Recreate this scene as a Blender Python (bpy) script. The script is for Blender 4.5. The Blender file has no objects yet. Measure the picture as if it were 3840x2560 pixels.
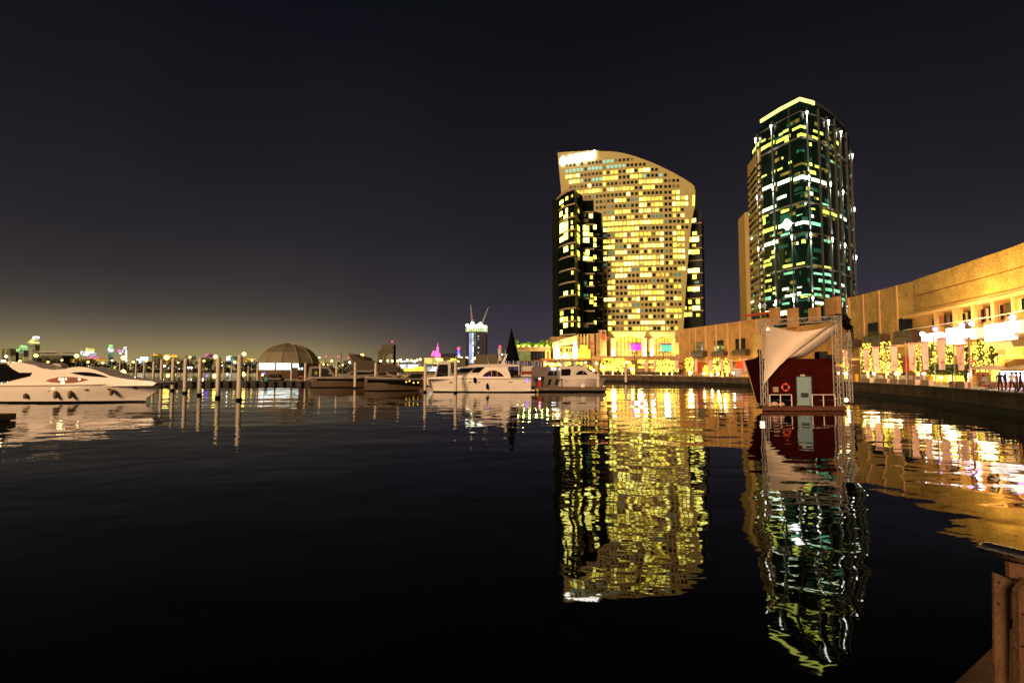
import bpy, bmesh, math, random
from mathutils import Vector, Matrix
R = math.radians
random.seed(7)
scn = bpy.context.scene
col = scn.collection

# ------------------------------------------------------------------ camera
CAM_H = 3.6
TH = math.atan(105 / 1920)
ct, st = math.cos(TH), math.sin(TH)
cd = bpy.data.cameras.new('camera')
cam = bpy.data.objects.new('camera', cd)
col.objects.link(cam)
cam.location = (0, 0, CAM_H)
cam.rotation_euler = (math.pi / 2 + TH, 0, 0)
cd.sensor_width = 36; cd.lens = 18
cd.clip_start = 0.05; cd.clip_end = 6000
scn.camera = cam

# ------------------------------------------------------------------ sky
w = bpy.data.worlds.new('World'); scn.world = w; w.use_nodes = True
nt = w.node_tree; nt.nodes.clear()
N = nt.nodes.new; L = nt.links.new
wo = N('ShaderNodeOutputWorld'); bg = N('ShaderNodeBackground')
tc = N('ShaderNodeTexCoord'); sp = N('ShaderNodeSeparateXYZ')
L(tc.outputs['Generated'], sp.inputs[0])
def ramp(tree, stops, interp='B_SPLINE'):
    r = tree.nodes.new('ShaderNodeValToRGB'); cr = r.color_ramp; cr.interpolation = interp
    while len(cr.elements) < len(stops): cr.elements.new(0.5)
    for e, (p, c) in zip(cr.elements, stops):
        e.position = p; e.color = (c[0], c[1], c[2], 1)
    return r
rl = ramp(nt, [(0, (.42, .32, .12)), (.03, (.29, .225, .105)), (.06, (.145, .117, .078)), (.10, (.058, .050, .044)), (.16, (.0330, .0285, .0320)), (.25, (.0190, .0168, .0228)), (.40, (.0102, .0096, .0140)), (.60, (.0026, .0036, .0064))])
rr = ramp(nt, [(0, (.082, .064, .084)), (.05, (.057, .046, .062)), (.10, (.042, .035, .048)), (.18, (.0250, .0225, .0310)), (.26, (.0178, .0158, .0212)), (.40, (.0100, .0094, .0130)), (.60, (.0026, .0036, .0060))])
for r_ in (rl, rr): L(sp.outputs['Z'], r_.inputs[0])
az = N('ShaderNodeMapRange'); az.interpolation_type = 'SMOOTHSTEP'
az.inputs[1].default_value = -0.44; az.inputs[2].default_value = -0.02
L(sp.outputs['X'], az.inputs[0])
mx = N('ShaderNodeMix'); mx.data_type = 'RGBA'
L(az.outputs[0], mx.inputs[0]); L(rl.outputs[0], mx.inputs[6]); L(rr.outputs[0], mx.inputs[7])
# uneven haze glow
no = N('ShaderNodeTexNoise'); no.inputs['Scale'].default_value = 2.2; no.inputs['Detail'].default_value = 3
L(tc.outputs['Generated'], no.inputs['Vector'])
nm = N('ShaderNodeMapRange'); nm.inputs[1].default_value = .3; nm.inputs[2].default_value = .7; nm.inputs[3].default_value = .86; nm.inputs[4].default_value = 1.14
L(no.outputs['Fac'], nm.inputs[0])
mm = N('ShaderNodeMix'); mm.data_type = 'RGBA'; mm.blend_type = 'MULTIPLY'; mm.inputs[0].default_value = 1
L(mx.outputs[2], mm.inputs[6]); L(nm.outputs[0], mm.inputs[7])
L(mm.outputs[2], bg.inputs[0]); bg.inputs[1].default_value = 1.0
L(bg.outputs[0], wo.inputs[0])

# ------------------------------------------------------------------ the glow of the town behind the camera
sd = bpy.data.lights.new('sun', 'SUN'); sd.energy = 3.5; sd.angle = R(18); sd.color = (1.0, .64, .36)
so = bpy.data.objects.new('sun', sd); col.objects.link(so)
so.rotation_euler = Vector((.42, .85, -.33)).to_track_quat('-Z', 'Y').to_euler()
scn.view_settings.view_transform = 'Standard'; scn.view_settings.look = 'None'
scn.view_settings.exposure = 0; scn.view_settings.gamma = 1
scn.render.resolution_x = 1024; scn.render.resolution_y = 682
scn.render.engine = 'CYCLES'
scn.cycles.sample_clamp_indirect = 4.0

# ------------------------------------------------------------------ picture <-> place
def P(px, py, Y):
    u = (px - 1920) / 1920; v = (1280 - py) / 1920
    k = Y / (ct - v * st)
    return Vector((u * k, Y, CAM_H + (st + v * ct) * k))
def G(px, py, z):
    u = (px - 1920) / 1920; v = (1280 - py) / 1920
    k = (z - CAM_H) / (st + v * ct)
    return Vector((u * k, (ct - v * st) * k, z))
def PR(p):
    f = p[1] * ct + (p[2] - CAM_H) * st; up = -p[1] * st + (p[2] - CAM_H) * ct
    return 1920 + 1920 * p[0] / f, 1280 - 1920 * up / f

# ------------------------------------------------------------------ mesh building
ORG = {}
class MB:
    def __init__(s): s.v = []; s.f = []; s.m = []
    def add(s, vs, fs, mi=0):
        b = len(s.v); s.v += [tuple(x) for x in vs]
        for f in fs: s.f.append(tuple(b + i for i in f)); s.m.append(mi)
        return s
    def box(s, x0, x1, y0, y1, z0, z1, mi=0):
        return s.add([(x0,y0,z0),(x1,y0,z0),(x1,y1,z0),(x0,y1,z0),(x0,y0,z1),(x1,y0,z1),(x1,y1,z1),(x0,y1,z1)],
                     [(0,3,2,1),(4,5,6,7),(0,1,5,4),(1,2,6,5),(2,3,7,6),(3,0,4,7)], mi)
    def cbox(s, c, sx, sy, sz, rz=0, mi=0):      # c = centre of the base
        a, b = math.cos(rz), math.sin(rz); vs = []
        for z in (0, sz):
            for (x, y) in ((-1,-1),(1,-1),(1,1),(-1,1)):
                X, Y = x*sx/2, y*sy/2
                vs.append((c[0]+X*a-Y*b, c[1]+X*b+Y*a, c[2]+z))
        return s.add(vs, [(0,3,2,1),(4,5,6,7),(0,1,5,4),(1,2,6,5),(2,3,7,6),(3,0,4,7)], mi)
    def prism(s, poly, vec, mi=0):
        n = len(poly); vec = Vector(vec)
        vs = [Vector(p) for p in poly] + [Vector(p) + vec for p in poly]
        fs = [tuple(range(n)), tuple(range(2*n-1, n-1, -1))] + [(i, (i+1) % n, (i+1) % n + n, i+n) for i in range(n)]
        return s.add(vs, fs, mi)
    def tube(s, pts, r, n=8, mi=0):
        pts = [Vector(p) for p in pts]; rs = r if isinstance(r, (list, tuple)) else [r]*len(pts)
        vs = []; fs = []
        for i, p in enumerate(pts):
            d = (pts[min(i+1, len(pts)-1)] - pts[max(i-1, 0)]).normalized()
            a = Vector((0,0,1)) if abs(d.z) < .9 else Vector((1,0,0))
            e1 = d.cross(a).normalized(); e2 = d.cross(e1)
            for k in range(n):
                t = 2*math.pi*(k+.5)/n
                vs.append(p + e1*math.cos(t)*rs[i] + e2*math.sin(t)*rs[i])
        for i in range(len(pts)-1):
            for k in range(n):
                fs.append((i*n+k, i*n+(k+1) % n, (i+1)*n+(k+1) % n, (i+1)*n+k))
        fs.append(tuple(range(n))); fs.append(tuple((len(pts)-1)*n+k for k in range(n)))
        return s.add(vs, fs, mi)
    def lathe(s, c, prof, n=16, mi=0, rot=0):
        vs = []; fs = []
        for (r, z) in prof:
            for k in range(n):
                t = 2*math.pi*k/n + rot
                vs.append((c[0]+r*math.cos(t), c[1]+r*math.sin(t), c[2]+z))
        for i in range(len(prof)-1):
            for k in range(n): fs.append((i*n+k, i*n+(k+1) % n, (i+1)*n+(k+1) % n, (i+1)*n+k))
        fs.append(tuple(range(n))); fs.append(tuple((len(prof)-1)*n+k for k in range(n)))
        return s.add(vs, fs, mi)
    def ball(s, c, r, mi=0, n=8, m=5, sz=1.0):
        prof = [(max(.001, r*math.sin(math.pi*i/m)), -r*sz*math.cos(math.pi*i/m)) for i in range(m+1)]
        return s.lathe(c, prof, n, mi)
    def octa(s, c, r, mi=0):
        x, y, z = c
        return s.add([(x+r,y,z),(x,y+r,z),(x-r,y,z),(x,y-r,z),(x,y,z+r),(x,y,z-r)],
                     [(0,1,4),(1,2,4),(2,3,4),(3,0,4),(1,0,5),(2,1,5),(3,2,5),(0,3,5)], mi)
    def leaf(s, c, r, mi=0):
        a = Vector((random.gauss(0,1), random.gauss(0,1), random.gauss(0,1))).normalized()
        b = a.cross(Vector((random.gauss(0,1), random.gauss(0,1), random.gauss(0,1)))).normalized()
        c = Vector(c)
        return s.add([c-a*r, c+b*r*.5, c+a*r, c-b*r*.5], [(0,1,2,3)], mi)
    def grid(s, rows, mi=0, back=None):
        n = len(rows[0]); vs = [p for r_ in rows for p in r_]; m = len(rows)
        fs = [(j*n+i, j*n+i+1, (j+1)*n+i+1, (j+1)*n+i) for j in range(m-1) for i in range(n-1)]
        if back is not None:
            k = len(vs); bv = Vector(back); vs = [Vector(p) for p in vs]; vs = vs + [p+bv for p in vs]
            fs += [(k+j*n+i, k+(j+1)*n+i, k+(j+1)*n+i+1, k+j*n+i+1) for j in range(m-1) for i in range(n-1)]
            loop = [i for i in range(n)] + [j*n+n-1 for j in range(1, m)] + [(m-1)*n+i for i in range(n-2, -1, -1)] + [j*n for j in range(m-2, 0, -1)]
            for a, b in zip(loop, loop[1:]+loop[:1]): fs.append((a, b, b+k, a+k))
        return s.add(vs, fs, mi)
    def build(s, name, mats, parent=None, org=None, smooth=False, sharp=35):
        if not isinstance(mats, (list, tuple)): mats = [mats]
        if parent is not None: o0 = ORG[parent.name]
        else:
            if org is None:
                xs = [v[0] for v in s.v]; ys = [v[1] for v in s.v]; zs = [v[2] for v in s.v]
                org = ((min(xs)+max(xs))/2, (min(ys)+max(ys))/2, min(zs))
            o0 = Vector(org)
        me = bpy.data.meshes.new(name)
        me.from_pydata([(x-o0[0], y-o0[1], z-o0[2]) for x, y, z in s.v], [], s.f)
        for m_ in mats: me.materials.append(m_)
        me.polygons.foreach_set('material_index', s.m)
        bm = bmesh.new(); bm.from_mesh(me)
        bmesh.ops.recalc_face_normals(bm, faces=bm.faces)
        bm.to_mesh(me); bm.free()
        if smooth:
            me.shade_smooth(); me.set_sharp_from_angle(angle=R(sharp))
        ob = bpy.data.objects.new(name, me); col.objects.link(ob)
        ORG[ob.name] = Vector(o0)
        if parent is not None: ob.parent = parent
        else: ob.location = o0
        return ob
def tag(o, label, cat, group=None, kind=None):
    if label: o['label'] = label
    if cat: o['category'] = cat
    if group: o['group'] = group
    if kind: o['kind'] = kind
    return o
def thing(name, label, cat, org, group=None):
    o = bpy.data.objects.new(name, None); col.objects.link(o)
    o.location = org; o.empty_display_size = .3; ORG[o.name] = Vector(org)
    return tag(o, label, cat, group)
def copy_tree(o, loc=None, label=None, rz=None, sc=None, parent=None):
    c = o.copy(); col.objects.link(c)
    if parent is not None: c.parent = parent
    for ch in list(o.children): copy_tree(ch, parent=c)
    if loc is not None: c.location = loc; ORG[c.name] = Vector(loc)
    if rz is not None: c.rotation_euler = (0, 0, rz)
    if sc is not None: c.scale = sc if isinstance(sc, tuple) else (sc, sc, sc)
    if label: c['label'] = label
    return c
ORD = ['first','second','third','fourth','fifth','sixth','seventh','eighth','ninth','tenth','eleventh','twelfth','thirteenth','fourteenth','fifteenth','sixteenth','seventeenth','eighteenth','nineteenth','twentieth','twenty-first','twenty-second','twenty-third','twenty-fourth','twenty-fifth','twenty-sixth','twenty-seventh','twenty-eighth','twenty-ninth','thirtieth','thirty-first','thirty-second']

# wall lines in plan
class Wall:
    def __init__(s, pts, sgn=1):
        s.p = [Vector(q) for q in pts]; s.n = []
        for i in range(len(s.p)):
            a = s.p[max(i-1, 0)]; b = s.p[min(i+1, len(s.p)-1)]; d = (b-a).normalized()
            s.n.append(Vector((-d.y, d.x))*sgn)
    def pt(s, t, off=0):
        i = max(0, min(int(math.floor(t)), len(s.p)-2)); f = t-i
        q = s.p[i].lerp(s.p[i+1], f); n = s.n[i].lerp(s.n[i+1], f).normalized()
        return q + n*off
    def nrm(s, t):
        i = max(0, min(int(math.floor(t)), len(s.p)-2)); return s.n[i].lerp(s.n[i+1], t-i).normalized()
    def at(s, px, z, off=0):
        k = (px-1920)/1920; best = None
        for i in range(len(s.p)-1):
            a = s.p[i]+s.n[i]*off; b = s.p[i+1]+s.n[i+1]*off
            # X = k*(Y*ct + (z-H)*st)
            fa = a.x - k*(a.y*ct+(z-CAM_H)*st); fb = b.x - k*(b.y*ct+(z-CAM_H)*st)
            if fa == fb: continue
            t = fa/(fa-fb)
            lo = -1e9 if i == 0 else -1e-6; hi = 1e9 if i == len(s.p)-2 else 1+1e-6
            if lo <= t <= hi:
                if best is None or abs(t-.5) < abs(best[1]-.5): best = (i, t)
        if best is None: best = (0, 0)
        return best[0]+best[1]
    def hit(s, px, py, off=0):
        z = 10.0
        for _ in range(30):
            t = s.at(px, z, off); q = s.pt(t, off)
            z2 = P(px, py, q.y).z
            if abs(z2-z) < 1e-4: break
            z = z2
        return t, z2
    def ribbon(s, mb, t0, t1, z0, z1, off, th, mi=0):
        if t0 > t1: t0, t1 = t1, t0
        ts = [t0] + [float(i) for i in range(int(math.floor(t0))+1, int(math.ceil(t1)))] + [t1]
        z0s = z0 if isinstance(z0, (list, tuple)) else (z0, z0); z1s = z1 if isinstance(z1, (list, tuple)) else (z1, z1)
        vs = []; fs = []
        for t in ts:
            f = (t-t0)/max(1e-9, t1-t0); a = z0s[0]+(z0s[1]-z0s[0])*f; b = z1s[0]+(z1s[1]-z1s[0])*f
            q = s.pt(t, off); r_ = s.pt(t, off-th)
            vs += [(q.x,q.y,a),(q.x,q.y,b),(r_.x,r_.y,b),(r_.x,r_.y,a)]
        for i in range(len(ts)-1):
            b0 = i*4; b1 = b0+4
            for k in range(4): fs.append((b0+k, b0+(k+1) % 4, b1+(k+1) % 4, b1+k))
        fs.append((0,1,2,3)); e = (len(ts)-1)*4; fs.append((e,e+1,e+2,e+3))
        mb.add(vs, fs, mi); return mb
    def panel(s, mb, px0, px1, py0, py1, off=.1, th=.1, mi=0):
        """py0 top, py1 bottom, read at the middle of the span"""
        pm = (px0+px1)/2; _, z1 = s.hit(pm, py0, off); _, z0 = s.hit(pm, py1, off); zm = (z0+z1)/2
        return s.ribbon(mb, s.at(px0, zm, off), s.at(px1, zm, off), z0, z1, off, th, mi)

# ------------------------------------------------------------------ materials
def mat(name, c, rough=.7, metal=0, var=0, vs=1.0, bump=0, bs=20.0, spec=.5, coat=0, pattern=None):
    m = bpy.data.materials.new(name); m.use_nodes = True; t = m.node_tree
    b = t.nodes['Principled BSDF']; b.inputs['Roughness'].default_value = rough; b.inputs['Metallic'].default_value = metal
    b.inputs['Base Color'].default_value = (*c, 1); b.inputs['Specular IOR Level'].default_value = spec; b.inputs['Coat Weight'].default_value = coat
    tc_ = t.nodes.new('ShaderNodeTexCoord')
    if var:
        n1 = t.nodes.new('ShaderNodeTexNoise'); n1.inputs['Scale'].default_value = vs; n1.inputs['Detail'].default_value = 6; n1.inputs['Roughness'].default_value = .65
        t.links.new(tc_.outputs['Object'], n1.inputs['Vector'])
        r_ = ramp(t, [(.3, tuple(x*(1-var) for x in c)), (.7, tuple(min(1, x*(1+var)) for x in c))], 'LINEAR')
        t.links.new(n1.outputs['Fac'], r_.inputs[0]); t.links.new(r_.outputs[0], b.inputs['Base Color'])
    if bump:
        n2 = t.nodes.new('ShaderNodeTexNoise'); n2.inputs['Scale'].default_value = bs; n2.inputs['Detail'].default_value = 4
        t.links.new(tc_.outputs['Object'], n2.inputs['Vector'])
        bu = t.nodes.new('ShaderNodeBump'); bu.inputs['Strength'].default_value = bump; bu.inputs['Distance'].default_value = .05
        t.links.new(n2.outputs['Fac'], bu.inputs['Height']); t.links.new(bu.outputs[0], b.inputs['Normal'])
    return m
def emit(name, c, s, var=0, vs=3.0, sampling='NONE'):
    m = bpy.data.materials.new(name); m.use_nodes = True; t = m.node_tree
    b = t.nodes['Principled BSDF']; b.inputs['Base Color'].default_value = (c[0]*.3, c[1]*.3, c[2]*.3, 1)
    b.inputs['Emission Color'].default_value = (*c, 1); b.inputs['Emission Strength'].default_value = s
    if var:   # blinds, furniture and people make a lit window uneven
        tc_ = t.nodes.new('ShaderNodeTexCoord'); n1 = t.nodes.new('ShaderNodeTexNoise'); n1.inputs['Scale'].default_value = vs; n1.inputs['Detail'].default_value = 3
        t.links.new(tc_.outputs['Object'], n1.inputs['Vector'])
        mr = t.nodes.new('ShaderNodeMapRange'); mr.inputs[1].default_value = .35; mr.inputs[2].default_value = .65
        mr.inputs[3].default_value = s*(1-var); mr.inputs[4].default_value = s*(1+var)
        t.links.new(n1.outputs['Fac'], mr.inputs[0]); t.links.new(mr.outputs[0], b.inputs['Emission Strength'])
    m.cycles.emission_sampling = sampling
    return m
def cells(name, c, s, scale=.35, lit=.5, vert=1.0, sampling='NONE'):
    """many small lit windows and lamps on something far away"""
    m = bpy.data.materials.new(name); m.use_nodes = True; t = m.node_tree; b = t.nodes['Principled BSDF']
    b.inputs['Base Color'].default_value = (c[0]*.12, c[1]*.12, c[2]*.12, 1); b.inputs['Roughness'].default_value = .8
    tc_ = t.nodes.new('ShaderNodeTexCoord'); mp = t.nodes.new('ShaderNodeMapping'); mp.inputs['Scale'].default_value = (scale, .02, scale*vert)
    v = t.nodes.new('ShaderNodeTexVoronoi'); v.inputs['Randomness'].default_value = .8; v.inputs['Scale'].default_value = 1
    sx = t.nodes.new('ShaderNodeSeparateColor'); mr = t.nodes.new('ShaderNodeMapRange'); mr.inputs[1].default_value = 1-lit; mr.inputs[2].default_value = 1; mr.inputs[3].default_value = s*.12; mr.inputs[4].default_value = s
    k = t.links.new; k(tc_.outputs['Object'], mp.inputs[0]); k(mp.outputs[0], v.inputs['Vector']); k(v.outputs['Color'], sx.inputs[0]); k(sx.outputs[0], mr.inputs[0]); k(mr.outputs[0], b.inputs['Emission Strength'])
    b.inputs['Emission Color'].default_value = (*c, 1); m.cycles.emission_sampling = sampling
    return m
def lamp(name, loc, power, color, size=.3, spot=None, aim=None, blend=.5):
    d = bpy.data.lights.new(name, 'SPOT' if spot else 'POINT'); d.energy = power; d.color = color; d.shadow_soft_size = size
    o = bpy.data.objects.new(name, d); col.objects.link(o); o.location = loc
    if spot:
        d.spot_size = spot; d.spot_blend = blend
        o.rotation_euler = (Vector(aim)-Vector(loc)).to_track_quat('-Z', 'Y').to_euler()
    return o

def jointed(name, c, scale=.5, var=.25, rough=.85, mortar=.55):
    """stone laid in courses: joints, block to block tone and weather stains"""
    m = bpy.data.materials.new(name); m.use_nodes = True; t = m.node_tree; b = t.nodes['Principled BSDF']; b.inputs['Roughness'].default_value = rough; b.inputs['Specular IOR Level'].default_value = .3; k = t.links.new
    tc_ = t.nodes.new('ShaderNodeTexCoord'); sx = t.nodes.new('ShaderNodeSeparateXYZ'); k(tc_.outputs['Object'], sx.inputs[0])
    ad = t.nodes.new('ShaderNodeMath'); ad.operation = 'ADD'; k(sx.outputs['X'], ad.inputs[0]); k(sx.outputs['Y'], ad.inputs[1])
    cx = t.nodes.new('ShaderNodeCombineXYZ'); k(ad.outputs[0], cx.inputs[0]); k(sx.outputs['Z'], cx.inputs[1])
    br = t.nodes.new('ShaderNodeTexBrick'); br.inputs['Scale'].default_value = scale; br.inputs['Mortar Size'].default_value = .012; br.inputs['Color1'].default_value = (*[x*.82 for x in c], 1); br.inputs['Color2'].default_value = (*[min(1, x*1.15) for x in c], 1); br.inputs['Mortar'].default_value = (*[x*mortar for x in c], 1)
    k(cx.outputs[0], br.inputs['Vector'])
    mp = t.nodes.new('ShaderNodeMapping'); mp.inputs['Scale'].default_value = (.8, .8, .25); k(tc_.outputs['Object'], mp.inputs[0])
    n1 = t.nodes.new('ShaderNodeTexNoise'); n1.inputs['Scale'].default_value = .9; n1.inputs['Detail'].default_value = 6; k(mp.outputs[0], n1.inputs['Vector'])
    mr = t.nodes.new('ShaderNodeMapRange'); mr.inputs[1].default_value = .3; mr.inputs[2].default_value = .7; mr.inputs[3].default_value = 1-var; mr.inputs[4].default_value = 1+var; k(n1.outputs['Fac'], mr.inputs[0])
    x = t.nodes.new('ShaderNodeMix'); x.data_type = 'RGBA'; x.blend_type = 'MULTIPLY'; x.inputs[0].default_value = 1; k(br.outputs['Color'], x.inputs[6]); k(mr.outputs[0], x.inputs[7]); k(x.outputs[2], b.inputs['Base Color'])
    return m
M = {}
M['white'] = mat('gelcoat_white', (.90, .82, .72), .25, var=.05, vs=.6, coat=.4)
M['white2'] = mat('gelcoat_cream', (.62, .56, .50), .35, var=.12, vs=.8)
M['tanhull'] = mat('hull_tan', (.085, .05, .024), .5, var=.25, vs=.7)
M['greyhull'] = mat('hull_grey', (.15, .115, .09), .55, var=.25, vs=.8)
M['black'] = mat('black', (.0015, .0015, .0015), .8, spec=.08)
M['bottom'] = mat('antifouling', (.012, .010, .010), .6)
M['glassdark'] = mat('tinted_glass', (.008, .008, .010), .06, spec=.6)
M['glassint'] = mat('cabin_glass', (.05, .012, .008), .1)
M['steel'] = mat('stainless_steel', (.55, .54, .52), .18, metal=1)
M['alu'] = mat('truss_aluminium', (.62, .56, .50), .38, metal=.35)
M['pile'] = mat('pile_sleeve', (.66, .57, .46), .55, var=.12, vs=1.6)
M['wood'] = mat('deck_wood', (.16, .09, .05), .7, var=.3, vs=2)
M['quay'] = jointed('quay_stone', (.10, .072, .045), .55, .35)
M['quaylow'] = mat('weedy_stone', (.012, .010, .007), .8, var=.4, vs=.5)
M['pave'] = mat('paving', (.34, .25, .17), .7, var=.15, vs=.5)
M['darkdock'] = mat('dark_dock', (.03, .024, .018), .8, var=.3)
M['dockwood'] = mat('dock_fascia', (.13, .095, .065), .8, var=.3, vs=1.2)
M['leafdark'] = mat('leaves_dark', (.02, .028, .012), .8)
M['leaf'] = mat('leaves', (.06, .09, .02), .75)
M['bark'] = mat('bark', (.12, .08, .05), .85, var=.3, vs=4)
M['shore'] = mat('far_shore', (.02, .018, .014), .9, var=.3, vs=.02)
M['hotel'] = mat('hotel_stone', (.43, .375, .145), .75, var=.07, vs=.25)
M['hoteldark'] = mat('dark_curtain_wall', (.0035, .006, .0035), .35, var=.3, vs=.08, spec=.06)
M['ledge'] = mat('ledge_stone', (.34, .27, .14), .7)
M['glasswin'] = mat('window_glass', (.010, .011, .009), .30, spec=.06)
M['winbrown'] = emit('window_dim_brown', (.30, .18, .03), .25)
M['winteal'] = emit('window_teal', (.10, .36, .26), .38)
M['wincyan'] = emit('window_cyan', (.25, .80, .60), .75, .3)
M['winlit'] = emit('window_lit', (1, .86, .08), 3.1, .35, .35)
M['winlit2'] = emit('window_lit_warm', (1, .74, .06), 1.5, .5, .4)
M['winlit3'] = emit('window_lit_soft', (1, .72, .12), 1.0, .7, .6); M['winlit4'] = emit('window_lit_bright', (1, .88, .16), 4.6, .5, .5)
M['winwhite'] = emit('window_white', (1, .92, .20), 3.9, .3, .4)
M['tglass'] = mat('tower_glass', (.003, .013, .009), .22, var=.6, vs=.06)
M['tfin'] = mat('tower_fin', (.048, .052, .045), .7, spec=.2)
M['tband'] = mat('balcony_band', (.42, .29, .11), .7)
M['tyellow'] = emit('tower_window_yellow', (.80, .90, .12), 1.9, .6, .3)
M['twhite'] = emit('tower_window_white', (.80, 1.0, .62), 3.0, .4, .3)
M['tteal'] = emit('tower_window_teal', (.30, 1.0, .52), 1.2, .6, .3)
M['tdim'] = emit('tower_window_dim', (.35, .30, .05), .45, .8, .3)
M['tdimteal'] = emit('tower_window_dim_teal', (.02, .18, .085), .35, .8, .3)
M['crown'] = emit('crown_light', (.95, 1.0, .18), 2.6)
M['uplight'] = emit('uplight_lens', (1, 1, .85), 7)
M['sign'] = emit('sign_white', (1, .98, .92), 9)
M['sodium'] = emit('sodium_lamp', (1, .62, .10), 9)
M['lampwarm'] = emit('warm_globe', (1, .80, .36), 6)
M['lampwhite'] = emit('white_lamp', (.95, 1, .95), 8)
M['blue'] = emit('blue_light', (.10, .06, 1), 5)
M['red'] = emit('red_beacon', (1, .05, .12), 3)
M['pink'] = emit('pink_light', (1, .12, .45), 2.0)
M['fairy'] = emit('fairy_light', (1, .74, .10), 4.2)
M['fairy2'] = emit('fairy_light_amber', (1, .58, .04), 3)
M['pole'] = mat('painted_pole', (.45, .36, .30), .5)
# ================================================================== WATER, SHORE, QUAYS
def water_mat():
    m = bpy.data.materials.new('water'); m.use_nodes = True; t = m.node_tree; b = t.nodes['Principled BSDF']
    b.inputs['Base Color'].default_value = (.0012, .0016, .0016, 1); b.inputs['Roughness'].default_value = .015; b.inputs['IOR'].default_value = 1.333
    tc_ = t.nodes.new('ShaderNodeTexCoord'); k = t.links.new
    def noise(sx, sy, rot, detail=2.0, rough=.5, dist=0):
        mp = t.nodes.new('ShaderNodeMapping'); mp.inputs['Scale'].default_value = (sx, sy, 1); mp.inputs['Rotation'].default_value = (0, 0, rot)
        n = t.nodes.new('ShaderNodeTexNoise'); n.inputs['Scale'].default_value = 1; n.inputs['Detail'].default_value = detail; n.inputs['Roughness'].default_value = rough
        n.inputs['Distortion'].default_value = dist
        k(tc_.outputs['Object'], mp.inputs[0]); k(mp.outputs[0], n.inputs['Vector']); return n.outputs['Fac']
    def mul(a, f):
        q = t.nodes.new('ShaderNodeMath'); q.operation = 'MULTIPLY'; k(a, q.inputs[0])
        if isinstance(f, (int, float)): q.inputs[1].default_value = f
        else: k(f, q.inputs[1])
        return q.outputs[0]
    def add(a, c):
        q = t.nodes.new('ShaderNodeMath'); q.operation = 'ADD'; k(a, q.inputs[0]); k(c, q.inputs[1]); return q.outputs[0]
    h = add(add(mul(noise(.46, .62, .25, 1.2, .45, .3), .115), mul(noise(1.5, 2.3, -.35, 2.0, .5, .3), .010)), mul(noise(.10, .16, .6, 1, .5), .28))
    # patches of calmer and of breezier water
    calm = t.nodes.new('ShaderNodeMapRange'); calm.inputs[1].default_value = .35; calm.inputs[2].default_value = .65; calm.inputs[3].default_value = .55; calm.inputs[4].default_value = 1.25
    k(noise(.03, .08, .1, 2), calm.inputs[0])
    bu = t.nodes.new('ShaderNodeBump'); bu.inputs['Distance'].default_value = 1.0; bu.inputs['Strength'].default_value = WATER_STRENGTH
    k(mul(h, calm.outputs[0]), bu.inputs['Height']); k(bu.outputs[0], b.inputs['Normal'])
    return m
WATER_STRENGTH = .26
MB().box(-1500, 1500, -60, 2600, -30, 0).build('water', water_mat(), org=(0, 0, 0))['kind'] = 'structure'
# far bank, a low sheet that runs to the horizon
sh = MB()
sh.prism([(-1500, 560, -.5), (-300, 600, -.5), (-120, 470, -.5), (-40, 420, -.5), (40, 330, -.5), (40, 330, 1.2), (-40, 420, 1.2)][:0] or [(-2600, 620, -1), (-330, 640, -1), (-150, 480, -1), (-60, 330, -1), (-12, 190, -1), (60, 200, -1), (900, 260, -1), (2600, 2800, -1), (-2600, 2800, -1)], (0, 0, 1.9))
sh.build('far_shore', M['shore'], org=(0, 600, 0))['kind'] = 'structure'

Q = Wall([(30, -40), (30, 0), (33, 24), (38.5, 38.5), (45.5, 56), (49.5, 74), (51.3, 92), (50.6, 110), (44.6, 130), (36.5, 145), (27, 157), (8, 172), (-14, 182), (-60, 196)], 1)   # waterfront line; + offset = over the water
DECK = 1.65
def qp(px, d, z=DECK):
    """a point on the promenade d metres inland of the edge, seen at column px"""
    t = Q.at(px, z, -d); q = Q.pt(t, -d); return Vector((q.x, q.y, z)), t
# promenade paving
pts = [Q.pt(t/2) for t in range(0, 26)]
MB().prism([(p.x, p.y, -1.2) for p in [Q.pt(t/2, -.02) for t in range(0, 27)]] + [(-60, 330, -1.2), (260, 330, -1.2), (260, -40, -1.2)], (0, 0, 1.2+DECK)).build('promenade', M['pave'], org=(80, 90, 0))['kind'] = 'structure'
# quay wall: stone face, coping, dark tidal foot
qw = thing('quay_wall', 'long curved stone quay wall along the water below the promenade', 'wall', (45, 100, 0))
m = MB(); Q.ribbon(m, 0, 12, .55, DECK+.02, .28, .5); m.build('wall_face', M['quay'], qw)
m = MB(); Q.ribbon(m, 0, 12, -1.0, .545, .22, .5); m.build('wet_foot', M['quaylow'], qw)
m = MB(); Q.ribbon(m, 0, 12, DECK+.02, DECK+.16, .34, .7); m.build('coping', M['quay'], qw)

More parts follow.
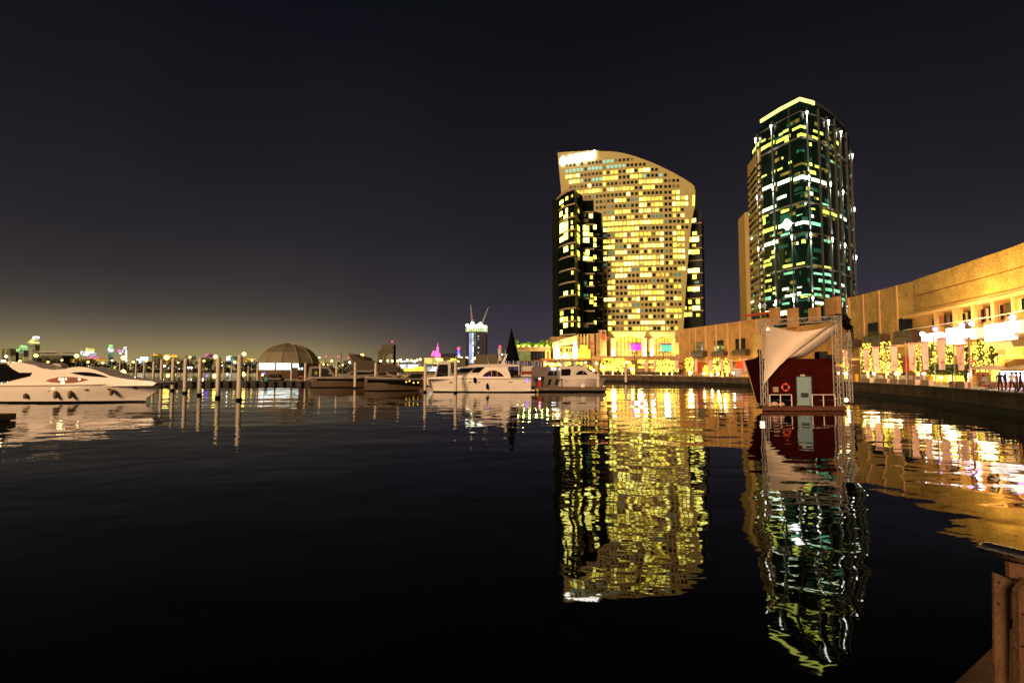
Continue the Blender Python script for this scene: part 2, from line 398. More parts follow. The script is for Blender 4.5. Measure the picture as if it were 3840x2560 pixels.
# ================================================================== HOTEL COMPLEX
def z6(x, y): return 2040 + x/2.0625, 520 + y/2.0625
def plan_depth(px):
    u = (2610-px)/520; return 330*(1+.05*u*u)
HW = Wall([((px-1920)/1920*plan_depth(px)*1.03, plan_depth(px)) for px in range(2060, 2661, 30)], -1)
OUT = [(97, 300, 440), (100, 215, 530), (108, 106, 590), (115, 105, 625), (135, 108, 700), (190, 112, 850), (262, 119, 1000), (320, 124, 1100), (345, 127, 1138), (365, 129, 1160), (400, 132, 1171), (520, 138, 1168), (600, 142, 1150), (700, 150, 1135), (850, 165, 1122), (1000, 180, 1110), (1200, 200, 1096), (1450, 225, 1080), (1540, 235, 1075)]
OUT = [(92, 330, 420)] + OUT
def outline(y):
    for a, b in zip(OUT, OUT[1:]):
        if a[0] <= y <= b[0]:
            f = (y-a[0])/(b[0]-a[0]); return a[1]+(b[1]-a[1])*f, a[2]+(b[2]-a[2])*f
    return (OUT[0][1:] if y < OUT[0][0] else OUT[-1][1:])
hotel = thing('hotel_building', 'tall sail-shaped beige hotel with curved roofline and many yellow lit windows', 'building', (60, 335, 0))
def hotel_rows(ys, n=22):
    rows = []
    for y in ys:
        a, b = outline(y); row = []
        for i in range(n+1):
            px, py = z6(a+(b-a)*i/n, y); t, z = HW.hit(px, py); q = HW.pt(t); row.append(Vector((q.x, q.y, z)))
        rows.append(row)
    return rows
ys = [92, 97, 100, 104, 108, 112, 115, 125, 135, 150, 170, 190, 215, 240, 262, 290, 320, 345, 365, 380, 400, 430, 460, 520, 600, 700, 850, 1000, 1200, 1450, 1540]
MB().grid(hotel_rows(ys), back=(4, 24, 0)).build('wall', M['hotel'], hotel)
LIT = [(170,288,300),(170,288,343),(338,372,358),(258,330,412),(330,400,405),(400,455,395),(455,580,295),(455,482,345),(640,740,270),(740,830,252),(485,600,382),(600,675,365),(680,708,362),(750,900,335),(755,865,382),(640,672,408),(545,640,463),(735,830,480),(1000,1098,395),(1000,1098,445),(1000,1098,497),(545,675,550),(745,800,530),(832,930,520),(745,900,572),(455,550,608),(455,550,655),(550,672,643),(685,728,637),(738,935,662),(455,550,703),(550,672,688),(680,738,683),(545,640,742),(675,740,735),(805,835,718),(900,935,755),(1000,1105,742),(675,740,775),(738,908,808),(460,550,798),(455,550,840),(1000,1105,787),(1000,1105,832),(645,675,826),(550,640,882),(1000,1105,884),(455,550,930),(650,935,902),(1000,1105,930),(650,935,945),(545,640,968),(575,612,1010),(650,678,1003),(738,840,1045),(545,640,1057),(905,935,1035),(1070,1105,1022),(845,872,995),(515,548,1105),(480,550,1155),(650,840,1140),(1005,1098,1122),(740,935,1185),(465,550,1245),(675,742,1238),(808,935,1228),(1005,1070,1217),(578,612,1333),(675,742,1328),(650,742,1375),(808,837,1370),(1008,1080,1362),(488,550,1425),(740,938,1415),(678,840,1467),(998,1032,600),(1062,1098,590),(1105,1138,643),(905,938,1467)]
WARM = [(455,480,250),(512,575,245),(690,760,303),(740,765,437),(740,762,575),(800,835,575),(835,900,467),(1005,1060,545),(745,790,1005),(640,665,690),(750,835,722),(525,545,1105),(650,740,1175),(620,645,1240),(810,835,865),(985,1015,1310),(840,870,990),(560,640,1010),(1020,1070,1305)]
TEAL = [(455,540,165),(490,635,205),(340,455,225),(170,285,255),(375,450,305),(480,550,565),(685,735,450),(685,735,490),(840,900,608),(560,600,830),(870,935,845),(670,735,1000),(1010,1060,1070),(520,550,1060),(500,550,885),(700,740,1283)]
ZF0, FL = None, None
tb, zb = HW.hit(*z6(760, 1467)); tt, zt = HW.hit(*z6(760, 180))
NF = 29; FL = (zb-HW.hit(*z6(760, 1467-45.5*20))[1])/-20
cols = [475, 505, 536, 567, 598, 630, 661, 692, 724, 758, 789, 820, 852, 883, 915, 953, 985, 1017, 1049, 1081, 1113]
cols = [475-29.3*k for k in range(10, 0, -1)] + cols
wins = []
for fk in range(-1, 31):
    zc = zb + FL*fk
    for cx in cols:
        px0 = 2040 + cx/2.0625
        t0 = HW.at(px0, 60); q = HW.pt(t0)
        px, py = PR((q.x, q.y, zc)); zx, zy = (px-2040)*2.0625, (py-520)*2.0625
        if zy > 1490 or zy < 120: continue
        a, b = outline(zy)
        top = 0
        if zx < a+55 or zx > b-(28 if zy > 600 else 62): continue
        if zx < 455 and zy > 470+.18*(zx-135)*0 and zx < 392: continue
        if zx < 452 and zy > 575: continue
        # clearance below the curved roofline
        ok = True
        for (yy, aa, bb) in OUT:
            if zx > bb-10 and yy > zy-38 and zy < 420: ok = False
        if zy < 100+38 or (zx < 330 and zy < 195) or (zx < 445 and zy < 160) or not ok: continue
        kind = 0
        for (x0, x1, y) in TEAL:
            if x0-8 < zx < x1+8 and abs(zy-y) < 23: kind = 3
        for (x0, x1, y) in WARM:
            if x0-6 < zx < x1+6 and abs(zy-y) < 23: kind = 2
        for (x0, x1, y) in LIT:
            if x0-4 < zx < x1+4 and abs(zy-y) < 23: kind = 1
        if kind == 0 and zy > 560 and random.random() < .16: kind = 5
        if kind == 0 and random.random() < .10: kind = 4
        if kind == 0 and random.random() < .05: kind = 3
        wins.append((t0, zc, kind, zy))
wmats = [M['glasswin'], M['winlit'], M['winlit2'], M['winteal'], M['winbrown'], M['winwhite'], M['wincyan'], M['winlit3'], M['winlit4']]
def win_mb(mb, wl, t, zc, kind, w_=1.75, h_=2.0):
    d = (wl.pt(t+.05)-wl.pt(t-.05)).length/.1
    g = 1.0 if kind in (0, 3, 4) else 1.11
    dt = w_*g/2/d; mi = kind
    if kind == 1: mi = random.choice((1, 1, 1, 5, 5, 8, 2, 7))
    if kind == 5: mi = random.choice((7, 7, 2, 1))
    if kind == 3 and zc > 120: mi = 6
    wl.ribbon(mb, t-dt, t+dt, zc-h_*g/2, zc+h_*g/2, .06, .3, mi)
wins.sort(key=lambda q: -q[3])
for (t, zc, k, zy) in wins[:100]:
    mb = MB(); win_mb(mb, HW, t, zc, k); mb.build('window', wmats, hotel)
mb = MB()
for (t, zc, k, zy) in wins[100:]: win_mb(mb, HW, t, zc, k)
mb.build('windows', wmats, hotel)['kind'] = 'stuff'
# narrow lit slot on the right shoulder
mb = MB(); a = [HW.hit(*z6(x, y), 1.0) for x, y in ((1156, 435), (1168, 435), (1165, 515), (1155, 515))]
mb.prism([(*HW.pt(t, .4), z) for t, z in a], (0, 1, 0)); mb.build('corner_light', M['winlit'], hotel)
# sign: round badge, a line of script with tall strokes, a line of capitals
sg = thing('hotel_sign', 'glowing white badge and two text lines at the top left of the beige hotel', 'sign', (30, 345, 140))
def hz(x, y, off=.9):      # x, y in the close zoom of the sign
    px, py = 2080 + x*220/1916, 540 + y*180/1568
    t, z = HW.hit(px, py, off); q = HW.pt(t, off); return Vector((q.x, q.y, z))
bad = [(270, 395), (325, 430), (360, 500), (372, 560), (350, 625), (300, 680), (262, 700), (215, 670), (172, 610), (165, 560), (190, 490), (225, 435)]
MB().prism([hz(*q) for q in bad], (0, .6, 0)).build('badge', M['sign'], sg)
def stroke(mb, pts, wd, mi=0):
    for a, b in zip(pts, pts[1:]):
        a = hz(*a); b = hz(*b); d = (b-a).normalized(); n = Vector((-d.z, 0, d.x))*wd/2; e = d*wd*.3
        mb.prism([a-n-e, b-n+e, b+n+e, a+n-e], (0, .5, 0))
mb = MB()
stroke(mb, [(415, 500), (520, 480), (640, 455), (800, 430), (960, 400), (1130, 370), (1310, 335)], 1.5)
for x, y0, y1 in [(500, 375, 460), (535, 372, 460), (660, 350, 440), (715, 340, 430), (775, 335, 425), (880, 315, 400), (945, 300, 400), (1075, 262, 370), (1100, 300, 370), (1215, 255, 340), (1300, 212, 330)]:
    stroke(mb, [(x, y0), (x+2, y1)], .95)
stroke(mb, [(460, 400), (500, 375), (540, 400)], .8); stroke(mb, [(850, 350), (900, 315), (960, 310)], .8); stroke(mb, [(1030, 320), (1080, 265), (1120, 310)], .8); stroke(mb, [(1190, 290), (1260, 250), (1300, 215)], .8)
mb.build('script_line', M['sign'], sg)
word = 'INTERCONTINENTAL'
tcu = bpy.data.curves.new('capitals', 'FONT'); tcu.body = word; tcu.size = 1; tcu.extrude = .08; tcu.offset = .012
to = bpy.data.objects.new('capitals', tcu); col.objects.link(to); bpy.context.view_layer.update()
me = bpy.data.meshes.new_from_object(to.evaluated_get(bpy.context.evaluated_depsgraph_get()))
bpy.data.objects.remove(to)
xs = [v.co.x for v in me.vertices]; x0_, x1_ = min(xs), max(xs)
for v in me.vertices:
    u = (v.co.x-x0_)/(x1_-x0_); h = v.co.y/.72
    q0 = hz(425+890*u, 650-165*u); q1 = hz(425+890*u, 550-165*u)
    q = q0.lerp(q1, h); v.co = Vector((q.x, q.y-.3+v.co.z*3, q.z)) - ORG[sg.name]
me.materials.clear(); me.materials.append(M['sign'])
o = bpy.data.objects.new('capitals', me); col.objects.link(o); o.parent = sg; ORG[o.name] = ORG[sg.name]

# ---- dark curved tower in front of the hotel's left half
def dp(zx, Y): px = 2040+zx/2.0625; return ((px-1920)/1920*Y*1.008, Y)
DT = Wall([dp(80, 345), dp(79, 330), dp(82, 319), dp(100, 309), dp(135, 300), (dp(185, 294)), dp(240, 290), dp(268, 298), dp(296, 306), dp(390, 307)], -1)
dtw = thing('glass_tower', 'dark curved glass tower with zigzag ledges in front of the sail-shaped hotel', 'building', (38, 305, 0))
def ztop(zx, y, wl=DT): return wl.hit(2040+zx/2.0625, 520+y/2.0625)[1]
zA, zB, zD = ztop(110, 470), ztop(240, 400), ztop(388, 480)
m = MB(); DT.ribbon(m, 0, 6, 0, (zA*.985, zB), 0, 12); DT.ribbon(m, 6, 9, 0, (zB-2, zD), -.01, 16); m.build('glass_body', M['hoteldark'], dtw)
zl0, zl1 = ztop(240, 1415), ztop(240, 512); step = (zl1-zl0)/9
for k in range(-1, 10):
    m = MB(); DT.ribbon(m, 0, 9, zl0+step*k, zl0+step*k+.9, .45, .6); m.build('ledge', M['ledge'], dtw)
m = MB(); DT.ribbon(m, 0, 6, (zA*.985, zB), (zA*.985+1.4, zB+1.6), .5, 1.2); DT.ribbon(m, 6, 9, (zB-2, zD), (zB-.2, zD+1.5), .5, 1.2); m.build('parapet', M['ledge'], dtw)
# z in the tall crop (672 px for 240): x -> 2060 + x/2.8
def dwin(x0, x1, y, h=34, k=1):
    mb = MB(); DT.panel(mb, 2060+x0/2.8, 2060+x1/2.8, 700+(y-h/2)/2.8, 700+(y+h/2)/2.8, .12, .2, 0); mb.build('window', M[['winlit2','winlit','winwhite','winteal','winbrown'][k]], dtw)
for a in [(100,145,163,38,2),(170,195,122,36,1),(230,246,97,30,0),(130,147,212,36,1),(55,85,270,60,2),(102,135,290,50,2),(168,192,250,48,2),(228,248,295,40,1),(55,88,335,60,2),(150,193,320,60,2),(104,140,350,36,4),(55,88,400,55,1),(84,148,420,60,2),(150,194,398,58,2),(228,245,373,34,1),(226,250,433,44,1),(50,74,478,55,1),(80,148,483,52,2),(150,194,462,58,2),(55,76,535,50,1),(84,148,560,54,2),(150,194,528,58,2),(226,244,500,36,0),(150,194,656,56,2),(228,250,635,40,1),(228,250,702,40,1),(86,102,700,30,0),(48,60,620,40,0),(230,252,903,36,1),(50,64,930,40,1),(72,84,903,34,0),(72,84,1028,34,0),(150,192,1122,50,2),(230,250,1105,40,1),(54,72,1165,40,1),(56,66,1225,34,0),(104,144,1330,42,1),(230,252,1308,38,1),(50,66,1356,38,1),(102,146,1397,50,2),(152,192,1388,42,1),(230,250,1378,40,1),(52,72,1420,40,1),(148,192,1453,50,2),(228,252,1448,36,1),(95,134,1528,46,2),(296,326,440,50,1),(302,316,258,36,0),(418,456,308,44,2),(362,388,298,34,4),(362,410,355,34,4),(354,388,432,54,2),(390,416,436,48,1),(462,494,422,48,2),(354,418,497,52,2),(422,456,507,42,1),(294,326,510,34,1),(294,328,570,50,1),(356,418,560,50,2),(464,492,556,38,1),(464,492,614,40,2),(294,318,700,46,1),(384,418,690,54,2),(362,384,700,26,0),(464,492,740,40,1),(300,328,752,30,0),(358,420,755,50,2),(424,456,760,40,1),(466,494,862,38,1),(430,456,950,38,0),(366,394,1010,34,3),(426,456,1020,42,1),(304,318,1055,50,1),(304,318,1122,42,1),(362,410,1140,30,3),(430,456,1145,34,0),(468,494,1172,36,1),(426,460,1210,40,1),(468,494,1236,36,1),(302,320,1388,44,1),(470,494,1425,38,1),(302,320,1452,44,1),(362,410,1460,34,4)]: dwin(*a)
# recessed link between tower and sail, with short balcony slabs
lk = thing('link_wing', 'narrow black recessed wing between the dark glass tower and the beige hotel', 'building', (52, 312, 0))
LW = Wall([dp(390, 318), dp(452, 322)], -1)
m = MB(); LW.ribbon(m, 0, 1, 0, ztop(430, 572, LW), 0, 10); m.build('wall', M['hoteldark'], lk)
for k in range(-1, 9):
    for j, (a, b, o_) in enumerate(((-.02, .35, 2.5), (.4, .98, .3))):
        m = MB(); LW.ribbon(m, a, b, zl0-3+step*k-j*1.5, zl0-2.5+step*k-j*1.5, o_, 3 if j == 0 else .5); m.build('slab', M['ledge'], lk)
# right dark wing
rw = thing('east_wing', 'dark glass wing with lit windows sticking out right of the beige sail-shaped hotel', 'building', (118, 345, 0))
RW = Wall([dp(1060, 352), dp(1225, 346), dp(1243, 356)], -1)
m = MB(); RW.ribbon(m, 0, 1.0, 0, ztop(1190, 545, RW), 0, 20); RW.ribbon(m, 1.0, 2, 0, ztop(1230, 640, RW), -.01, 6); m.build('wall', M['hoteldark'], rw)
for y in (660, 757, 852, 946, 1045, 1140, 1238, 1335):
    m = MB(); z_ = ztop(1180, y, RW); RW.ribbon(m, 0, 2, z_, z_+.8, .5, .7); m.build('ledge', M['ledge'], rw)
for (x0, x1, y, h, k) in [(1140,1175,632,30,2),(1148,1182,732,26,1),(1142,1198,778,38,2),(1145,1175,825,20,0),(1116,1140,875,34,2),(1145,1200,875,34,1),(1113,1140,1022,32,2),(1146,1200,1018,34,2),(1148,1178,1068,34,1),(1165,1200,1110,18,3),(1112,1142,1163,32,1),(1148,1203,1162,36,2),(1116,1142,1262,28,1),(1176,1205,1258,34,1),(1088,1104,1310,26,0),(1120,1144,1310,24,0),(1150,1206,1308,34,2),(1080,1108,1360,32,1),(1116,1144,1358,30,1),(1178,1206,1363,24,0),(1125,1138,780,34,1)]:
    mb = MB(); RW.panel(mb, 2040+x0/2.0625, 2040+x1/2.0625, 520+(y-h/2)/2.0625, 520+(y+h/2)/2.0625, .12, .2); mb.build('window', M[['winlit2','winlit','winwhite','winteal'][k]], rw)

# ================================================================== RIGHT TOWER
def tz(x, y): return 2740+x*520/927, 340+y*880/1568
def tp(x, Y): px = tz(x, 0)[0]; return ((px-1920)/1920*Y*1.03, Y)
TW = Wall([tp(118, 283), tp(196, 262), tp(322, 250), tp(458, 240), tp(535, 243), tp(612, 248), tp(678, 256), tp(748, 269), tp(773, 279), tp(781, 290)], -1)
def tzz(x, y, off=0): return TW.hit(*tz(x, y), off)[1]
tw = thing('office_tower', 'tall faceted dark green glass tower with white uplit fins and yellow crown', 'building', (130, 255, 0))
zt = tzz(450, 75); M['tledge'] = mat('tower_ledge', (.11, .11, .09), .7)
m = MB(); TW.ribbon(m, 1, 9, 0, zt, 0, 30); TW.ribbon(m, 0, 1, 0, zt-6, -.02, 20); m.build('glass_body', M['tglass'], tw)
m = MB(); TW.ribbon(m, 1, 4.2, zt-.01, zt+1.6, .5, 1.0); m.build('crown_light', M['crown'], tw)
m = MB(); TW.ribbon(m, 4.2, 9, zt-.01, zt+1.4, .4, 1.0); m.build('parapet', M['tfin'], tw)
FINS = [(1.0, 1), (2.0, 1), (3.0, 0), (3.02, 0), (4.0, 1), (5.0, 0), (6.0, 1), (7.0, 1), (8.0, 0), (9.0, 1)]
fin_x = [(196, 1), (300, 1), (412, .5), (525, 1), (603, .6), (662, 1), (712, .6), (745, 1), (790, .8)]
fin_t = [(TW.at(tz(x, 0)[0], 75), wd) for x, wd in fin_x] + [(9.0, 1)]
for t, wd in fin_t:
    q = TW.pt(t); n = TW.nrm(t); d = Vector((-n.y, n.x)); c_ = [q+n*.9+d*.32*wd, q+n*.9-d*.32*wd, q-n*.3-d*.32*wd, q-n*.3+d*.32*wd]
    m = MB(); m.prism([(v.x, v.y, 20) for v in c_], (0, 0, zt-23 if wd == 1 else zt-21)); m.build('fin', M['tfin'], tw)
for y, wd in ((320, .8), (755, .8), (1186, .8), (145, .35), (955, .3), (1380, .3)):
    z_ = tzz(458, y); m = MB(); TW.ribbon(m, 1 if y != 145 else 1, 9, z_, z_+wd, .55, .6); m.build('ledge', M['tledge'], tw)
# luminaires where the fins are joined, each with its own real light
lv = [z_ for z_ in (tzz(525, 160), tzz(525, 585), tzz(525, 965), tzz(525, 1385))]
for i, (t, wd) in enumerate(fin_t):
    if wd not in (1, .5): continue
    for j, z_ in enumerate(lv):
        if wd == .5 and j < 2: continue
        q = TW.pt(t, 1.05)
        m = MB(); m.lathe((q.x, q.y, z_-.8), [(.08, -.9), (.34, .2), (.46, .8), (.40, 1.2), (.05, 2.0)] if j else [(.08, -1.6), (.30, 0), (.55, 1.0), (.5, 1.4), (.1, 1.5)], 8)
        m.build('uplight', M['uplight'], tw)
        q2 = TW.pt(t, 1.75); q3 = TW.pt(t, .9)
        lamp('fin_light', (q2.x, q2.y, z_-.6), 42000*wd, (1, 1, .82), .12, R(34), (q3.x, q3.y, z_-6.5), .6)
        if j: lamp('fin_light', (q2.x, q2.y, z_+.8), 26000*wd, (1, 1, .82), .12, R(30), (q3.x, q3.y, z_+6.5), .6)
# lit office strips: (x0, x1, y, height, kind) read off the tall crop
ST = [(412,505,242,20,0),(445,512,293,24,0),(322,345,292,16,0),(350,392,268,18,0),(250,290,315,14,3),(205,232,334,16,0),(303,398,322,26,0),(202,290,368,28,0),(555,580,272,16,0),(592,618,286,22,0),(545,582,316,22,0),(615,645,345,16,3),(705,720,348,24,0),(672,698,373,18,3),(145,186,384,26,0),(420,515,488,16,3),(528,545,492,26,0),(565,592,508,20,0),(605,655,528,14,3),(275,296,542,22,0),(312,345,525,14,0),(207,240,570,12,0),(330,405,553,20,3),(530,570,546,28,0),(420,518,578,30,1),(540,600,598,26,1),(605,640,615,28,1),(312,406,607,28,1),(212,296,643,26,1),(310,372,712,22,1),(430,515,680,12,4),(532,550,688,26,1),(212,302,788,24,1),(612,655,765,24,2),(336,390,803,22,0),(212,250,835,22,0),(440,500,772,14,3),(540,565,790,14,0),(612,660,810,26,0),(676,716,830,24,0),(734,775,852,22,1),(440,480,830,8,2),(540,555,838,22,1),(215,304,928,30,0),(320,360,905,30,1),(432,528,880,26,1),(540,602,890,24,2),(240,262,880,14,4),(285,300,878,12,2),(216,230,870,60,0),(225,315,1020,26,1),(335,395,960,16,2),(280,300,965,16,2),(625,675,1005,18,2),(275,292,1078,26,0),(222,262,1138,20,0),(264,298,1112,18,0),(220,272,1165,22,0),(348,420,1170,22,0),(440,495,1155,16,0),(552,610,1170,18,3),(622,676,1185,26,0),(735,765,1162,16,4),(355,425,1218,18,2),(285,300,1212,14,0),(240,262,1230,18,0),(556,612,1222,14,2),(630,676,1228,20,2),(590,615,1268,26,2),(622,670,1275,24,2),(688,706,1285,18,2),(345,388,1325,20,1),(446,476,1313,10,1),(282,300,1320,22,0),(230,272,1270,18,0),(552,600,1322,14,2),(625,680,1328,22,2),(690,730,1338,22,2),(400,430,1365,24,1),(364,392,1372,18,1),(444,470,1356,28,1),(485,520,1362,14,2),(522,545,1363,14,0),(560,606,1362,22,2),(630,660,1372,22,2),(232,266,1388,26,2),(228,272,1335,20,0),(282,298,1352,18,0),(345,392,1422,16,2),(566,620,1418,20,1),(708,735,1432,16,1),(285,312,1430,16,1),(335,372,1475,14,1),(230,256,1478,16,1),(740,768,1215,12,4),(742,768,1302,16,1),(740,770,1395,18,2),(640,676,980,16,3),(330,398,850,60,4),(445,520,1400,14,4),(450,500,175,40,4),(240,300,1045,20,4),(110,135,1365,20,2)]
tk = ['tyellow', 'twhite', 'tteal', 'tdim', 'tdimteal']
for (x0, x1, y, h, k) in ST[:100]:
    m = MB(); a_, b_ = tz(x0, y-h*.42), tz(x1, y+h*.42); TW.panel(m, a_[0], b_[0], a_[1], b_[1], .12, .2); m.build('window', M[tk[k]], tw)
# the many weaker office lights between them, read as a texture of small panes
m = MB(); rt = random.Random(11); tmt = [M['tdimteal'], M['tdim'], M['tteal'], M['tyellow'], M['twhite']]
for _ in range(260):
    t0 = rt.uniform(1.05, 8.6); fl = rt.randrange(3, 34); z_ = 8+fl*3.7
    if z_ > zt-9: continue
    low = fl < 15; k_ = rt.choices((0, 1, 2, 3, 4), (8, 7, .9 if low else .15, .45, .12))[0]; L_ = (TW.pt(t0+.05)-TW.pt(t0-.05)).length/.1
    TW.ribbon(m, t0, min(8.95, t0+rt.choice((.9, 1.6, 2.8, 4.5))/L_), z_, z_+rt.choice((1.1, 1.5, 1.8)), .07, .1, k_)
m.build('dim_windows', tmt, tw)['kind'] = 'stuff'
# star-shaped white logo
c0 = tz(372, 893); t_, z_ = TW.hit(*c0, 1.2); n = TW.nrm(t_); d = Vector((-n.y, n.x)); q = TW.pt(t_, 1.2)
poly = []
for i in range(8):
    r_ = 2.8 if i % 2 == 0 else 1.9; a = math.pi/4*i; poly.append((q.x+d.x*r_*math.cos(a)*1.05, q.y+d.y*r_*math.cos(a)*1.05, z_+r_*math.sin(a)))
MB().prism(poly, (-n.x*.8, -n.y*.8, 0)).build('logo', M['sign'], tw)
# left side: balcony bands and the slim beige slab behind
bw = thing('balcony_wing', 'stack of beige balcony bands on the left flank of the green glass tower', 'building', (122, 282, 0))
BW = Wall([tp(104, 289), tp(190, 264)], -1)
m = MB(); BW.ribbon(m, -.02, .98, 0, tzz(140, 470)-1, -.6, 14); m.build('core', M['tglass'], bw)
zb0, zb1 = BW.hit(*tz(150, 1470))[1], BW.hit(*tz(150, 530))[1]; nb = 22
for k in range(nb+1):
    z_ = zb0+(zb1-zb0)*k/nb; m = MB(); BW.ribbon(m, 0, .93, z_-.75, z_+.75, .6, 1.4); m.build('balcony', M['tband'], bw)
m = MB(); z_ = BW.hit(*tz(150, 470))[1]; BW.ribbon(m, 0, .95, z_-5.5, z_+1.2, .5, 10); m.build('top_box', M['tband'], bw)
for (x0, x1, y, h, k) in [(125,188,692,30,1),(135,200,962,30,1),(155,180,638,18,0),(110,135,985,16,1),(130,200,1125,30,0),(165,196,1312,12,1),(150,206,1358,18,2),(130,206,1402,20,1),(150,190,830,14,2),(160,195,1168,14,2),(140,206,1450,14,2),(150,180,590,10,2),(105,125,830,26,2),(140,196,1235,14,0),(145,190,1055,10,0),(140,185,910,10,0)]:
    m = MB(); a_, b_ = tz(x0, y-h*.45), tz(x1, y+h*.45); BW.panel(m, a_[0], b_[0], a_[1], b_[1], -.3, .2); m.build('window', M[tk[k]], bw)
sl = MB(); a_ = tp(70, 292); b_ = tp(98, 290); zz = P(*tz(80, 812), 291).z
sl.prism([(a_[0], a_[1], 0), (b_[0], b_[1], 0), (b_[0]+1, b_[1]+14, 0), (a_[0]+2.5, a_[1]+14, 0)], (0, 0, zz))
tag(sl.build('slab_tower', M['tband']), 'slim plain beige slab at the far left edge of the green glass tower', 'building')
# ================================================================== HOTEL PODIUM AND GARDEN (left of the mall)
M['portal'] = mat('portal_plaster', (.72, .58, .24), .6, var=.05)
M['podium'] = jointed('podium_stone', (.42, .27, .12), .3, .15)
M['amber'] = emit('amber_interior', (1, .50, .09), 1.1, .6, .35)
M['amberdim'] = emit('amber_interior_dim', (.75, .26, .04), .55, .6, .3)
M['yellowin'] = emit('yellow_interior', (1, .62, .06), 1.5, .5, .5)
M['yellowhot'] = emit('bright_yellow_interior', (1, .68, .07), 2.6, .6, .5)
M['magenta'] = emit('magenta_screen', (.85, .02, .80), 1.2)
M['cyan'] = emit('cyan_screen', (.10, .75, .50), .95)
M['violetdark'] = emit('violet_dark', (.10, .03, .20), .5)
M['mullion'] = mat('bronze_mullion', (.06, .03, .015), .5)
M['redwall'] = mat('red_render', (.55, .06, .02), .7, var=.2)
M['greenglass'] = emit('green_glazing', (.16, .20, .05), .55, .6, .4)
M['redin'] = emit('red_interior', (.6, .05, .01), .7, .4)
M['trunklit'] = emit('wrapped_lights', (1, .78, .18), 4)
M['hedge'] = mat('hedge', (.05, .09, .012), .8, var=.4, vs=2)
M['white_gl'] = emit('white_glow', (1, .90, .86), 2.0, .35, .5)
M['bannerpink'] = mat('banner_cloth', (.85, .56, .44), .8)
M['bannerarc'] = mat('banner_arc', (.35, .05, .16), .8)

def pxbox(mb, px0, px1, py0, py1, Y, th, mi=0):
    a = P((px0+px1)/2, py0, Y); b = P((px0+px1)/2, py1, Y); x0 = P(px0, (py0+py1)/2, Y).x; x1 = P(px1, (py0+py1)/2, Y).x
    return mb.box(x0, x1, Y, Y+th, b.z, a.z, mi)
def z5(x, y): return 1900+x/5.6, 1240+y/5.6
YP = 205
# long podium block that the hotel stands on
pod = thing('hotel_podium', 'low beige podium block under the sail-shaped hotel, in front of its base', 'building', (60, YP+8, DECK))
m = MB(); m.box(P(2066,1345,YP+6).x, P(2600,1345,YP+6).x, YP+6, YP+60, DECK, P(2300,1262,YP+6).z); m.build('wall', M['podium'], pod)
m = MB(); m.box(P(2050,1345,YP-8).x, P(2560,1345,YP-8).x, YP-9, YP+6, DECK+2.0, P(2300,1347,YP-9).z+1.3); m.build('terrace', M['podium'], pod)
# two great white portals
def portal(x0, x1, y0, yb, ix0, ix1, iy0, label, screen, sx0, sx1, sy0, sy1, lx):
    t = thing('portal', label, 'portal', (P((x0+x1)/2, yb, YP-2).x, YP-2, P(x0, yb, YP-2).z), 'flared white portals of the hotel podium')
    a = P(x0, y0, YP-4); b = P(x1, y0, YP-4); za = a.z; zb_ = P(x0, yb, YP-4).z; xi0 = P(ix0, 1300, YP-4).x; xi1 = P(ix1, 1300, YP-4).x; zi = P(ix0, iy0, YP-4).z
    m = MB(); n = 12; top = [(a.x+(b.x-a.x)*i/n, YP-4, za) for i in range(n+1)]
    arc = [(xi0+(xi1-xi0)*i/n, YP-4, zi+.9*math.sin(math.pi*i/n)) for i in range(n+1)]
    m.grid([top, arc], back=(0, 6, 0)); m.build('fascia', M['portal'], t)
    for (p0, p1, q0, q1) in ((a.x, xi0, a.x, xi0-.5), (xi1, b.x, xi1+.3, b.x)):
        m = MB(); m.prism([(p0, YP-4, zi+.02), (p1, YP-4, zi+.02), (q1, YP-4, zb_), (q0, YP-4, zb_)], (0, 6, 0)); m.build('pier', M['portal'], t)
    m = MB(); m.box(xi0, xi1, YP+1.5, YP+1.8, zb_, zi+.9); m.build('glazing', M['amber'], t)
    m = MB(); m.box(xi0, xi1, YP+1.3, YP+1.45, zi-1.0, zi+.5); m.build('light_cove', M['yellowin'], t)
    k = 7
    for i in range(1, k):
        x = xi0+(xi1-xi0)*i/k; m = MB(); m.box(x-.09, x+.09, YP+1.0, YP+1.25, zb_, zi+.8); m.build('mullion', M['mullion'], t)
    m = MB(); pxbox(m, sx0, sx1, sy0+5, sy1, YP+.3, .5); o = m.build('screen', M[screen], t)
    m = MB(); pxbox(m, sx0-2, sx1, sy0, sy0+5, YP+.2, .6); m.build('screen_frame', M['violetdark'], o)
    m = MB()
    for i in range(1, 3): x = sx0+(sx1-sx0)*i/3; pxbox(m, x-.5, x+.5, sy0+5, sy1, YP+.15, .1)
    m.build('screen_bars', M['mullion'], o)
    for x in lx:
        q = P(x, yb-8, YP-7); m = MB(); m.lathe((q.x, q.y, q.z-.5), [(.35, 0), (.55, .5), (.5, 2.4), (.15, 3.0)], 8); m.build('floodlight', M['sign'], t)
        lamp('portal_flood', (q.x, q.y-1.5, q.z+1), 4500, (1, .84, .42), .5)
    q = P((sx0+sx1)/2, yb-30, YP-9); lamp('portal_flood', (q.x, q.y, q.z), 1500, (1, .8, .4), 1)
portal(2291, 2424, 1243, 1340, 2310, 2413, 1268, 'wide white portal with magenta screen in front of the hotel podium', 'magenta', 2366, 2406, 1285, 1313, (2300, 2418))
portal(2440, 2533, 1244, 1336, 2453, 2530, 1269, 'narrower white portal with cyan screen, nearest the orange mall wall', 'cyan', 2481, 2521, 1288, 1317, (2446,))
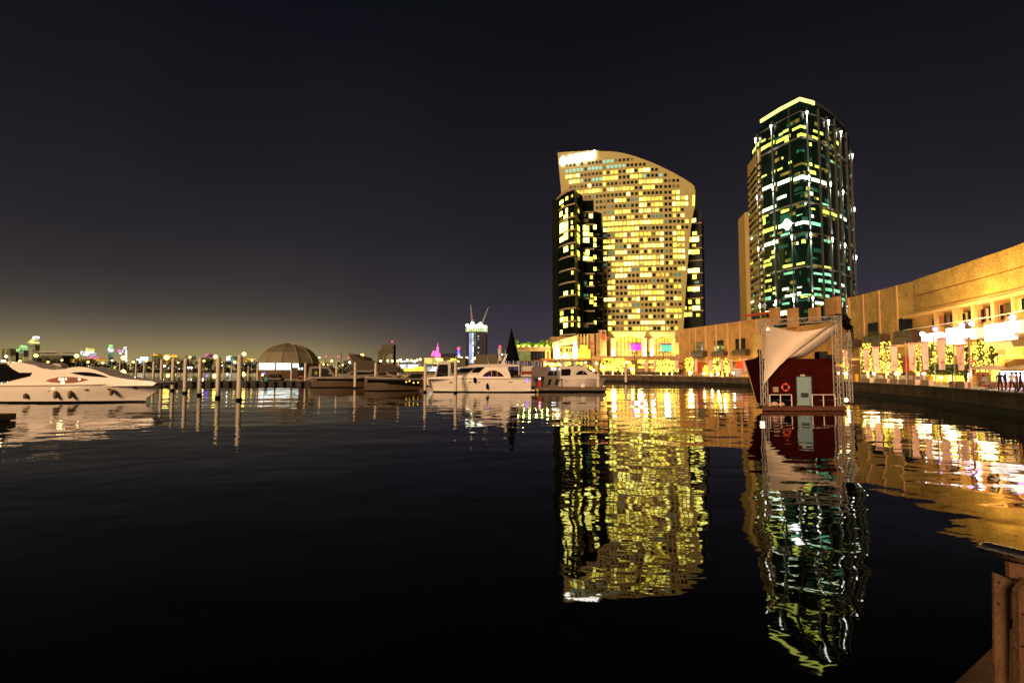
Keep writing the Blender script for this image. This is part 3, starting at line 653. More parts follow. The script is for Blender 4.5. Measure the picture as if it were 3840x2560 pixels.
# curved entrance hall left of the portals
hall = thing('entrance_hall', 'glowing yellow entrance hall with tall frame at the foot of the dark tower', 'building', (P(2120,1345,YP-14).x, YP-14, P(2120,1347,YP-14).z))
HX = [P(x, 1300, YP-14).x for x in (2076, 2084, 2150, 2165)]
zt_, zb_ = P(2076, 1272, YP-14).z, P(2076, 1348, YP-14).z
m = MB(); m.prism([(HX[0], YP-14, zt_-1), (HX[3], YP-14, zt_+1.6), (HX[3], YP-14, zt_-1.4), (HX[0], YP-14, zt_-2.8)], (0, 5, 0)); m.build('canopy', M['portal'], hall)
for a, b in ((0, 1), (2, 3)):
    m = MB(); m.prism([(HX[a], YP-14, zt_-2.85), (HX[b], YP-14, zt_-1.9), (HX[b], YP-14, zb_), (HX[a], YP-14, zb_)], (0, 5, 0)); m.build('pier', M['portal'], hall)
m = MB(); m.box(HX[1], HX[2], YP-10, YP-9.8, zb_, zt_-2.5); m.build('glazing', M['yellowin'], hall)
for x in (2098, 2104, 2124, 2128.5, 2137, 2144):
    q = P(x, 1300, YP-11); m = MB(); m.box(q.x-.22, q.x+.22, YP-11, YP-10.7, zb_+3, zt_-3.2); m.build('window', M['mullion'], hall)
for x, y in ((2089, 1325), (2157, 1318)):
    q = P(x, y, YP-17); m = MB(); m.lathe((q.x, q.y, q.z-3), [(.2, 0), (.8, 1.2), (.85, 4), (.5, 5.5), (.1, 6.5)], 8); m.build('floodlight', M['sign'], hall)
    lamp('hall_flood', (q.x, q.y-1.5, q.z-1), 7000, (1, .84, .40), .6)
for x, y, r in ((2112, 1342, .9), (2122, 1336, 1.2), (2128, 1342, .8)):
    q = P(x, y, YP-18); m = MB(); m.ball(q, r, 0, 10, 6); m.build('globe_light', M['lampwarm'], hall)
# tall posts, pink blocks, pylon
for i, x in enumerate((2168, 2179, 2191, 2203)):
    q = P(x, 1252, YP-8); z0 = P(x, 1346, YP-8).z
    m = MB(); m.tube([(q.x, q.y, z0), (q.x, q.y, q.z)], .28, 6); tag(m.build('tall_post', M['portal'], org=(q.x, q.y, z0)), '%s from the left of four tall slim pale posts beside the entrance hall' % ORD[i], 'post', 'tall slim posts by the entrance hall')
for i, (x, w_) in enumerate(((2173, 2.2), (2184, 2.6), (2190, 2.2), (2198, 1.6), (2206, 2.4))):
    q = P(x, 1306, YP-10); z0 = P(x, 1346, YP-10).z; m = MB(); m.box(q.x-w_/3, q.x+w_/3, q.y, q.y+.8, z0, q.z+random.uniform(-.6, 1.5))
    tag(m.build('lit_column', M[['yellowin', 'winlit2'][i % 2]], org=(q.x, q.y, z0)), '%s from the left of the short glowing yellow columns below the tall posts' % ORD[i], 'column', 'short glowing columns')
pb = thing('stone_block', 'tall pink stone block split by a dark slot, between posts and portals', 'building', (P(2228,1345,YP-6).x, YP-6, zb_))
m = MB(); pxbox(m, 2208, 2229, 1251, 1345, YP-6, 6); m.build('left_half', M['podium'], pb)
m = MB(); pxbox(m, 2229.2, 2235.5, 1255, 1345, YP-3, 3); m.build('slot', M['glassdark'], pb)
m = MB(); pxbox(m, 2236, 2249, 1249, 1345, YP-6, 6); m.build('right_half', M['podium'], pb)
m = MB()
for y in (1287, 1306, 1324): pxbox(m, 2208, 2228, y, y+2.5, YP-6.15, .12)
m.build('groove', M['redwall'], pb)
py = thing('pylon', 'square orange pylon with dark top opening standing left of the wide portal', 'pylon', (P(2262,1345,YP-8).x, YP-8, zb_))
m = MB(); pxbox(m, 2250, 2274, 1237, 1345, YP-6.5, 4); m.build('shaft', M['podium'], py)
m = MB(); pxbox(m, 2258, 2269, 1245, 1251, YP-6.7, .15); m.build('opening', M['mullion'], py)
m = MB(); pxbox(m, 2259, 2269, 1252, 1275, YP-6.75, .2); m.build('panel', M['redwall'], py)
m = MB(); pxbox(m, 2265, 2269, 1285, 1345, YP-8.5, .5); m.build('light_strip', M['yellowin'], py)
# garden pavilion
YG = 192
gv = thing('garden_pavilion', 'low pavilion with black glazing and yellow door frame under lit shrubs', 'building', (P(2000,1350,YG).x, YG, DECK))
m = MB(); pxbox(m, 1936, 2064, 1304, 1352, YG, 16); m.build('wall', M['podium'], gv)
m = MB(); pxbox(m, 1938, 1990, 1316, 1350, YG-.3, .25); m.build('glazing', M['greenglass'], gv)
m = MB(); pxbox(m, 1991, 2043, 1317, 1350, YG-.4, .35); m.build('dark_glazing', M['glassdark'], gv)
for x in (2003, 2015, 2026, 2034):
    m = MB(); pxbox(m, x-.5, x+.5, 1317, 1350, YG-.5, .08); m.build('mullion', M['mullion'], gv)
m = MB(); pxbox(m, 2045, 2049, 1312, 1350, YG-.6, .5); pxbox(m, 2060, 2064, 1312, 1350, YG-.6, .5); pxbox(m, 2049, 2060, 1312, 1317, YG-.6, .5); pxbox(m, 2049, 2060, 1344, 1350, YG-.6, .5); m.build('door_frame', M['yellowin'], gv)
m = MB(); pxbox(m, 2049.5, 2059.5, 1318, 1343, YG-.55, .3); m.build('door', M['redin'], gv)
m = MB(); pxbox(m, 1934, 2066, 1300, 1305, YG-1, 18); m.build('roof', M['podium'], gv)
def crown(mb, c, r, h, n, size, mi=0, clumps=9):
    """leaf clusters gathered in clumps, uneven outline, gaps between"""
    cl = []
    for i in range(clumps):
        a = random.uniform(0, 2*math.pi); q = math.sqrt(random.random())*.75; z = random.uniform(-.75, .8)
        s_ = math.sqrt(max(.1, 1-z*z)); cl.append((c[0]+r*q*s_*math.cos(a), c[1]+r*q*s_*math.sin(a), c[2]+h*z, r*random.uniform(.28, .5)))
    for i in range(n):
        k = random.choice(cl)
        v = Vector((random.gauss(0, 1), random.gauss(0, 1), random.gauss(0, .8))); v = v.normalized()*k[3]*random.uniform(.55, 1.1)
        mb.leaf((k[0]+v.x, k[1]+v.y, k[2]+v.z*h/r), size*random.uniform(.6, 1.3), mi)
M['shrublit'] = mat('lit_foliage', (.12, .20, .02), .7, var=.5, vs=1.5)
for i in range(13):
    x = 1938+i*10.8+random.uniform(-3, 3); yb = 1303; h = random.uniform(14, 30); q = P(x, yb, YG+3+random.uniform(-1, 3)); hh = h/1920*YG
    t = thing('garden_shrub', '%s shrub from the left on the pavilion roof, lit yellow-green from below' % ORD[i], 'shrub', (q.x, q.y, q.z), 'lit shrubs on the pavilion roof')
    m = MB(); crown(m, (q.x, q.y, q.z+hh*.55), 1.1+random.random()*.5, hh*.5, 130, .34, 0, 6); m.build('foliage', M['shrublit'], t)
    m = MB(); m.tube([(q.x, q.y, q.z-.5), (q.x+.1, q.y, q.z+hh*.7)], [.12, .04], 6); m.build('trunk', M['bark'], t)
    if i % 2 == 0:
        m = MB(); m.ball((q.x+.5, q.y-1.6, q.z+.5), .42, 0, 8, 5); m.build('uplight', M['winlit'], t); lamp('shrub_light', (q.x+.5, q.y-2.4, q.z+.8), 420, (.85, 1, .2), .3)
def palm(name, px, yb, yt, Y, label, lit=False, fr=2.6):
    a = P(px, yb, Y); b = P(px, yt, Y); t = thing(name, label, 'palm tree', a)
    m = MB(); m.tube([a, a.lerp(b, .5)+Vector((.15, 0, 0)), b], [.28, .2, .16], 8); m.build('trunk', M['trunklit' if lit else 'bark'], t)
    m = MB()
    for i in range(16):
        an = 2*math.pi*i/16+random.random()*.3; el = random.uniform(.0, .9); d = Vector((math.cos(an), math.sin(an), 0)); p0 = b; pts = []
        for k in range(6):
            u = k/5; pts.append(b+d*fr*u*math.cos(el*.5)+Vector((0, 0, fr*(math.sin(el)*u-.75*u*u))))
        side = Vector((-d.y, d.x, 0))
        for k in range(5):
            for sgn in (1, -1):
                for h_ in (0, .5):
                    q = pts[k].lerp(pts[k+1], h_); m.add([q, q+d*.12, q+side*sgn*.55*(1-.12*k)+d*.25+Vector((0, 0, -.28))], [(0, 1, 2)])
    m.build('crown', M['leafdark' if not lit else 'shrublit'], t); return t
palm('palm_tree', 2107, 1346, 1281, YP-20, 'dark palm in front of the glowing yellow entrance hall', fr=3.2)

# ================================================================== MALL
MW = Wall([(52, 40), (59.5, 59.5), (65.5, 82), (68, 102), (67.6, 118), (63.6, 136), (57, 163), (55.3, 168), (54.3, 170.5)], 1)
def lattice(name, c1, c2, c3, scale=1.0, rough=.75):
    m = bpy.data.materials.new(name); m.use_nodes = True; t = m.node_tree; b = t.nodes['Principled BSDF']; b.inputs['Roughness'].default_value = rough
    tc_ = t.nodes.new('ShaderNodeTexCoord'); k = t.links.new
    mp = t.nodes.new('ShaderNodeMapping'); mp.inputs['Scale'].default_value = (scale, scale, scale*1.15); k(tc_.outputs['Object'], mp.inputs[0])
    v = t.nodes.new('ShaderNodeTexVoronoi'); v.feature = 'DISTANCE_TO_EDGE'; v.inputs["Scale"].default_value = 3.0; k(mp.outputs[0], v.inputs['Vector'])
    n = t.nodes.new('ShaderNodeTexNoise'); n.inputs['Scale'].default_value = .45; n.inputs['Detail'].default_value = 5; k(mp.outputs[0], n.inputs['Vector'])
    r1 = ramp(t, [(0, c1), (.10, c1), (.16, c2), (.5, c3)], 'LINEAR'); k(v.outputs['Distance'], r1.inputs[0])
    mr = t.nodes.new('ShaderNodeMapRange'); mr.inputs[1].default_value = .35; mr.inputs[2].default_value = .65; mr.inputs[3].default_value = .75; mr.inputs[4].default_value = 1.15; k(n.outputs['Fac'], mr.inputs[0])
    x = t.nodes.new('ShaderNodeMix'); x.data_type = 'RGBA'; x.blend_type = 'MULTIPLY'; x.inputs[0].default_value = 1; k(r1.outputs[0], x.inputs[6]); k(mr.outputs[0], x.inputs[7]); k(x.outputs[2], b.inputs['Base Color'])
    bu = t.nodes.new('ShaderNodeBump'); bu.inputs['Distance'].default_value = .25; bu.inputs['Strength'].default_value = .4; bu.invert = True; k(v.outputs['Distance'], bu.inputs['Height']); k(bu.outputs[0], b.inputs['Normal'])
    return m
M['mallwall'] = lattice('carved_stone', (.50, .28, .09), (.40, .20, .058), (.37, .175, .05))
M['mallwall2'] = lattice('carved_stone_gold', (.62, .42, .13), (.50, .31, .08), (.46, .27, .07), .8)  # lighter gold copy of the carved stone, lamp wash put into the colour
M['mallplain'] = jointed('mall_render', (.46, .25, .09), .35, .15)
M['pilaster'] = mat('mall_pilaster', (.58, .36, .15), .75)
M['shopwood'] = mat('shop_timber', (.26, .09, .04), .6, var=.3, vs=1)
HM = 18.0
M['shoprow'] = cells('shop_row', (1, .38, .06), 1.3, .45, .55, .8); M['shoprow2'] = cells('upper_shop_row', (1, .52, .14), 1.6, .5, .5, .6)
mall = thing('shopping_mall', 'long curved orange stone waterfront mall with carved walls and square openings', 'building', (62, 100, DECK))
tB = MW.at(3440, 14); tC0 = MW.at(3182, 14); tC1 = MW.at(2876, 14)
ZW = 6.2      # underside of the carved wall
# right half: lower field, seam, upper field leaning out over the terrace
m = MB(); MW.ribbon(m, 0, tB-.02, 12.75, 15.35, .35, 1.6); m.build('carved_wall', M['mallwall2'], mall)
m = MB(); MW.ribbon(m, 0, tB-.02, 15.5, HM, .5, 1.7); m.build('carved_wall', M['mallwall2'], mall)
m = MB(); MW.ribbon(m, 0, tB-.02, 15.35, 15.5, .25, 1.4); m.build('seam', M['shopwood'], mall)
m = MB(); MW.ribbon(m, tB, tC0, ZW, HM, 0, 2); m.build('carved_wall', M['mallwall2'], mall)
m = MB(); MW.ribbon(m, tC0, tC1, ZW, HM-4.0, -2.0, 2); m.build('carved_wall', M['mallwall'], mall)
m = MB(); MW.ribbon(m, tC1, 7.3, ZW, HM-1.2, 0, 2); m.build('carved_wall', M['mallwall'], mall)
m = MB(); MW.ribbon(m, 7.3, 8, 4.2, HM-3.6, -.6, 2); m.build('plain_wall', M['mallplain'], mall)
m = MB(); MW.ribbon(m, 0, tB, 12.3, 12.75, 1.2, 3.0); MW.ribbon(m, 0, tB+.03, 11.85, 12.28, 1.9, 3.0); MW.ribbon(m, MW.at(3492, 9), tB, ZW, 11.85, .4, 1.0); m.build('cornice', M['pilaster'], mall)
# ground floor back wall and main mass
m = MB(); MW.ribbon(m, 0, 8, DECK, ZW, -3.0, 1.2); m.build('shop_front', M['shoprow'], mall)
m = MB(); MW.ribbon(m, 0, tB, ZW, 12.0, -3.0, 1.2); m.build('upper_shop_front', M['shoprow2'], mall)
m = MB(); MW.ribbon(m, 0, 8, DECK, 13.4, -6.5, 24); m.build('core', M['mallplain'], mall)
m = MB(); MW.ribbon(m, 0, tB, 7.25, 7.6, 3.2, 8); MW.ribbon(m, tB, 8, ZW-.3, ZW-.02, .3, 5); m.build('slab', M['pilaster'], mall)
k = tB; n_ = 0
while k < 7.9:
    
    if not (tC0 < k < tC1):
        off = .18; m = MB(); MW.ribbon(m, k-.012, k+.012, ZW, (HM if k <= tC0 else (HM-1.2 if k < 7.3 else HM-3.6)), off if k < 7.3 else -.4, .6); m.build('pilaster', M['pilaster'], mall)
    q0 = MW.pt(k); L_ = (MW.pt(k+.1)-q0).length/.1; k += 5.2/L_
for px in ():
    t_ = MW.at(px, 12, 2); m = MB(); MW.ribbon(m, t_-.01, t_+.01, 9.7, HM, 2.05, .6); m.build('pilaster', M['pilaster'], mall)
# roof blocks
for x0, x1, y0, y1, off in ((2884,2914,1155,1213,-1.2),(2951,2982,1156,1228,-1.2),(3031,3063,1154,1203,-1.2),(3093,3138,1115,1180,-3.5),(3171,3192,1115,1145,-4)):
    m = MB(); MW.panel(m, x0, x1, y0, y1, off, 1.0); m.build('roof_block', M['mallplain'], mall)
m = MB(); MW.panel(m, 2796, 2880, 1174, 1182, -3, .6); m.build('roof_parapet', M['redwall'], mall)
# square openings with hedge-planted balconies
for i, (x0, x1, y0, y1, bx0, bx1, by0, by1) in enumerate([(2602,2635,1282,1318,2591,2635,1316,1337),(2679,2713,1276,1320,2666,2713,1318,1334),(2758,2794,1269,1317,2744,2794,1312,1332),(3187,3199,1222,1290,3175,3198,1275,1300),(3255,3300,1209,1262,3238,3301,1258,1296),(3371,3418,1191,1250,3350,3419,1244,1288)]):
    m = MB(); MW.panel(m, x0, x1, y0, y1+8, .12, .5); w_ = m.build('opening', M['glassdark'], mall)
    m = MB(); MW.panel(m, bx0, bx1, by0, by1, 1.6, 1.7); o = m.build('balcony', M['mullion'], mall)
    m = MB(); t0 = MW.at(bx0+2, 8, 1.5); t1 = MW.at(bx1-2, 8, 1.5); z_ = MW.hit((bx0+bx1)/2, by0+3, 1.5)[1]
    for j in range(160):
        t_ = random.uniform(t0, t1); q = MW.pt(t_, random.uniform(.3, 1.75)); m.leaf((q.x, q.y, z_+random.uniform(-.7, .45)), .22)
    m.build('planting', M['hedge'], o)
# carved panel left of the stage, its light put into gold stone, red columns
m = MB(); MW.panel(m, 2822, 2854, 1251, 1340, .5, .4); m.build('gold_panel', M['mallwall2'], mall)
for x0, x1, y0, y1 in ((2616,2627,1337,1398),(2680,2712,1334,1352),(2761,2786,1332,1388),(3374,3404,1300,1392),(3640,3660,1330,1400)):
    m = MB(); MW.panel(m, x0, x1, y0, y1, -.2, .6); m.build('red_column', M['redwall'], mall)
for x0, x1 in ((2536,2542),(2548,2553),(2557,2560)):
    m = MB(); MW.panel(m, x0, x1, 1284, 1328, -.2, .4); m.build('lit_slot', M['yellowin'], mall)
m = MB(); MW.panel(m, 2562, 2575, 1283, 1327, -.2, .4); m.build('opening', M['glassdark'], mall)
# upper glazed row
for x0, x1, y0, y1, k_ in ((3495,3548,1186,1222,0),(3562,3618,1177,1216,1),(3631,3687,1163,1212,0),(3707,3758,1146,1200,2),(3788,3838,1121,1170,1)):
    m = MB(); MW.panel(m, x0, x1, y0, y1, 1.2, .3); o = m.build('window', M[['shopwood', 'amber', 'shopwood'][k_]], mall)
    a = (x1-x0)/4; m = MB(); MW.panel(m, x0, x0+a, y0+3, y1, 1.35, .1); m.build('dark_pane', M['glassdark'], o); m = MB(); MW.panel(m, x1-a*.6, x1, y0-3, y1-3, 1.35, .1); m.build('dark_pane', M['glassdark'], o)
for x in (3487, 3555, 3624, 3697, 3770):
    m = MB(); t_ = MW.at(x, 7, 2.4); MW.ribbon(m, t_-.012, t_+.012, 7.6, 11.85, 1.6, 1.0); m.build('column', M['pilaster'], mall)
m = MB(); MW.ribbon(m, 0, MW.at(3470, 8), 9.75, 9.87, 3.0, .08); m.build('terrace_rail', M['pole'], mall)
# glowing terrace boxes
for i, (x0, x1, y0, y1, k_) in enumerate(((3456,3518,1249,1281,0),(3521,3546,1247,1268,1),(3548,3598,1228,1290,0),(3600,3652,1233,1266,0),(3654,3690,1229,1266,2),(3691,3790,1212,1277,0),(3744,3814,1207,1247,0),(3816,3880,1196,1246,2))):
    m = MB(); off_ = 3.5 + (.3 if i == 6 else 0); MW.panel(m, x0, x1, y0, y1, off_, .6); m.build('light_box', [M['white_gl'], emit('pink_box', (.95, .50, .62), 1.0), emit('peach_box', (1, .62, .35), 1.15)][k_], mall)
for x, y in ((3507, 1234), (3643, 1213), (3608, 1218), (3797, 1190)):
    t_, z_ = MW.hit(x, y, 3.8); q = MW.pt(t_, 3.8); m = MB(); m.ball((q.x, q.y, z_), .3); m.build('violet_lamp', emit('violet', (.45, .25, 1), 5) if 'violet' not in M else M['violet'], mall)
for x, y in ((3471, 1288), (3601, 1276), (3459, 1252)):
    t_, z_ = MW.hit(x, y, 4.6); q = MW.pt(t_, 4.6); m = MB(); m.ball((q.x, q.y, z_), .33); m.build('floodlight', M['sign'], mall); lamp('terrace_flood', (q.x, q.y, z_), 260, (1, .85, .5), .3)
# lit shop bays on the ground floor
for x0, x1, y0, y1, k_ in ((3465,3548,1395,1430,0),(3575,3632,1396,1438,1),(3742,3760,1330,1372,0),(3770,3838,1300,1345,0),(3190,3240,1330,1350,2),(2575,2612,1350,1362,0),(2640,2676,1368,1400,0),(3280,3340,1375,1398,2),(3395,3450,1372,1392,2),(3560,3700,1297,1330,0)):
    m = MB(); MW.panel(m, x0, x1, y0, y1, -2.7, .2); m.build('shop_window', M[['yellowin', 'yellowhot', 'amber'][k_]], mall)
# unseen spots added in mid-air to brighten the mall walls
for px, z_, d, pw in ((3835, 10.5, 5.5, 1500), (3700, 10.5, 5.5, 1700), (3560, 10.5, 5.5, 1500), (3620, 14, 9, 900), (3770, 14, 9, 900), (3462, 6.5, 2.6, 2600), (3485, 11, 7, 1800), (3340, 9, 8, 900), (3400, 4, 5, 800), (3300, 4, 6, 450), (2835, 5, 4, 700), (2730, 5, 4, 420), (2640, 5, 4, 300)):
    t_ = MW.at(px, z_, d); q = MW.pt(t_, d); w2 = MW.pt(t_, 0); lamp('mall_wash', (q.x, q.y, z_), pw*1.7, (1, .64, .19), .4, R(150), (w2.x, w2.y, z_+.5), .4)
# ================================================================== PROMENADE THINGS
def string_tree(px, d, top, wpx, i, label, group='trees wrapped in fairy lights on the promenade', lit=1.0):
    q, t = qp(px, d); zt_ = P(px, top, q.y).z; r = wpx/2/1920*q.y; h = zt_-q.z
    T = thing('promenade_tree', label, 'tree', q, group)
    zc = q.z+h*.62; hc = h*.38
    m = MB(); m.tube([q, q+Vector((.05, 0, h*.25)), q+Vector((-.04, 0, h*.45)), q+Vector((.03, 0, h*.8))], [.17, .14, .11, .04], 8)
    br = []
    for k in range(7):
        a = 2*math.pi*k/7+random.random()*.5; e = Vector((r*.8*math.cos(a), r*.8*math.sin(a), h*random.uniform(.5, .85))); b = q+Vector((0, 0, h*random.uniform(.33, .45)))
        m.tube([b, b.lerp(q+e, .5)+Vector((0, 0, -.1)), q+e], [.07, .05, .02], 5); br.append((b, q+e))
    m.build('trunk', M['bark'], T)
    m = MB(); crown(m, (q.x, q.y, zc), r, hc, 260, .26, 0, 9); m.build('crown', M['leaf'], T)
    m = MB(); sz = .060+.0005*q.y
    for b, e in br:                                        # strings wound along the limbs, hanging in loops
        n = int(13*lit)
        for k in range(n):
            p_ = b.lerp(e, k/n)+Vector((random.gauss(0, .12), random.gauss(0, .12), random.gauss(0, .12)-.25*math.sin(math.pi*k/n))); m.octa(p_, sz*random.uniform(.7, 1.5), random.choice((0, 0, 1)))
    for k in range(int(105*lit)):
        a = random.uniform(0, 6.28); s_ = random.uniform(.5, 1.0); el = random.uniform(-.95, 1)
        p_ = (q.x+r*s_*math.cos(a)*math.sqrt(1-el*el*.7), q.y+r*s_*math.sin(a), zc+hc*el); m.octa(p_, sz*random.uniform(.6, 1.6), random.choice((0, 1, 1)))
    m.build('string_lights', [M['fairy'], M['fairy2']], T)
    m = MB(); m.tube([q+Vector((0, 0, .3)), q+Vector((0, 0, h*.42))], [.21, .17], 8); m.build('trunk_wrap', M['trunklit'], T)
TREES = [(2263,9,1352,26,''),(2298,8,1345,44,''),(2331,9,1355,24,''),(2372,9,1368,16,''),(2478,11,1350,34,''),(2500,8,1347,36,''),(2521,10,1356,22,''),(2586,8,1340,38,''),(2690,8,1341,34,''),(2727,8,1344,28,''),
         (3173,8,1312,20,''),(3254,8,1288,44,''),(3328,9,1282,46,''),(3372,11,1325,24,''),(3443,10,1296,26,''),(3500,10,1284,32,''),(3562,10,1294,36,''),(3629,12,1280,28,''),(3688,9,1278,58,''),(3724,12,1296,30,'')]
TL = ['small round fairy-lit tree beside the boat stern pile, leftmost on the promenade', 'broad blazing fairy-lit tree under the left edge of the wide portal', 'narrow fairy-lit tree just right of the broad blazing one below the wide portal', 'thin fairy-lit sapling below the magenta screen', 'fairy-lit tree left of a touching pair below the cyan screen portal', 'brightest fairy-lit tree below the cyan screen portal', 'small fairy-lit tree at the right end of the group below the cyan screen', 'full golden fairy-lit tree beside the red column left of the red stage', 'fairy-lit tree below the middle dark balcony left of the red stage', 'fairy-lit tree nearest the prow of the red stage',
      'slim fairy-lit tree glimpsed just behind the right truss of the stage', 'round bright fairy-lit tree, first full one right of the stage', 'tall ring-shaped fairy-lit tree below the dark square balconies', 'sparse dim fairy-lit tree in front of the red column', 'narrow fairy-lit tree at the left end of the glowing terrace boxes', 'fairy-lit tree below the leftmost white terrace box', 'fairy-lit tree below the tallest white terrace box', 'small fairy-lit tree behind the purple lamp post', 'widest fairy-lit tree, sprawling above the cream parasol', 'fairy-lit tree behind the widest one at the far right']
for i, (px, d, top, wd, _) in enumerate(TREES): string_tree(px, d, top, wd, i, TL[i], lit=.55 if i == 13 else (1.3 if wd > 40 else 1))
for px, d, z_, pw in ((2300, 6, 5, 900), (2500, 6, 5, 900), (2590, 6, 4.5, 350), (2710, 6, 4.5, 420), (3254, 6, 4.5, 260), (3330, 6, 4.5, 260), (3450, 6, 4.5, 260), (3560, 6, 4.5, 300), (3690, 6, 4.5, 300), (2400, 6, 4.5, 500)):
    q, t = qp(px, d, z_); lamp('tree_glow', q, pw, (1, .72, .28), .8)
# banners on poles: (px of pole, px left, px right at top, top y, bottom y)
BN = [(2424,2417,2431,1351,1391),(2459,2450,2464,1352,1390),(2541,2532,2545,1348,1392),(2606,2604,2616,1345,1393),(2657,2660,2675,1347,1392),(2700,2702,2713,1343,1392),(2737,2734,2748,1343,1394),(2793,2787,2803,1340,1392),
      (3171,3163,3178,1311,1372),(3229,3236,3259,1307,1391),(3275,3271,3297,1299,1390),(3328,3337,3366,1294,1391),(3401,3404,3434,1285,1388),(3452,3454,3482,1280,1386),(3509,3512,3546,1267,1386),(3583,3585,3617,1292,1388)]
BL = ['below the right pier of the wide portal', 'between the two white portals', 'at the right edge of the cyan screen portal', 'beside the full golden tree left of the stage', 'left of the middle dark balcony', 'between two fairy-lit trees left of the stage', 'second to the left of the stage prow', 'touching the stage prow', 'seen through the right truss of the stage', 'in front of the round tree, first full banner right of the stage', 'between the round tree and the ring-shaped tree', 'in front of the ring-shaped tree', 'left of the leftmost white terrace box', 'under the leftmost white terrace box', 'just left of the tallest white terrace box', 'with a faint loop drawn near its foot, last one on the right']
for i, (pp, x0, x1, y0, y1) in enumerate(BN):
    q, t = qp(pp, 1.2); Y = q.y
    T = thing('banner_pole', 'tapered pink banner '+BL[i], 'banner', q, 'tapered banners along the promenade')
    zt_ = P(pp, y0-2, Y).z; m = MB(); m.tube([q, (q.x, q.y, zt_)], .055, 6); m.build('pole', M['pole'], T)
    a = P(x0, y0, Y); b = P(x1, y0, Y); zb_ = P(x0, y1, Y).z; w_ = b.x-a.x; n = 6
    rows = []
    for j in range(9):
        v = j/8; s_ = 1-.30*v; sx = (1 if i >= 8 else 0)
        xl = a.x+(w_*(1-s_))*.15 if i >= 8 else a.x-(w_*.0); wl = w_*s_
        rows.append([Vector((xl+wl*k/n, Y-.04+.06*math.sin(k*1.1+j*.7), a.z+(zb_-a.z)*v)) for k in range(n+1)])
    m = MB(); m.grid(rows, back=(0, .03, 0)); cl = m.build('cloth', M['bannerpink'], T)
    m = MB(); arc = [Vector((a.x+w_*.12+w_*.76*k/6, Y-.1, a.z-(a.z-zb_)*.05+(a.z-zb_)*.025*math.sin(math.pi*k/6))) for k in range(7)]
    m.tube(arc, .035*Y/80+.02, 4); m.build('printed_arc', M['bannerarc'], cl)
    if i >= 8:
        m = MB(); c_ = a.lerp(b, .45); zz = a.z+(zb_-a.z)*.80; r_ = w_*.2
        m.tube([Vector((c_.x+r_*math.cos(u*.55)*(1-.03*u), Y-.08, zz+r_*.45*math.sin(u*.55)+.02*u)) for u in range(13)], .018, 4); m.build('printed_scroll', M['bannerarc'], cl)
# posts with lamps on the quay edge (railing of the left half, lamp posts right)
rl_ = thing('quay_railing', 'thin metal railing along the far promenade edge left of the red stage', 'railing', (45, 125, DECK))
t0, t1 = Q.at(2246, DECK, -.4), Q.at(2860, DECK, -.4); t0, t1 = min(t0, t1), max(t0, t1)
m = MB()
for z_ in (1.05, .55): Q.ribbon(m, t0, t1, DECK+.16+z_-.04, DECK+.16+z_, -.38, .05)
m.build('rail', M['pole'], rl_)
for i in range(38):
    t = t0+(t1-t0)*i/37; q = Q.pt(t, -.4); m = MB(); m.tube([(q.x, q.y, DECK+.1), (q.x, q.y, DECK+1.3)], .05, 6); m.build('post', M['pole'], rl_)
LP_ = [(3172,1400),(3279,1400),(3361,1401),(3466,1401),(3530,1416),(3640,1402),(2262,1375),(2590,1399),(2640,1400),(2668,1405),(2692,1402),(2750,1398),(2370,1383)]
for i, (px, y) in enumerate(LP_):
    q, t = qp(px, .9 if px > 3100 else 3); z_ = P(px, y, q.y).z
    T = thing('globe_lamp', '%s from the left of the low globe lamps at the quay edge' % ORD[sorted(x for x, _ in LP_).index(px)], 'lamp', q, 'low globe lamps at the quay edge')
    m = MB(); m.tube([q, (q.x, q.y, z_)], .04, 6); m.build('pole', M['pole'], T)
    m = MB(); m.ball((q.x, q.y, z_), .0027*q.y+.02, 0, 10, 6); m.build('globe', M['lampwarm'], T); lamp('globe_light', (q.x, q.y-.5, z_), 60, (1, .8, .45), .2)
# low planter seats with red-cushioned chairs along the right quay
PB = [(3229,3262),(3280,3326),(3338,3365),(3372,3398),(3403,3432),(3452,3483),(3560,3577),(3585,3599),(3600,3617)]
M['seat'] = mat('seat_stone', (.62, .42, .28), .7, var=.1, vs=2)
M['cushion'] = mat('red_cushion', (.35, .035, .02), .8); M['chairgrey'] = mat('woven_chair', (.30, .24, .18), .8)
for i, (x0, x1) in enumerate(PB):
    m = MB(); z0 = DECK+.16; t0, t1 = Q.at(x0, z0, -.5), Q.at(x1, z0, -.5); Q.ribbon(m, t0, t1, z0, z0+.62, -.5, .5)
    q = Q.pt((t0+t1)/2, -.5); tag(m.build('bench_block', M['seat'], org=(q.x, q.y, z0)), '%s from the left of the low stone seat blocks right of the stage' % ORD[i], 'bench', 'low stone seat blocks on the quay edge')
CH = [3240, 3254, 3270, 3290, 3306, 3322, 3341, 3350, 3379, 3392, 3411, 3424, 3440, 3458, 3470, 3196, 3206]
CH.sort(); proto = None
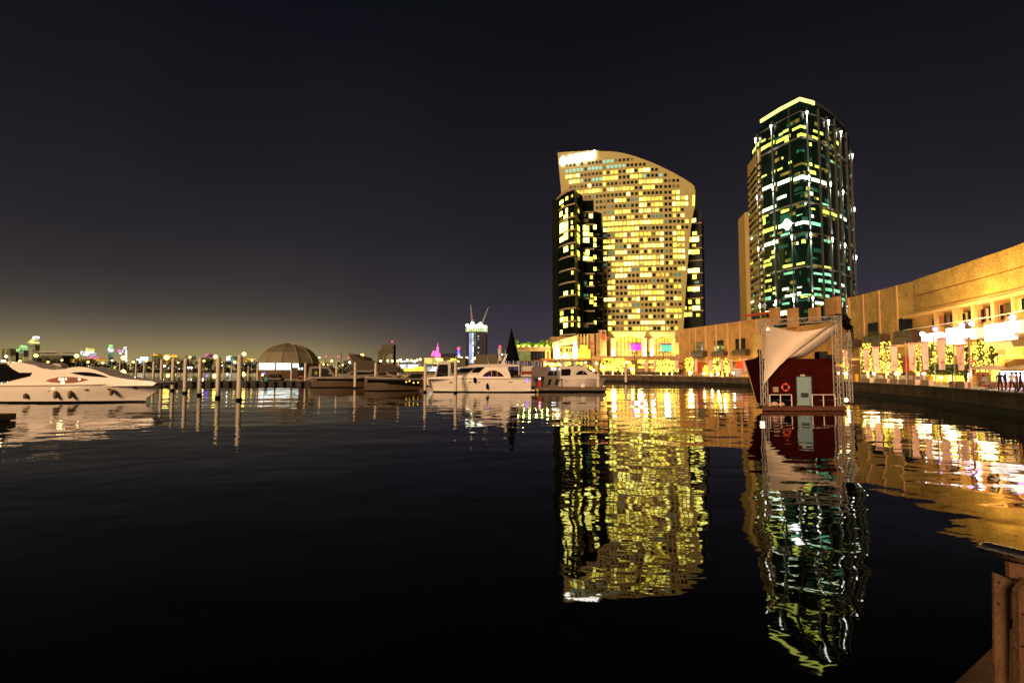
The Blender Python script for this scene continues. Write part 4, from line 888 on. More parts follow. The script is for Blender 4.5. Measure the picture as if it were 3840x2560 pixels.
for i, px in enumerate(CH):
    q, t = qp(px, 1.9, DECK+.01)
    if proto is None:
        proto = thing('cafe_chair', 'x', 'chair', q, 'high-backed chairs along the quay')
        m = MB(); m.box(q.x-.26, q.x+.26, q.y-.26, q.y+.26, q.z+.38, q.z+.5); m.build('seat', M['cushion'], proto)
        m = MB(); m.grid([[Vector((q.x+(-.27+.54*k/4), q.y+.22+.08*j/3-.05*math.cos((k-2)*.6), q.z+.5+.72*j/3-(.06 if k in (0, 4) and j == 3 else 0))) for k in range(5)] for j in range(4)], back=(0, .05, 0)); m.build('backrest', M['chairgrey'], proto)
        for sx in (-1, 1):
            for sy in (-1, 1): m = MB(); m.tube([(q.x+sx*.23, q.y+sy*.23, q.z), (q.x+sx*.22, q.y+sy*.22, q.z+.38)], .025, 5); m.build('leg', M['chairgrey'], proto)
        c = proto
    else: c = copy_tree(proto, q)
    c['label'] = '%s from the left of the red-cushioned chairs right of the stage' % ORD[i]
    c.rotation_euler = (0, 0, random.choice((-.5, .3, 2.6, -2.4)))
for i, (px, w_) in enumerate(((3212, .5), (3490, .55))):
    q, t = qp(px, .9, DECK+.16); m = MB(); m.lathe(q, [(w_*.42, 0), (w_*.5, .1), (w_*.55, 1.0), (w_*.45, 1.08), (w_*.2, 1.15)], 12)
    tag(m.build('waste_bin', M['binyellow'] if 'binyellow' in M else M.setdefault('binyellow', mat('yellow_plastic', (.75, .45, .01), .5)), org=q), ['small yellow bin just right of the stage trusses', 'larger yellow bin at the quay edge below the white terrace boxes'][i], 'bin')
# hedge strip and cream parasols
m = MB()
for j in range(1500):
    t = random.uniform(Q.at(3485, 3, -9), Q.at(3640, 3, -9)); q = Q.pt(t, -9+random.uniform(-.6, .6)); m.leaf((q.x, q.y, random.uniform(2.9, 4.3)), .17)
tag(m.build('clipped_hedge', M['hedge'], org=(*Q.pt(Q.at(3560, 3, -9), -9), 1.65)), 'clipped green hedge strip under the banners below the white terrace boxes', 'hedge')
M['canvas'] = mat('cream_canvas', (.80, .62, .34), .8)
for i, (px, y0, y1, wd, d) in enumerate(((3714, 1367, 1384, 132, 5), (3855, 1366, 1384, 140, 5))):
    q, t = qp(px, d); r = wd/2/1920*q.y; za, ze = P(px, y0, q.y).z, P(px, y1, q.y).z
    T = thing('cafe_parasol', ['wide cream parasol below the widest fairy-lit tree', 'cream parasol cut off by the right edge of the picture'][i], 'parasol', q, 'cream cafe parasols')
    m = MB(); m.lathe((q.x, q.y, 0), [(.05, za), (r*.5, (za+ze)/2+.1), (r, ze), (r*.98, ze-.06), (.05, za-.1)], 8, rot=.39); m.build('canopy', M['canvas'], T)
    m = MB(); m.tube([q, (q.x, q.y, za)], .05, 8); m.build('pole', M['steel'], T)
    m = MB(); m.lathe(q, [(.4, 0), (.4, .08), (.08, .14)], 12); m.build('base', M['darkdock'], T)
# white sign of the kiosk at the far right: big strokes, cut by the frame
q, t = qp(3800, 8, 0); T = thing('kiosk', 'market kiosk with glowing white lettered sign at the right edge of the picture', 'kiosk', (q.x, q.y, DECK))
Yk = q.y
m = MB(); pxbox(m, 3752, 3900, 1432, 1450, Yk, 2); pxbox(m, 3725, 3752, 1395, 1450, Yk+1, 2); m.build('counter', M['shopwood'], T)
m = MB(); pxbox(m, 3726, 3752, 1388, 1428, Yk+.6, .3); m.build('lit_panel', M['yellowhot'], T)
m = MB(); pxbox(m, 3752, 3840, 1421, 1430, Yk-.3, .2); pxbox(m, 3756, 3762, 1391, 1421, Yk-.3, .2); pxbox(m, 3770, 3779, 1391, 1421, Yk-.3, .2); pxbox(m, 3762, 3770, 1405, 1421, Yk-.3, .2)
pxbox(m, 3788, 3822, 1391, 1396, Yk-.3, .2); pxbox(m, 3786, 3792, 1396, 1421, Yk-.3, .2); pxbox(m, 3817, 3823, 1396, 1421, Yk-.3, .2); pxbox(m, 3792, 3817, 1403, 1421, Yk-.25, .2); pxbox(m, 3830, 3860, 1391, 1421, Yk-.3, .2)
m.build('sign_letters', emit('sign_violet_white', (.95, .85, 1), 5), T)
lamp('kiosk_light', P(3790, 1410, Yk-1.5), 220, (.8, .7, 1), .4)
for i, (px, wd, y0, y1) in enumerate(((3667, 46, 1416, 1450), (3712, 40, 1428, 1456), (3738, 30, 1430, 1460))):
    q, t = qp(px, 2.6); r = wd/2/1920*q.y
    T = thing('cafe_table', '%s from the left of the steel cafe tables under the cream parasol' % ORD[i], 'table', q, 'round cafe tables at the right')
    m = MB(); m.lathe(q, [(r*.9, .74), (r, .76), (r, .79), (.05, .80)], 16); m.build('tabletop', M['steel'], T)
    m = MB(); m.lathe(q, [(.28, 0), (.28, .03), (.04, .07), (.035, .74)], 10); m.build('pedestal', M['steel'], T)
# purple lamp post
q, t = qp(3642, .9); T = thing('lamp_post', 'tall purple-pink lamp post with starburst lamp at its foot near the parasol', 'lamp', q)
m = MB(); m.tube([q, (q.x, q.y, P(3642, 1262, q.y).z)], [.12, .08], 8); m.build('pole', mat('purple_pole', (.55, .26, .30), .5), T)
m = MB(); a = P(3652, 1262, q.y); m.ball((a.x, q.y, a.z), .24); m.build('lamp_head', M['lampwhite'], T)

# ---------------------------------------------------------------- people
M['cloth_dark'] = mat('dark_clothes', (.02, .02, .03), .9); M['cloth_white'] = mat('white_clothes', (.7, .62, .55), .9); M['cloth_red'] = mat('red_clothes', (.4, .04, .03), .9); M['cloth_blue'] = mat('blue_clothes', (.08, .12, .3), .9)
M['skin'] = mat('skin', (.42, .24, .15), .6); M['hair'] = mat('hair', (.012, .009, .007), .8)
def skin_mesh(verts, edges, rads, name, mt, parent, sub=1):
    me = bpy.data.meshes.new(name); me.from_pydata(verts, edges, []); ob = bpy.data.objects.new(name, me); col.objects.link(ob)
    sm = ob.modifiers.new('s', 'SKIN'); sm.use_smooth_shade = True
    for i, r in enumerate(rads): me.skin_vertices[0].data[i].radius = (r, r*.85) if not isinstance(r, tuple) else r
    me.skin_vertices[0].data[0].use_root = True
    sb = ob.modifiers.new('b', 'SUBSURF'); sb.levels = sub; sb.render_levels = sub
    bpy.context.view_layer.update(); ev = ob.evaluated_get(bpy.context.evaluated_depsgraph_get()); m2 = bpy.data.meshes.new_from_object(ev)
    bpy.data.objects.remove(ob); m2.materials.clear(); m2.materials.append(mt); o = bpy.data.objects.new(name, m2); col.objects.link(o); o.parent = parent; ORG[o.name] = ORG[parent.name]; m2.name = name; return o
def person(q, rz, label, top, legs, pose='stand', h=1.72, group='people on the right promenade'):
    T = thing('person', label, 'person', q, group); s_ = h/1.72
    st_ = .18 if pose == 'walk' else .0; sit = pose == 'sit'
    if sit:
        V = [(0,0,.52),(0,.02,.78),(0,.0,1.05),(0,-.02,1.16),(0,-.03,1.26),(-.10,0,.52),(-.12,-.42,.50),(-.12,-.45,.08),(-.12,-.58,.04),(.10,0,.52),(.12,-.42,.50),(.12,-.43,.08),(.12,-.56,.04),(-.19,0,1.04),(-.24,-.08,.80),(-.16,-.30,.72),(.19,0,1.04),(.24,-.08,.80),(.16,-.30,.72)]
    else:
        V = [(0,0,.93),(0,.02,1.15),(0,.0,1.40),(0,-.01,1.49),(0,-.02,1.58),(-.09,0,.88),(-.10,-.04-st_*.6,.48),(-.10,.02-st_,.08),(-.10,-.12-st_,.03),(.09,0,.88),(.10,st_*.3,.48),(.10,.04+st_,.10),(.10,-.10+st_,.03),(-.19,0,1.40),(-.225,.03,1.12),(-.21,-.08-st_*.4,.87),(.19,0,1.40),(.225,.03,1.12),(.21,-.10+st_*.3,.87)]
    V = [(x*s_, y*s_, z*s_) for x, y, z in V]
    E = [(0,1),(1,2),(2,3),(3,4),(0,5),(5,6),(6,7),(7,8),(0,9),(9,10),(10,11),(11,12),(2,13),(13,14),(14,15),(2,16),(16,17),(17,18)]
    R_ = [(.15,.11),(.14,.10),(.16,.10),.06,(.075,.09),.10,.072,.052,.038,.10,.072,.052,.038,.068,.05,.034,.068,.05,.034]
    body = skin_mesh(V, E, [((a[0]*s_, a[1]*s_) if isinstance(a, tuple) else a*s_) for a in R_], 'body', legs, T)
    body.data.materials.append(top); body.data.materials.append(M['skin'])
    zn = V[3][2]
    for p_ in body.data.polygons:
        z = sum(body.data.vertices[i].co.z for i in p_.vertices)/len(p_.vertices); x = abs(sum(body.data.vertices[i].co.x for i in p_.vertices)/len(p_.vertices))
        if z > zn*1.0: p_.material_index = 2
        elif z > V[0][2]: p_.material_index = 1
        if x > .19 and z < V[15][2]+.06 and z > V[15][2]-.1: p_.material_index = 2
    m = MB(); o0 = ORG[T.name]; hz_ = V[4]; m.lathe((o0.x+hz_[0], o0.y+hz_[1]+.02, o0.z+hz_[2]), [(.06, -.02), (.098, .03), (.10, .09), (.07, .14), (.01, .16)], 10); m.build('hair', M['hair'], T, smooth=True)
    T.rotation_euler = (0, 0, rz); return T
PP = [(3390,3.5,'stand',2.8,'dark clothed person standing between banner and fairy-lit tree behind the seat blocks','cloth_dark'),(3624,1.6,'stand',.4,'person in dark clothes standing at the lamp post near the quay edge','cloth_dark'),(3690,3.2,'sit',1.2,'person in white seated at the left cafe table under the cream parasol','cloth_white'),(3752,1.4,'walk',-.8,'person in black walking at the quay edge in front of the white sign','cloth_dark'),(3772,4.5,'stand',.5,'person in blue standing under the glowing white sign letters','cloth_blue'),(3797,1.2,'walk',1.9,'person in dark top and white bottom walking near the right edge','cloth_white'),(3815,2.2,'stand',-2.4,'person in red standing at the far right edge of the promenade','cloth_red'),(3830,1.0,'walk',.9,'rightmost dark figure walking, partly cut by the picture edge','cloth_dark')]
for px, d, pose, rz, lb, cl in PP:
    q, t = qp(px, d, DECK+.02); person(q, rz, lb, M[cl], M['cloth_dark'] if cl != 'cloth_dark' else M['cloth_dark'], pose)
q, t = qp(3690, 3.2, DECK+.01); c = copy_tree(proto, q, 'chair with red cushion holding the seated person in white', 2.8)
for px, d, cl, lb, pose in ((2702, 2, 'cloth_dark', 'tiny dark person standing at the railing below the trees left of the stage', 'stand'), (2640, 3, 'cloth_dark', 'tiny dark person walking beside a yellow-lit kiosk left of the stage', 'walk'), (2330, 2.5, 'cloth_dark', 'tiny dark person at the rail under the wide white portal', 'stand')):
    q, t = qp(px, d, DECK+.02); person(q, random.uniform(-2, 2), lb, M[cl], M['cloth_dark'], pose, group='people on the far promenade')
# far promenade bits left of the stage: lanterns, awnings and kiosks
YB = lambda px, d: qp(px, d)[0]
for i, (x0, x1, y0, y1, k_, d, lb) in enumerate([(2253,2292,1363,1388,'yellowhot',11,'blazing shop window band behind the leftmost promenade trees'),(2300,2345,1350,1364,'fairy2',12,'amber lit awning under the left pier of the wide portal'),(2392,2426,1349,1361,'yellowhot',12,'long white-yellow awning light below the magenta screen'),(2434,2470,1350,1361,'yellowhot',12,'white-yellow awning light between the two portals'),(2512,2530,1352,1361,'yellowhot',12,'short white-yellow awning light below the cyan screen'),(2394,2416,1372,1380,'yellowin',10,'yellow shop counter below the long awning light'),(2434,2454,1373,1380,'yellowin',10,'yellow shop counter between the portals'),(2455,2545,1381,1393,'yellowhot',9,'long blazing cafe counter below the cyan screen'),(2638,2655,1383,1406,'yellowin',5,'yellow-lit kiosk left of the grey container'),(2262,2340,1343,1349,'fairy2',14,'thin amber terrace light line under the pylon'),(2702,2712,1393,1412,'yellowhot',6,'glowing slanted stall roof below the trees'),(2640,2700,1408,1410,'amber',4,'low amber light line along the railing')]):
    q = YB((x0+x1)/2, d); m = MB(); pxbox(m, x0, x1, y0, y1, q.y, .5); o = m.build('lit_stall', M[k_]); tag(o, lb, 'stall')
m = MB(); q = YB(2773, 5); pxbox(m, 2762, 2783, 1385, 1410, q.y, 1.5); m2 = q
T = thing('service_box', 'pale grey kiosk box at the foot of the bright red column beside the prow', 'kiosk', q); m.build('body', mat('pale_box', (.5, .45, .5), .6), T)
m = MB(); pxbox(m, 2760, 2785, 1382, 1385, q.y-.2, 1.9); m.build('roof', M['white2'], T)
q = YB(2375, 4); T = thing('lit_pillar', 'upright glowing yellow pillar box right of the far mooring pile', 'pillar', q); m = MB(); pxbox(m, 2371, 2380, 1366, 1404, q.y, .8); m.build('light_column', M['yellowhot'], T)
m = MB(); pxbox(m, 2370, 2381, 1404, 1408, q.y-.1, 1); m.build('base', M['darkdock'], T)
for i, (px, yb, yt, lb) in enumerate(((2378, 1346, 1322, 'dark palm crown below the magenta screen'), (2432, 1346, 1322, 'dark palm crown in the gap between the white portals'), (2487, 1346, 1320, 'dark palm crown below the cyan screen'), (2205, 1400, 1352, 'dim palm in front of the terrace left of the pylon'))):
    palm('palm_tree', px, yb, yt, YP-16 if i < 3 else 170, lb, fr=2.4)
# terrace band under the portals
m = MB(); Yt = 172
tb_ = thing('lower_terrace', 'brown two-level cafe terrace below the portals, full of amber lights', 'building', (P(2300,1400,Yt).x, Yt, DECK))
m = MB(); pxbox(m, 2030, 2520, 1344, 1351, Yt, 14); m.build('roof', M['mallplain'], tb_)
m = MB(); pxbox(m, 2040, 2515, 1351, 1394, Yt+6, 4); m.build('back_wall', M['shoprow2'], tb_)
for i in range(24):
    x = 2050+i*20; m = MB(); pxbox(m, x, x+1.6, 1351, 1394, Yt+.5, .3); m.build('post', M['shopwood'], tb_)
for i, (x, y) in enumerate([(2047,1365),(2058,1363),(2066,1366),(2074,1364),(2083,1368),(2092,1365),(2100,1366),(2108,1370),(2135,1362),(2150,1364),(2165,1360),(2180,1362),(2196,1358),(2206,1372),(2216,1380),(2236,1362),(2300,1362),(2345,1372),(2352,1358),(2362,1360),(2410,1360),(2226,1388),(2120,1368),(2070,1372)]):
    q = P(x, y, Yt-1); m = MB(); m.ball(q, .42+.1*(i % 3), 0, 8, 5); o = m.build('hanging_lamp', M[['lampwarm', 'fairy2', 'winlit'][i % 3]], tb_)
# ================================================================== FLOATING STAGE
def s2(x, y): return 2740+x*.306, 1100+y*.306
YS = G(*s2(900, 1440), 0).y
def S(x, y, d=0): return P(*s2(x, y), YS+d)
stage = thing('floating_stage', 'dark red boat-shaped floating stage with white sail, door and truss frame', 'stage', (S(880, 1440).x, YS+1.5, 0))
M['hullred'] = mat('stage_red', (.040, .0024, .0014), .85, var=.35, vs=1.6, bump=.4, bs=5, spec=.08); M['prowred'] = mat('prow_red', (.026, .0012, .001), .85, spec=.08)
M['platred'] = mat('platform_brown', (.11, .032, .014), .75, var=.25, vs=2)
m = MB(); a, b = S(385, 1385), S(1420, 1410); yb = S(1465, 1330, 5.2)
m.prism([(a.x, YS, .04), (b.x, YS, .04), (b.x+.95, YS+5.6, .04), (a.x*(YS+5.6)/YS+.15, YS+5.6, .04)], (0, 0, .36)); m.build('platform', M['platred'], stage)
m = MB(); m.prism([(a.x+.1, YS+.12, -.5), (b.x-.1, YS+.12, -.5), (b.x+.8, YS+5.4, -.5), (a.x*(YS+5.6)/YS+.3, YS+5.4, -.5)], (0, 0, .535)); m.build('pontoon', M['black'], stage)
DC = .42
wl, wr = S(460, 1350, 1.0), S(1303, 1350, 1.0); wt = S(900, 797, 1.0).z
xl_ = S(380, 1300, 1.0).x; m = MB(); m.prism([(xl_, YS+1.0, DC), (wr.x, YS+1.0, DC), (wr.x+.75, YS+4.6, DC), (xl_*(YS+4.6)/(YS+1)+.1, YS+4.6, DC)], (0, 0, wt-DC)); cab = m.build('cabin', M['hullred'], stage)
# prow: flared bow pointing left
pr = [S(170, 822, 1.4), S(290, 800, 1.4), S(345, 765, 1.4), S(384, 735, 1.4), S(392, 1300, 1.4), S(392, 1366, 1.4), S(318, 1330, 1.4), S(250, 1090, 1.4)]
m = MB(); n = len(pr); xm = S(384, 800, 1.4).x; xt = S(170, 800, 1.4).x
front = []; back = []
for p_ in pr:
    kk = (YS+3.4)/p_.y; front.append(p_); back.append(Vector((p_.x*kk+.08, YS+3.4, p_.z-.06)))
for k_, (x_, y_) in {0: (170, 822), 7: (250, 1090), 6: (318, 1330)}.items(): front[k_] = S(x_, y_, 2.72); back[k_] = front[k_]+Vector((0, .16, 0))
m.add(front+back, [tuple(range(n)), tuple(range(2*n-1, n-1, -1))]+[(i, (i+1) % n, (i+1) % n+n, i+n) for i in range(n)]); m.build('prow', M['prowred'], stage)
m = MB(); c_ = S(352, 712, 2.0); m.ball((c_.x, c_.y, c_.z), .18, 0, 8, 6, 1.4); m.lathe((c_.x+.05, c_.y, c_.z-.5), [(.12, 0), (.2, .15), (.1, .5)], 8); m.build('figurehead', M['prowred'], stage)
m = MB(); m.tube([front[0], front[7], front[6]], .045, 6); m.build('stem_strip', emit('stem_glow', (.9, .35, .1), .35), stage)  # yellow light along the prow edge, painted as a glowing strip
# door with vent, lamp over it, lifebuoy, meter box
m = MB(); m.box(S(815, 1300, .9).x, S(995, 1300, .9).x, YS+.9, YS+1.0, DC, S(900, 1022, .9).z); door = m.build('door', mat('door_grey', (.26, .37, .40), .5, var=.08, vs=2), stage)
m = MB()
for j in range(8):
    z_ = S(900, 1272-j*7, .85).z; m.box(S(862, 1200, .85).x, S(955, 1200, .85).x, YS+.86, YS+.9, z_, z_+.035)
m.build('vent', mat('vent_dark', (.03, .04, .04), .6), door)
m = MB()
for (x0, x1, y0, y1) in ((808, 815, 1018, 1345), (995, 1002, 1018, 1345), (808, 1002, 1012, 1020)): m.box(S(x0, 1200, .85).x, S(x1, 1200, .85).x, YS+.87, YS+1.0, S(900, y1, .85).z, S(900, y0, .85).z)
m.build('door_frame', mat('frame_dark', (.03, .03, .025), .6), door)
q = S(975, 1185, .85); m = MB(); m.tube([(q.x, YS+.86, q.z), (q.x, YS+.80, q.z), (q.x-.12, YS+.80, q.z)], .014, 6); m.build('handle', M['steel'], door)
q = S(890, 1003, .8); m = MB(); m.box(q.x-.16, q.x+.16, YS+.82, YS+1.0, q.z-.06, q.z+.06); m.build('door_lamp', emit('dim_lamp', (.75, .55, .3), .6), stage)
q = S(680, 1150, .8); lb = thing('lifebuoy', 'orange-red ring lifebuoy with white bands on the red stage wall', 'lifebuoy', (q.x, YS+.9, q.z))
def ring(mb, c, R0, r0, a0=0, a1=2*math.pi, n=28, mi=0):
    mb.tube([Vector((c[0]+R0*math.cos(a0+(a1-a0)*i/n), c[1], c[2]+R0*math.sin(a0+(a1-a0)*i/n))) for i in range(n+1)], r0, 8, mi)
m = MB(); ring(m, (q.x, YS+.9, q.z), .30, .075); m.build('ring', mat('buoy_red', (.75, .05, .01), .5), lb, smooth=True)
for k in range(4):
    m = MB(); ring(m, (q.x, YS+.9, q.z), .30, .081, math.pi/2*k-.09, math.pi/2*k+.09, 4); m.build('white_band', M['white'], lb)
q = S(553, 1180, .9); mbx = thing('meter_box', 'small pale electrical box with cable on the red stage wall left of the lifebuoy', 'box', (q.x, YS+.95, q.z-.25))
m = MB(); m.box(q.x-.22, q.x+.22, YS+.86, YS+1.0, q.z-.2, q.z+.25); m.build('case', mat('box_beige', (.42, .30, .18), .6), mbx)
m = MB(); m.tube([(q.x+.1, YS+.93, q.z-.2), (q.x+.15, YS+.93, q.z-.6), (q.x+.05, YS+.9, q.z-1.0)], .02, 5); m.build('cable', M['black'], mbx)
for x in (600, 745, 1060, 1180):
    q0, q1 = S(x, 1360, 1.0), S(x, 805, 1.0); m = MB(); m.box(q0.x-.012, q0.x+.012, YS+.985, YS+1.0, q0.z, q1.z); m.build('panel_seam', M['prowred'], stage)
for a_, b_ in (((430, 375), (372, 330)), ((1290, 350), (1345, 290)), ((404, 1118), (398, 1340))):
    p0, p1 = S(*a_, .4), S(*b_, .3); m = MB(); m.tube([p0, p1], .02, 5); m.build('sail_lashing', M['railwhite2'] if 'railwhite2' in M else M['pole'], stage)
# railings in front of the wall
M['railwhite'] = mat('rail_white', (.80, .70, .58), .45)
for nm, xs_, lb_ in (('a', (482, 613, 750), 'white pipe railing at the left of the stage platform, before the sacks'), ('b', (1002, 1140, 1282), 'white pipe railing at the right of the stage platform, beside the door')):
    q0 = S(xs_[0], 1380, .12); T = thing('pipe_railing', lb_, 'railing', (q0.x, q0.y, DC))
    zt_ = S(xs_[1], 1240, .12).z
    for x in xs_:
        p_ = S(x, 1380, .12); m = MB(); m.tube([(p_.x, p_.y, DC-.02), (p_.x, p_.y, zt_)], .045, 8); m.build('post', M['railwhite'], T)
    pa, pb_ = S(xs_[0], 1300, .12), S(xs_[2], 1300, .12)
    for z_ in (zt_, (zt_+DC)/2+.02): m = MB(); m.tube([(pa.x, pa.y, z_), (pb_.x, pb_.y, z_)], .028 if z_ < zt_ else .038, 8); m.build('rail', M['railwhite'] if z_ == zt_ else M['steel'], T)
# sacks behind the left railing, dark boxes on the roof
for i, (x0, x1, y0, lb_) in enumerate(((498, 590, 1325, 'pinkish bundle lying behind the left stage railing, larger one'), (590, 668, 1335, 'smaller pinkish bundle beside the larger one behind the left stage railing'))):
    a, b = S(x0, 1370, .5), S(x1, 1370, .5); m = MB(); r_ = (b.x-a.x)/2; h_ = S(x0, y0, .5).z-DC
    prof = [(.02, 0), (r_*.95, .03), (r_, h_*.4), (r_*.8, h_*.8), (r_*.3, h_), (.02, h_*1.02)]
    m.lathe(((a.x+b.x)/2, YS+.55, DC), prof, 12)
    m.v = [(x, YS+.55+(y-YS-.55)*.6, z+.02*math.sin(x*23)) for x, y, z in m.v]; tag(m.build('bundle', mat('tarp_pink', (.62, .38, .30), .8, bump=.5, bs=8), smooth=True), lb_, 'bundle', 'bundles on the stage')
m = MB(); a, b = S(505, 1300, .7), S(735, 1300, .7); m.box(a.x, b.x, YS+.66, YS+.95, DC, S(600, 1255, .7).z); tag(m.build('equipment_case', M['black']), 'black equipment case behind the left stage railing', 'case')
for i, (x0, x1, y0, lb_) in enumerate(((1083, 1190, 712, 'black speaker box on the stage roof, taller one'), (1192, 1270, 750, 'lower black box at the right end of the stage roof'))):
    a, b = S(x0, 790, 2.2), S(x1, 790, 2.2); T = thing('speaker_box', lb_, 'speaker', ((a.x+b.x)/2, YS+2.5, wt)); m = MB(); m.box(a.x, b.x, YS+2.2, YS+2.9, wt, S(x0, y0, 2.2).z); m.build('cabinet', M['black'], T)
    m = MB(); m.box(a.x+.05, b.x-.05, YS+2.17, YS+2.2, wt+.05, S(x0, y0+8, 2.2).z); m.build('grille', mat('grille', (.02, .02, .02), .9), T)
# trusses
def truss(parent, a, b, w_, side, depth, n, name='truss'):
    a, b = Vector(a), Vector(b); side = Vector(side)*w_; dep = Vector(depth)*w_; m = MB()
    cs = [Vector((0, 0, 0)), side, side+dep, dep]
    for c_ in cs: m.tube([a+c_, b+c_], .034, 6)
    for i in range(n):
        for c0, c1 in ((0, 1), (1, 2), (2, 3), (3, 0)):
            p0 = a.lerp(b, i/n)+cs[c0]; p1 = a.lerp(b, (i+1)/n)+cs[c1]
            if i % 2: p0, p1 = a.lerp(b, i/n)+cs[c1], a.lerp(b, (i+1)/n)+cs[c0]
            m.tube([p0, p1], .017, 5)
    return m.build(name, M['alu'], parent)
tl0, tl1 = S(392, 1374, .35), S(372, 330, .35); wT = S(430, 330, .35).x-tl1.x
truss(stage, (tl1.x+.02, YS+.35, DC), (tl1.x, YS+.35, tl1.z), wT, (1, 0, 0), (0, 1, 0), 16)
tr0, tr1 = S(1320, 1394, .02), S(1277, 275, .02); wT2 = S(1352, 330, .02).x-tr1.x
truss(stage, (tr1.x+.02, YS+.02, DC), (tr1.x, YS+.02, tr1.z), wT2, (1, 0, 0), (0, 1, 0), 17)
truss(stage, (S(1425, 500, 4.6).x, YS+4.6, DC), (S(1425, 500, 4.6).x, YS+4.6, S(1425, 480, 4.6).z), .35, (1, 0, 0), (0, 1, 0), 14)
truss(stage, (tl1.x-.02, YS+.35, tl1.z-.42), (tr1.x+wT2, YS+.02, tr1.z-.42), .42, (0, 0, 1), (0, 1, 0), 14, 'top_truss')
# hanging dark leaf net / speaker cluster beside the right truss
q = S(1415, 390, 1.2); T = thing('foliage_ball', 'black bushy bundle hanging outside the top of the right stage truss', 'bundle', (q.x, q.y, q.z-.6)); m = MB(); crown(m, q, .5, .78, 420, .12, 0, 7); m.build('foliage', M['black'], T)
m = MB(); m.tube([(q.x-.55, q.y-.6, q.z+.5), (q.x, q.y, q.z+.55), (q.x, q.y, q.z)], .03, 5); m.build('hanger', M['black'], T)
# sail
def cv(pts, u):
    L_ = [0]
    for a, b in zip(pts, pts[1:]): L_.append(L_[-1]+math.hypot(b[0]-a[0], b[1]-a[1]))
    s_ = u*L_[-1]
    for i in range(len(pts)-1):
        if s_ <= L_[i+1]+1e-9:
            f = (s_-L_[i])/(L_[i+1]-L_[i]); return (pts[i][0]+(pts[i+1][0]-pts[i][0])*f, pts[i][1]+(pts[i+1][1]-pts[i][1])*f)
    return pts[-1]
topc = [(436, 372), (470, 398), (560, 418), (640, 436), (740, 462), (820, 470), (930, 462), (1040, 445), (1130, 425), (1210, 390), (1290, 348)]
lowc = [(404, 1118), (455, 1052), (520, 975), (600, 885), (690, 800), (800, 705), (900, 630), (1010, 548), (1110, 470), (1200, 405), (1290, 350)]
rows = []
for j in range(15):
    v = j/14; row = []
    for i in range(31):
        u = i/30; a = cv(topc, u); b = cv(lowc, u); x = a[0]+(b[0]-a[0])*v; y = a[1]+(b[1]-a[1])*v
        d = .45+1.0*math.sin(math.pi*u)*(1-v)*.9+.55*math.sin(math.pi*v)*math.sin(math.pi*min(1, u*1.1)) - .25*v
        row.append(S(x, y, d))
    rows.append(row)
M['sail'] = mat('sail_fabric', (.80, .66, .52), .75, var=.08, vs=.7, bump=.5, bs=1.6)
m = MB(); m.grid(rows, back=(0, .02, 0)); m.build('sail', M['sail'], stage, smooth=True, sharp=60)
lowb = [(700, 800), (790, 800), (890, 785), (960, 740), (1050, 680), (1130, 620), (1200, 560), (1260, 515), (1318, 482)]
upb = [(690, 800), (760, 742), (830, 682), (900, 630), (980, 570), (1060, 510), (1130, 458), (1210, 400), (1290, 350)]
rows = []
for j in range(7):
    v = j/6; rows.append([S(cv(upb, u/20)[0]*(1-v)+cv(lowb, u/20)[0]*v, cv(upb, u/20)[1]*(1-v)+cv(lowb, u/20)[1]*v, .62+.75*v-.35*math.sin(math.pi*v)) for u in range(21)])
m = MB(); m.grid(rows, back=(0, .02, 0)); m.build('sail_fold', M['sail'], stage, smooth=True, sharp=60)
for x, y, r_, mt, lb_ in ((458, 440, .10, 'lampwarm', 'spot'), (1415, 1305, .17, 'lampwarm', 'deck'), (1318, 975, .11, 'lampwarm', 'side'), (1412, 982, .15, 'lampwarm', 'side2')):
    q = S(x, y, .1); m = MB(); m.ball((q.x, q.y, q.z), r_); m.build('lamp', M[mt], stage)
q = G(*s2(355, 1375), 0); T = thing('mooring_buoy', 'pale yellow-white lit fender floating at the foot of the prow', 'buoy', (q.x, q.y, 0))
m = MB(); m.tube([(q.x-.38, q.y, .25), (q.x-.2, q.y, .22), (q.x+.3, q.y, .14), (q.x+.45, q.y, .12)], [.1, .17, .17, .08], 10); m.build('float', mat('buoy_cream', (.9, .75, .35), .5), T, smooth=True)
m = MB(); m.tube([(q.x+.45, q.y, .12), (q.x+.9, q.y+.5, .4)], .02, 5); m.build('line', M['pole'], T)
lamp('stage_lamp', S(380, 1310, -.9), 16, (1, .8, .45), .2)

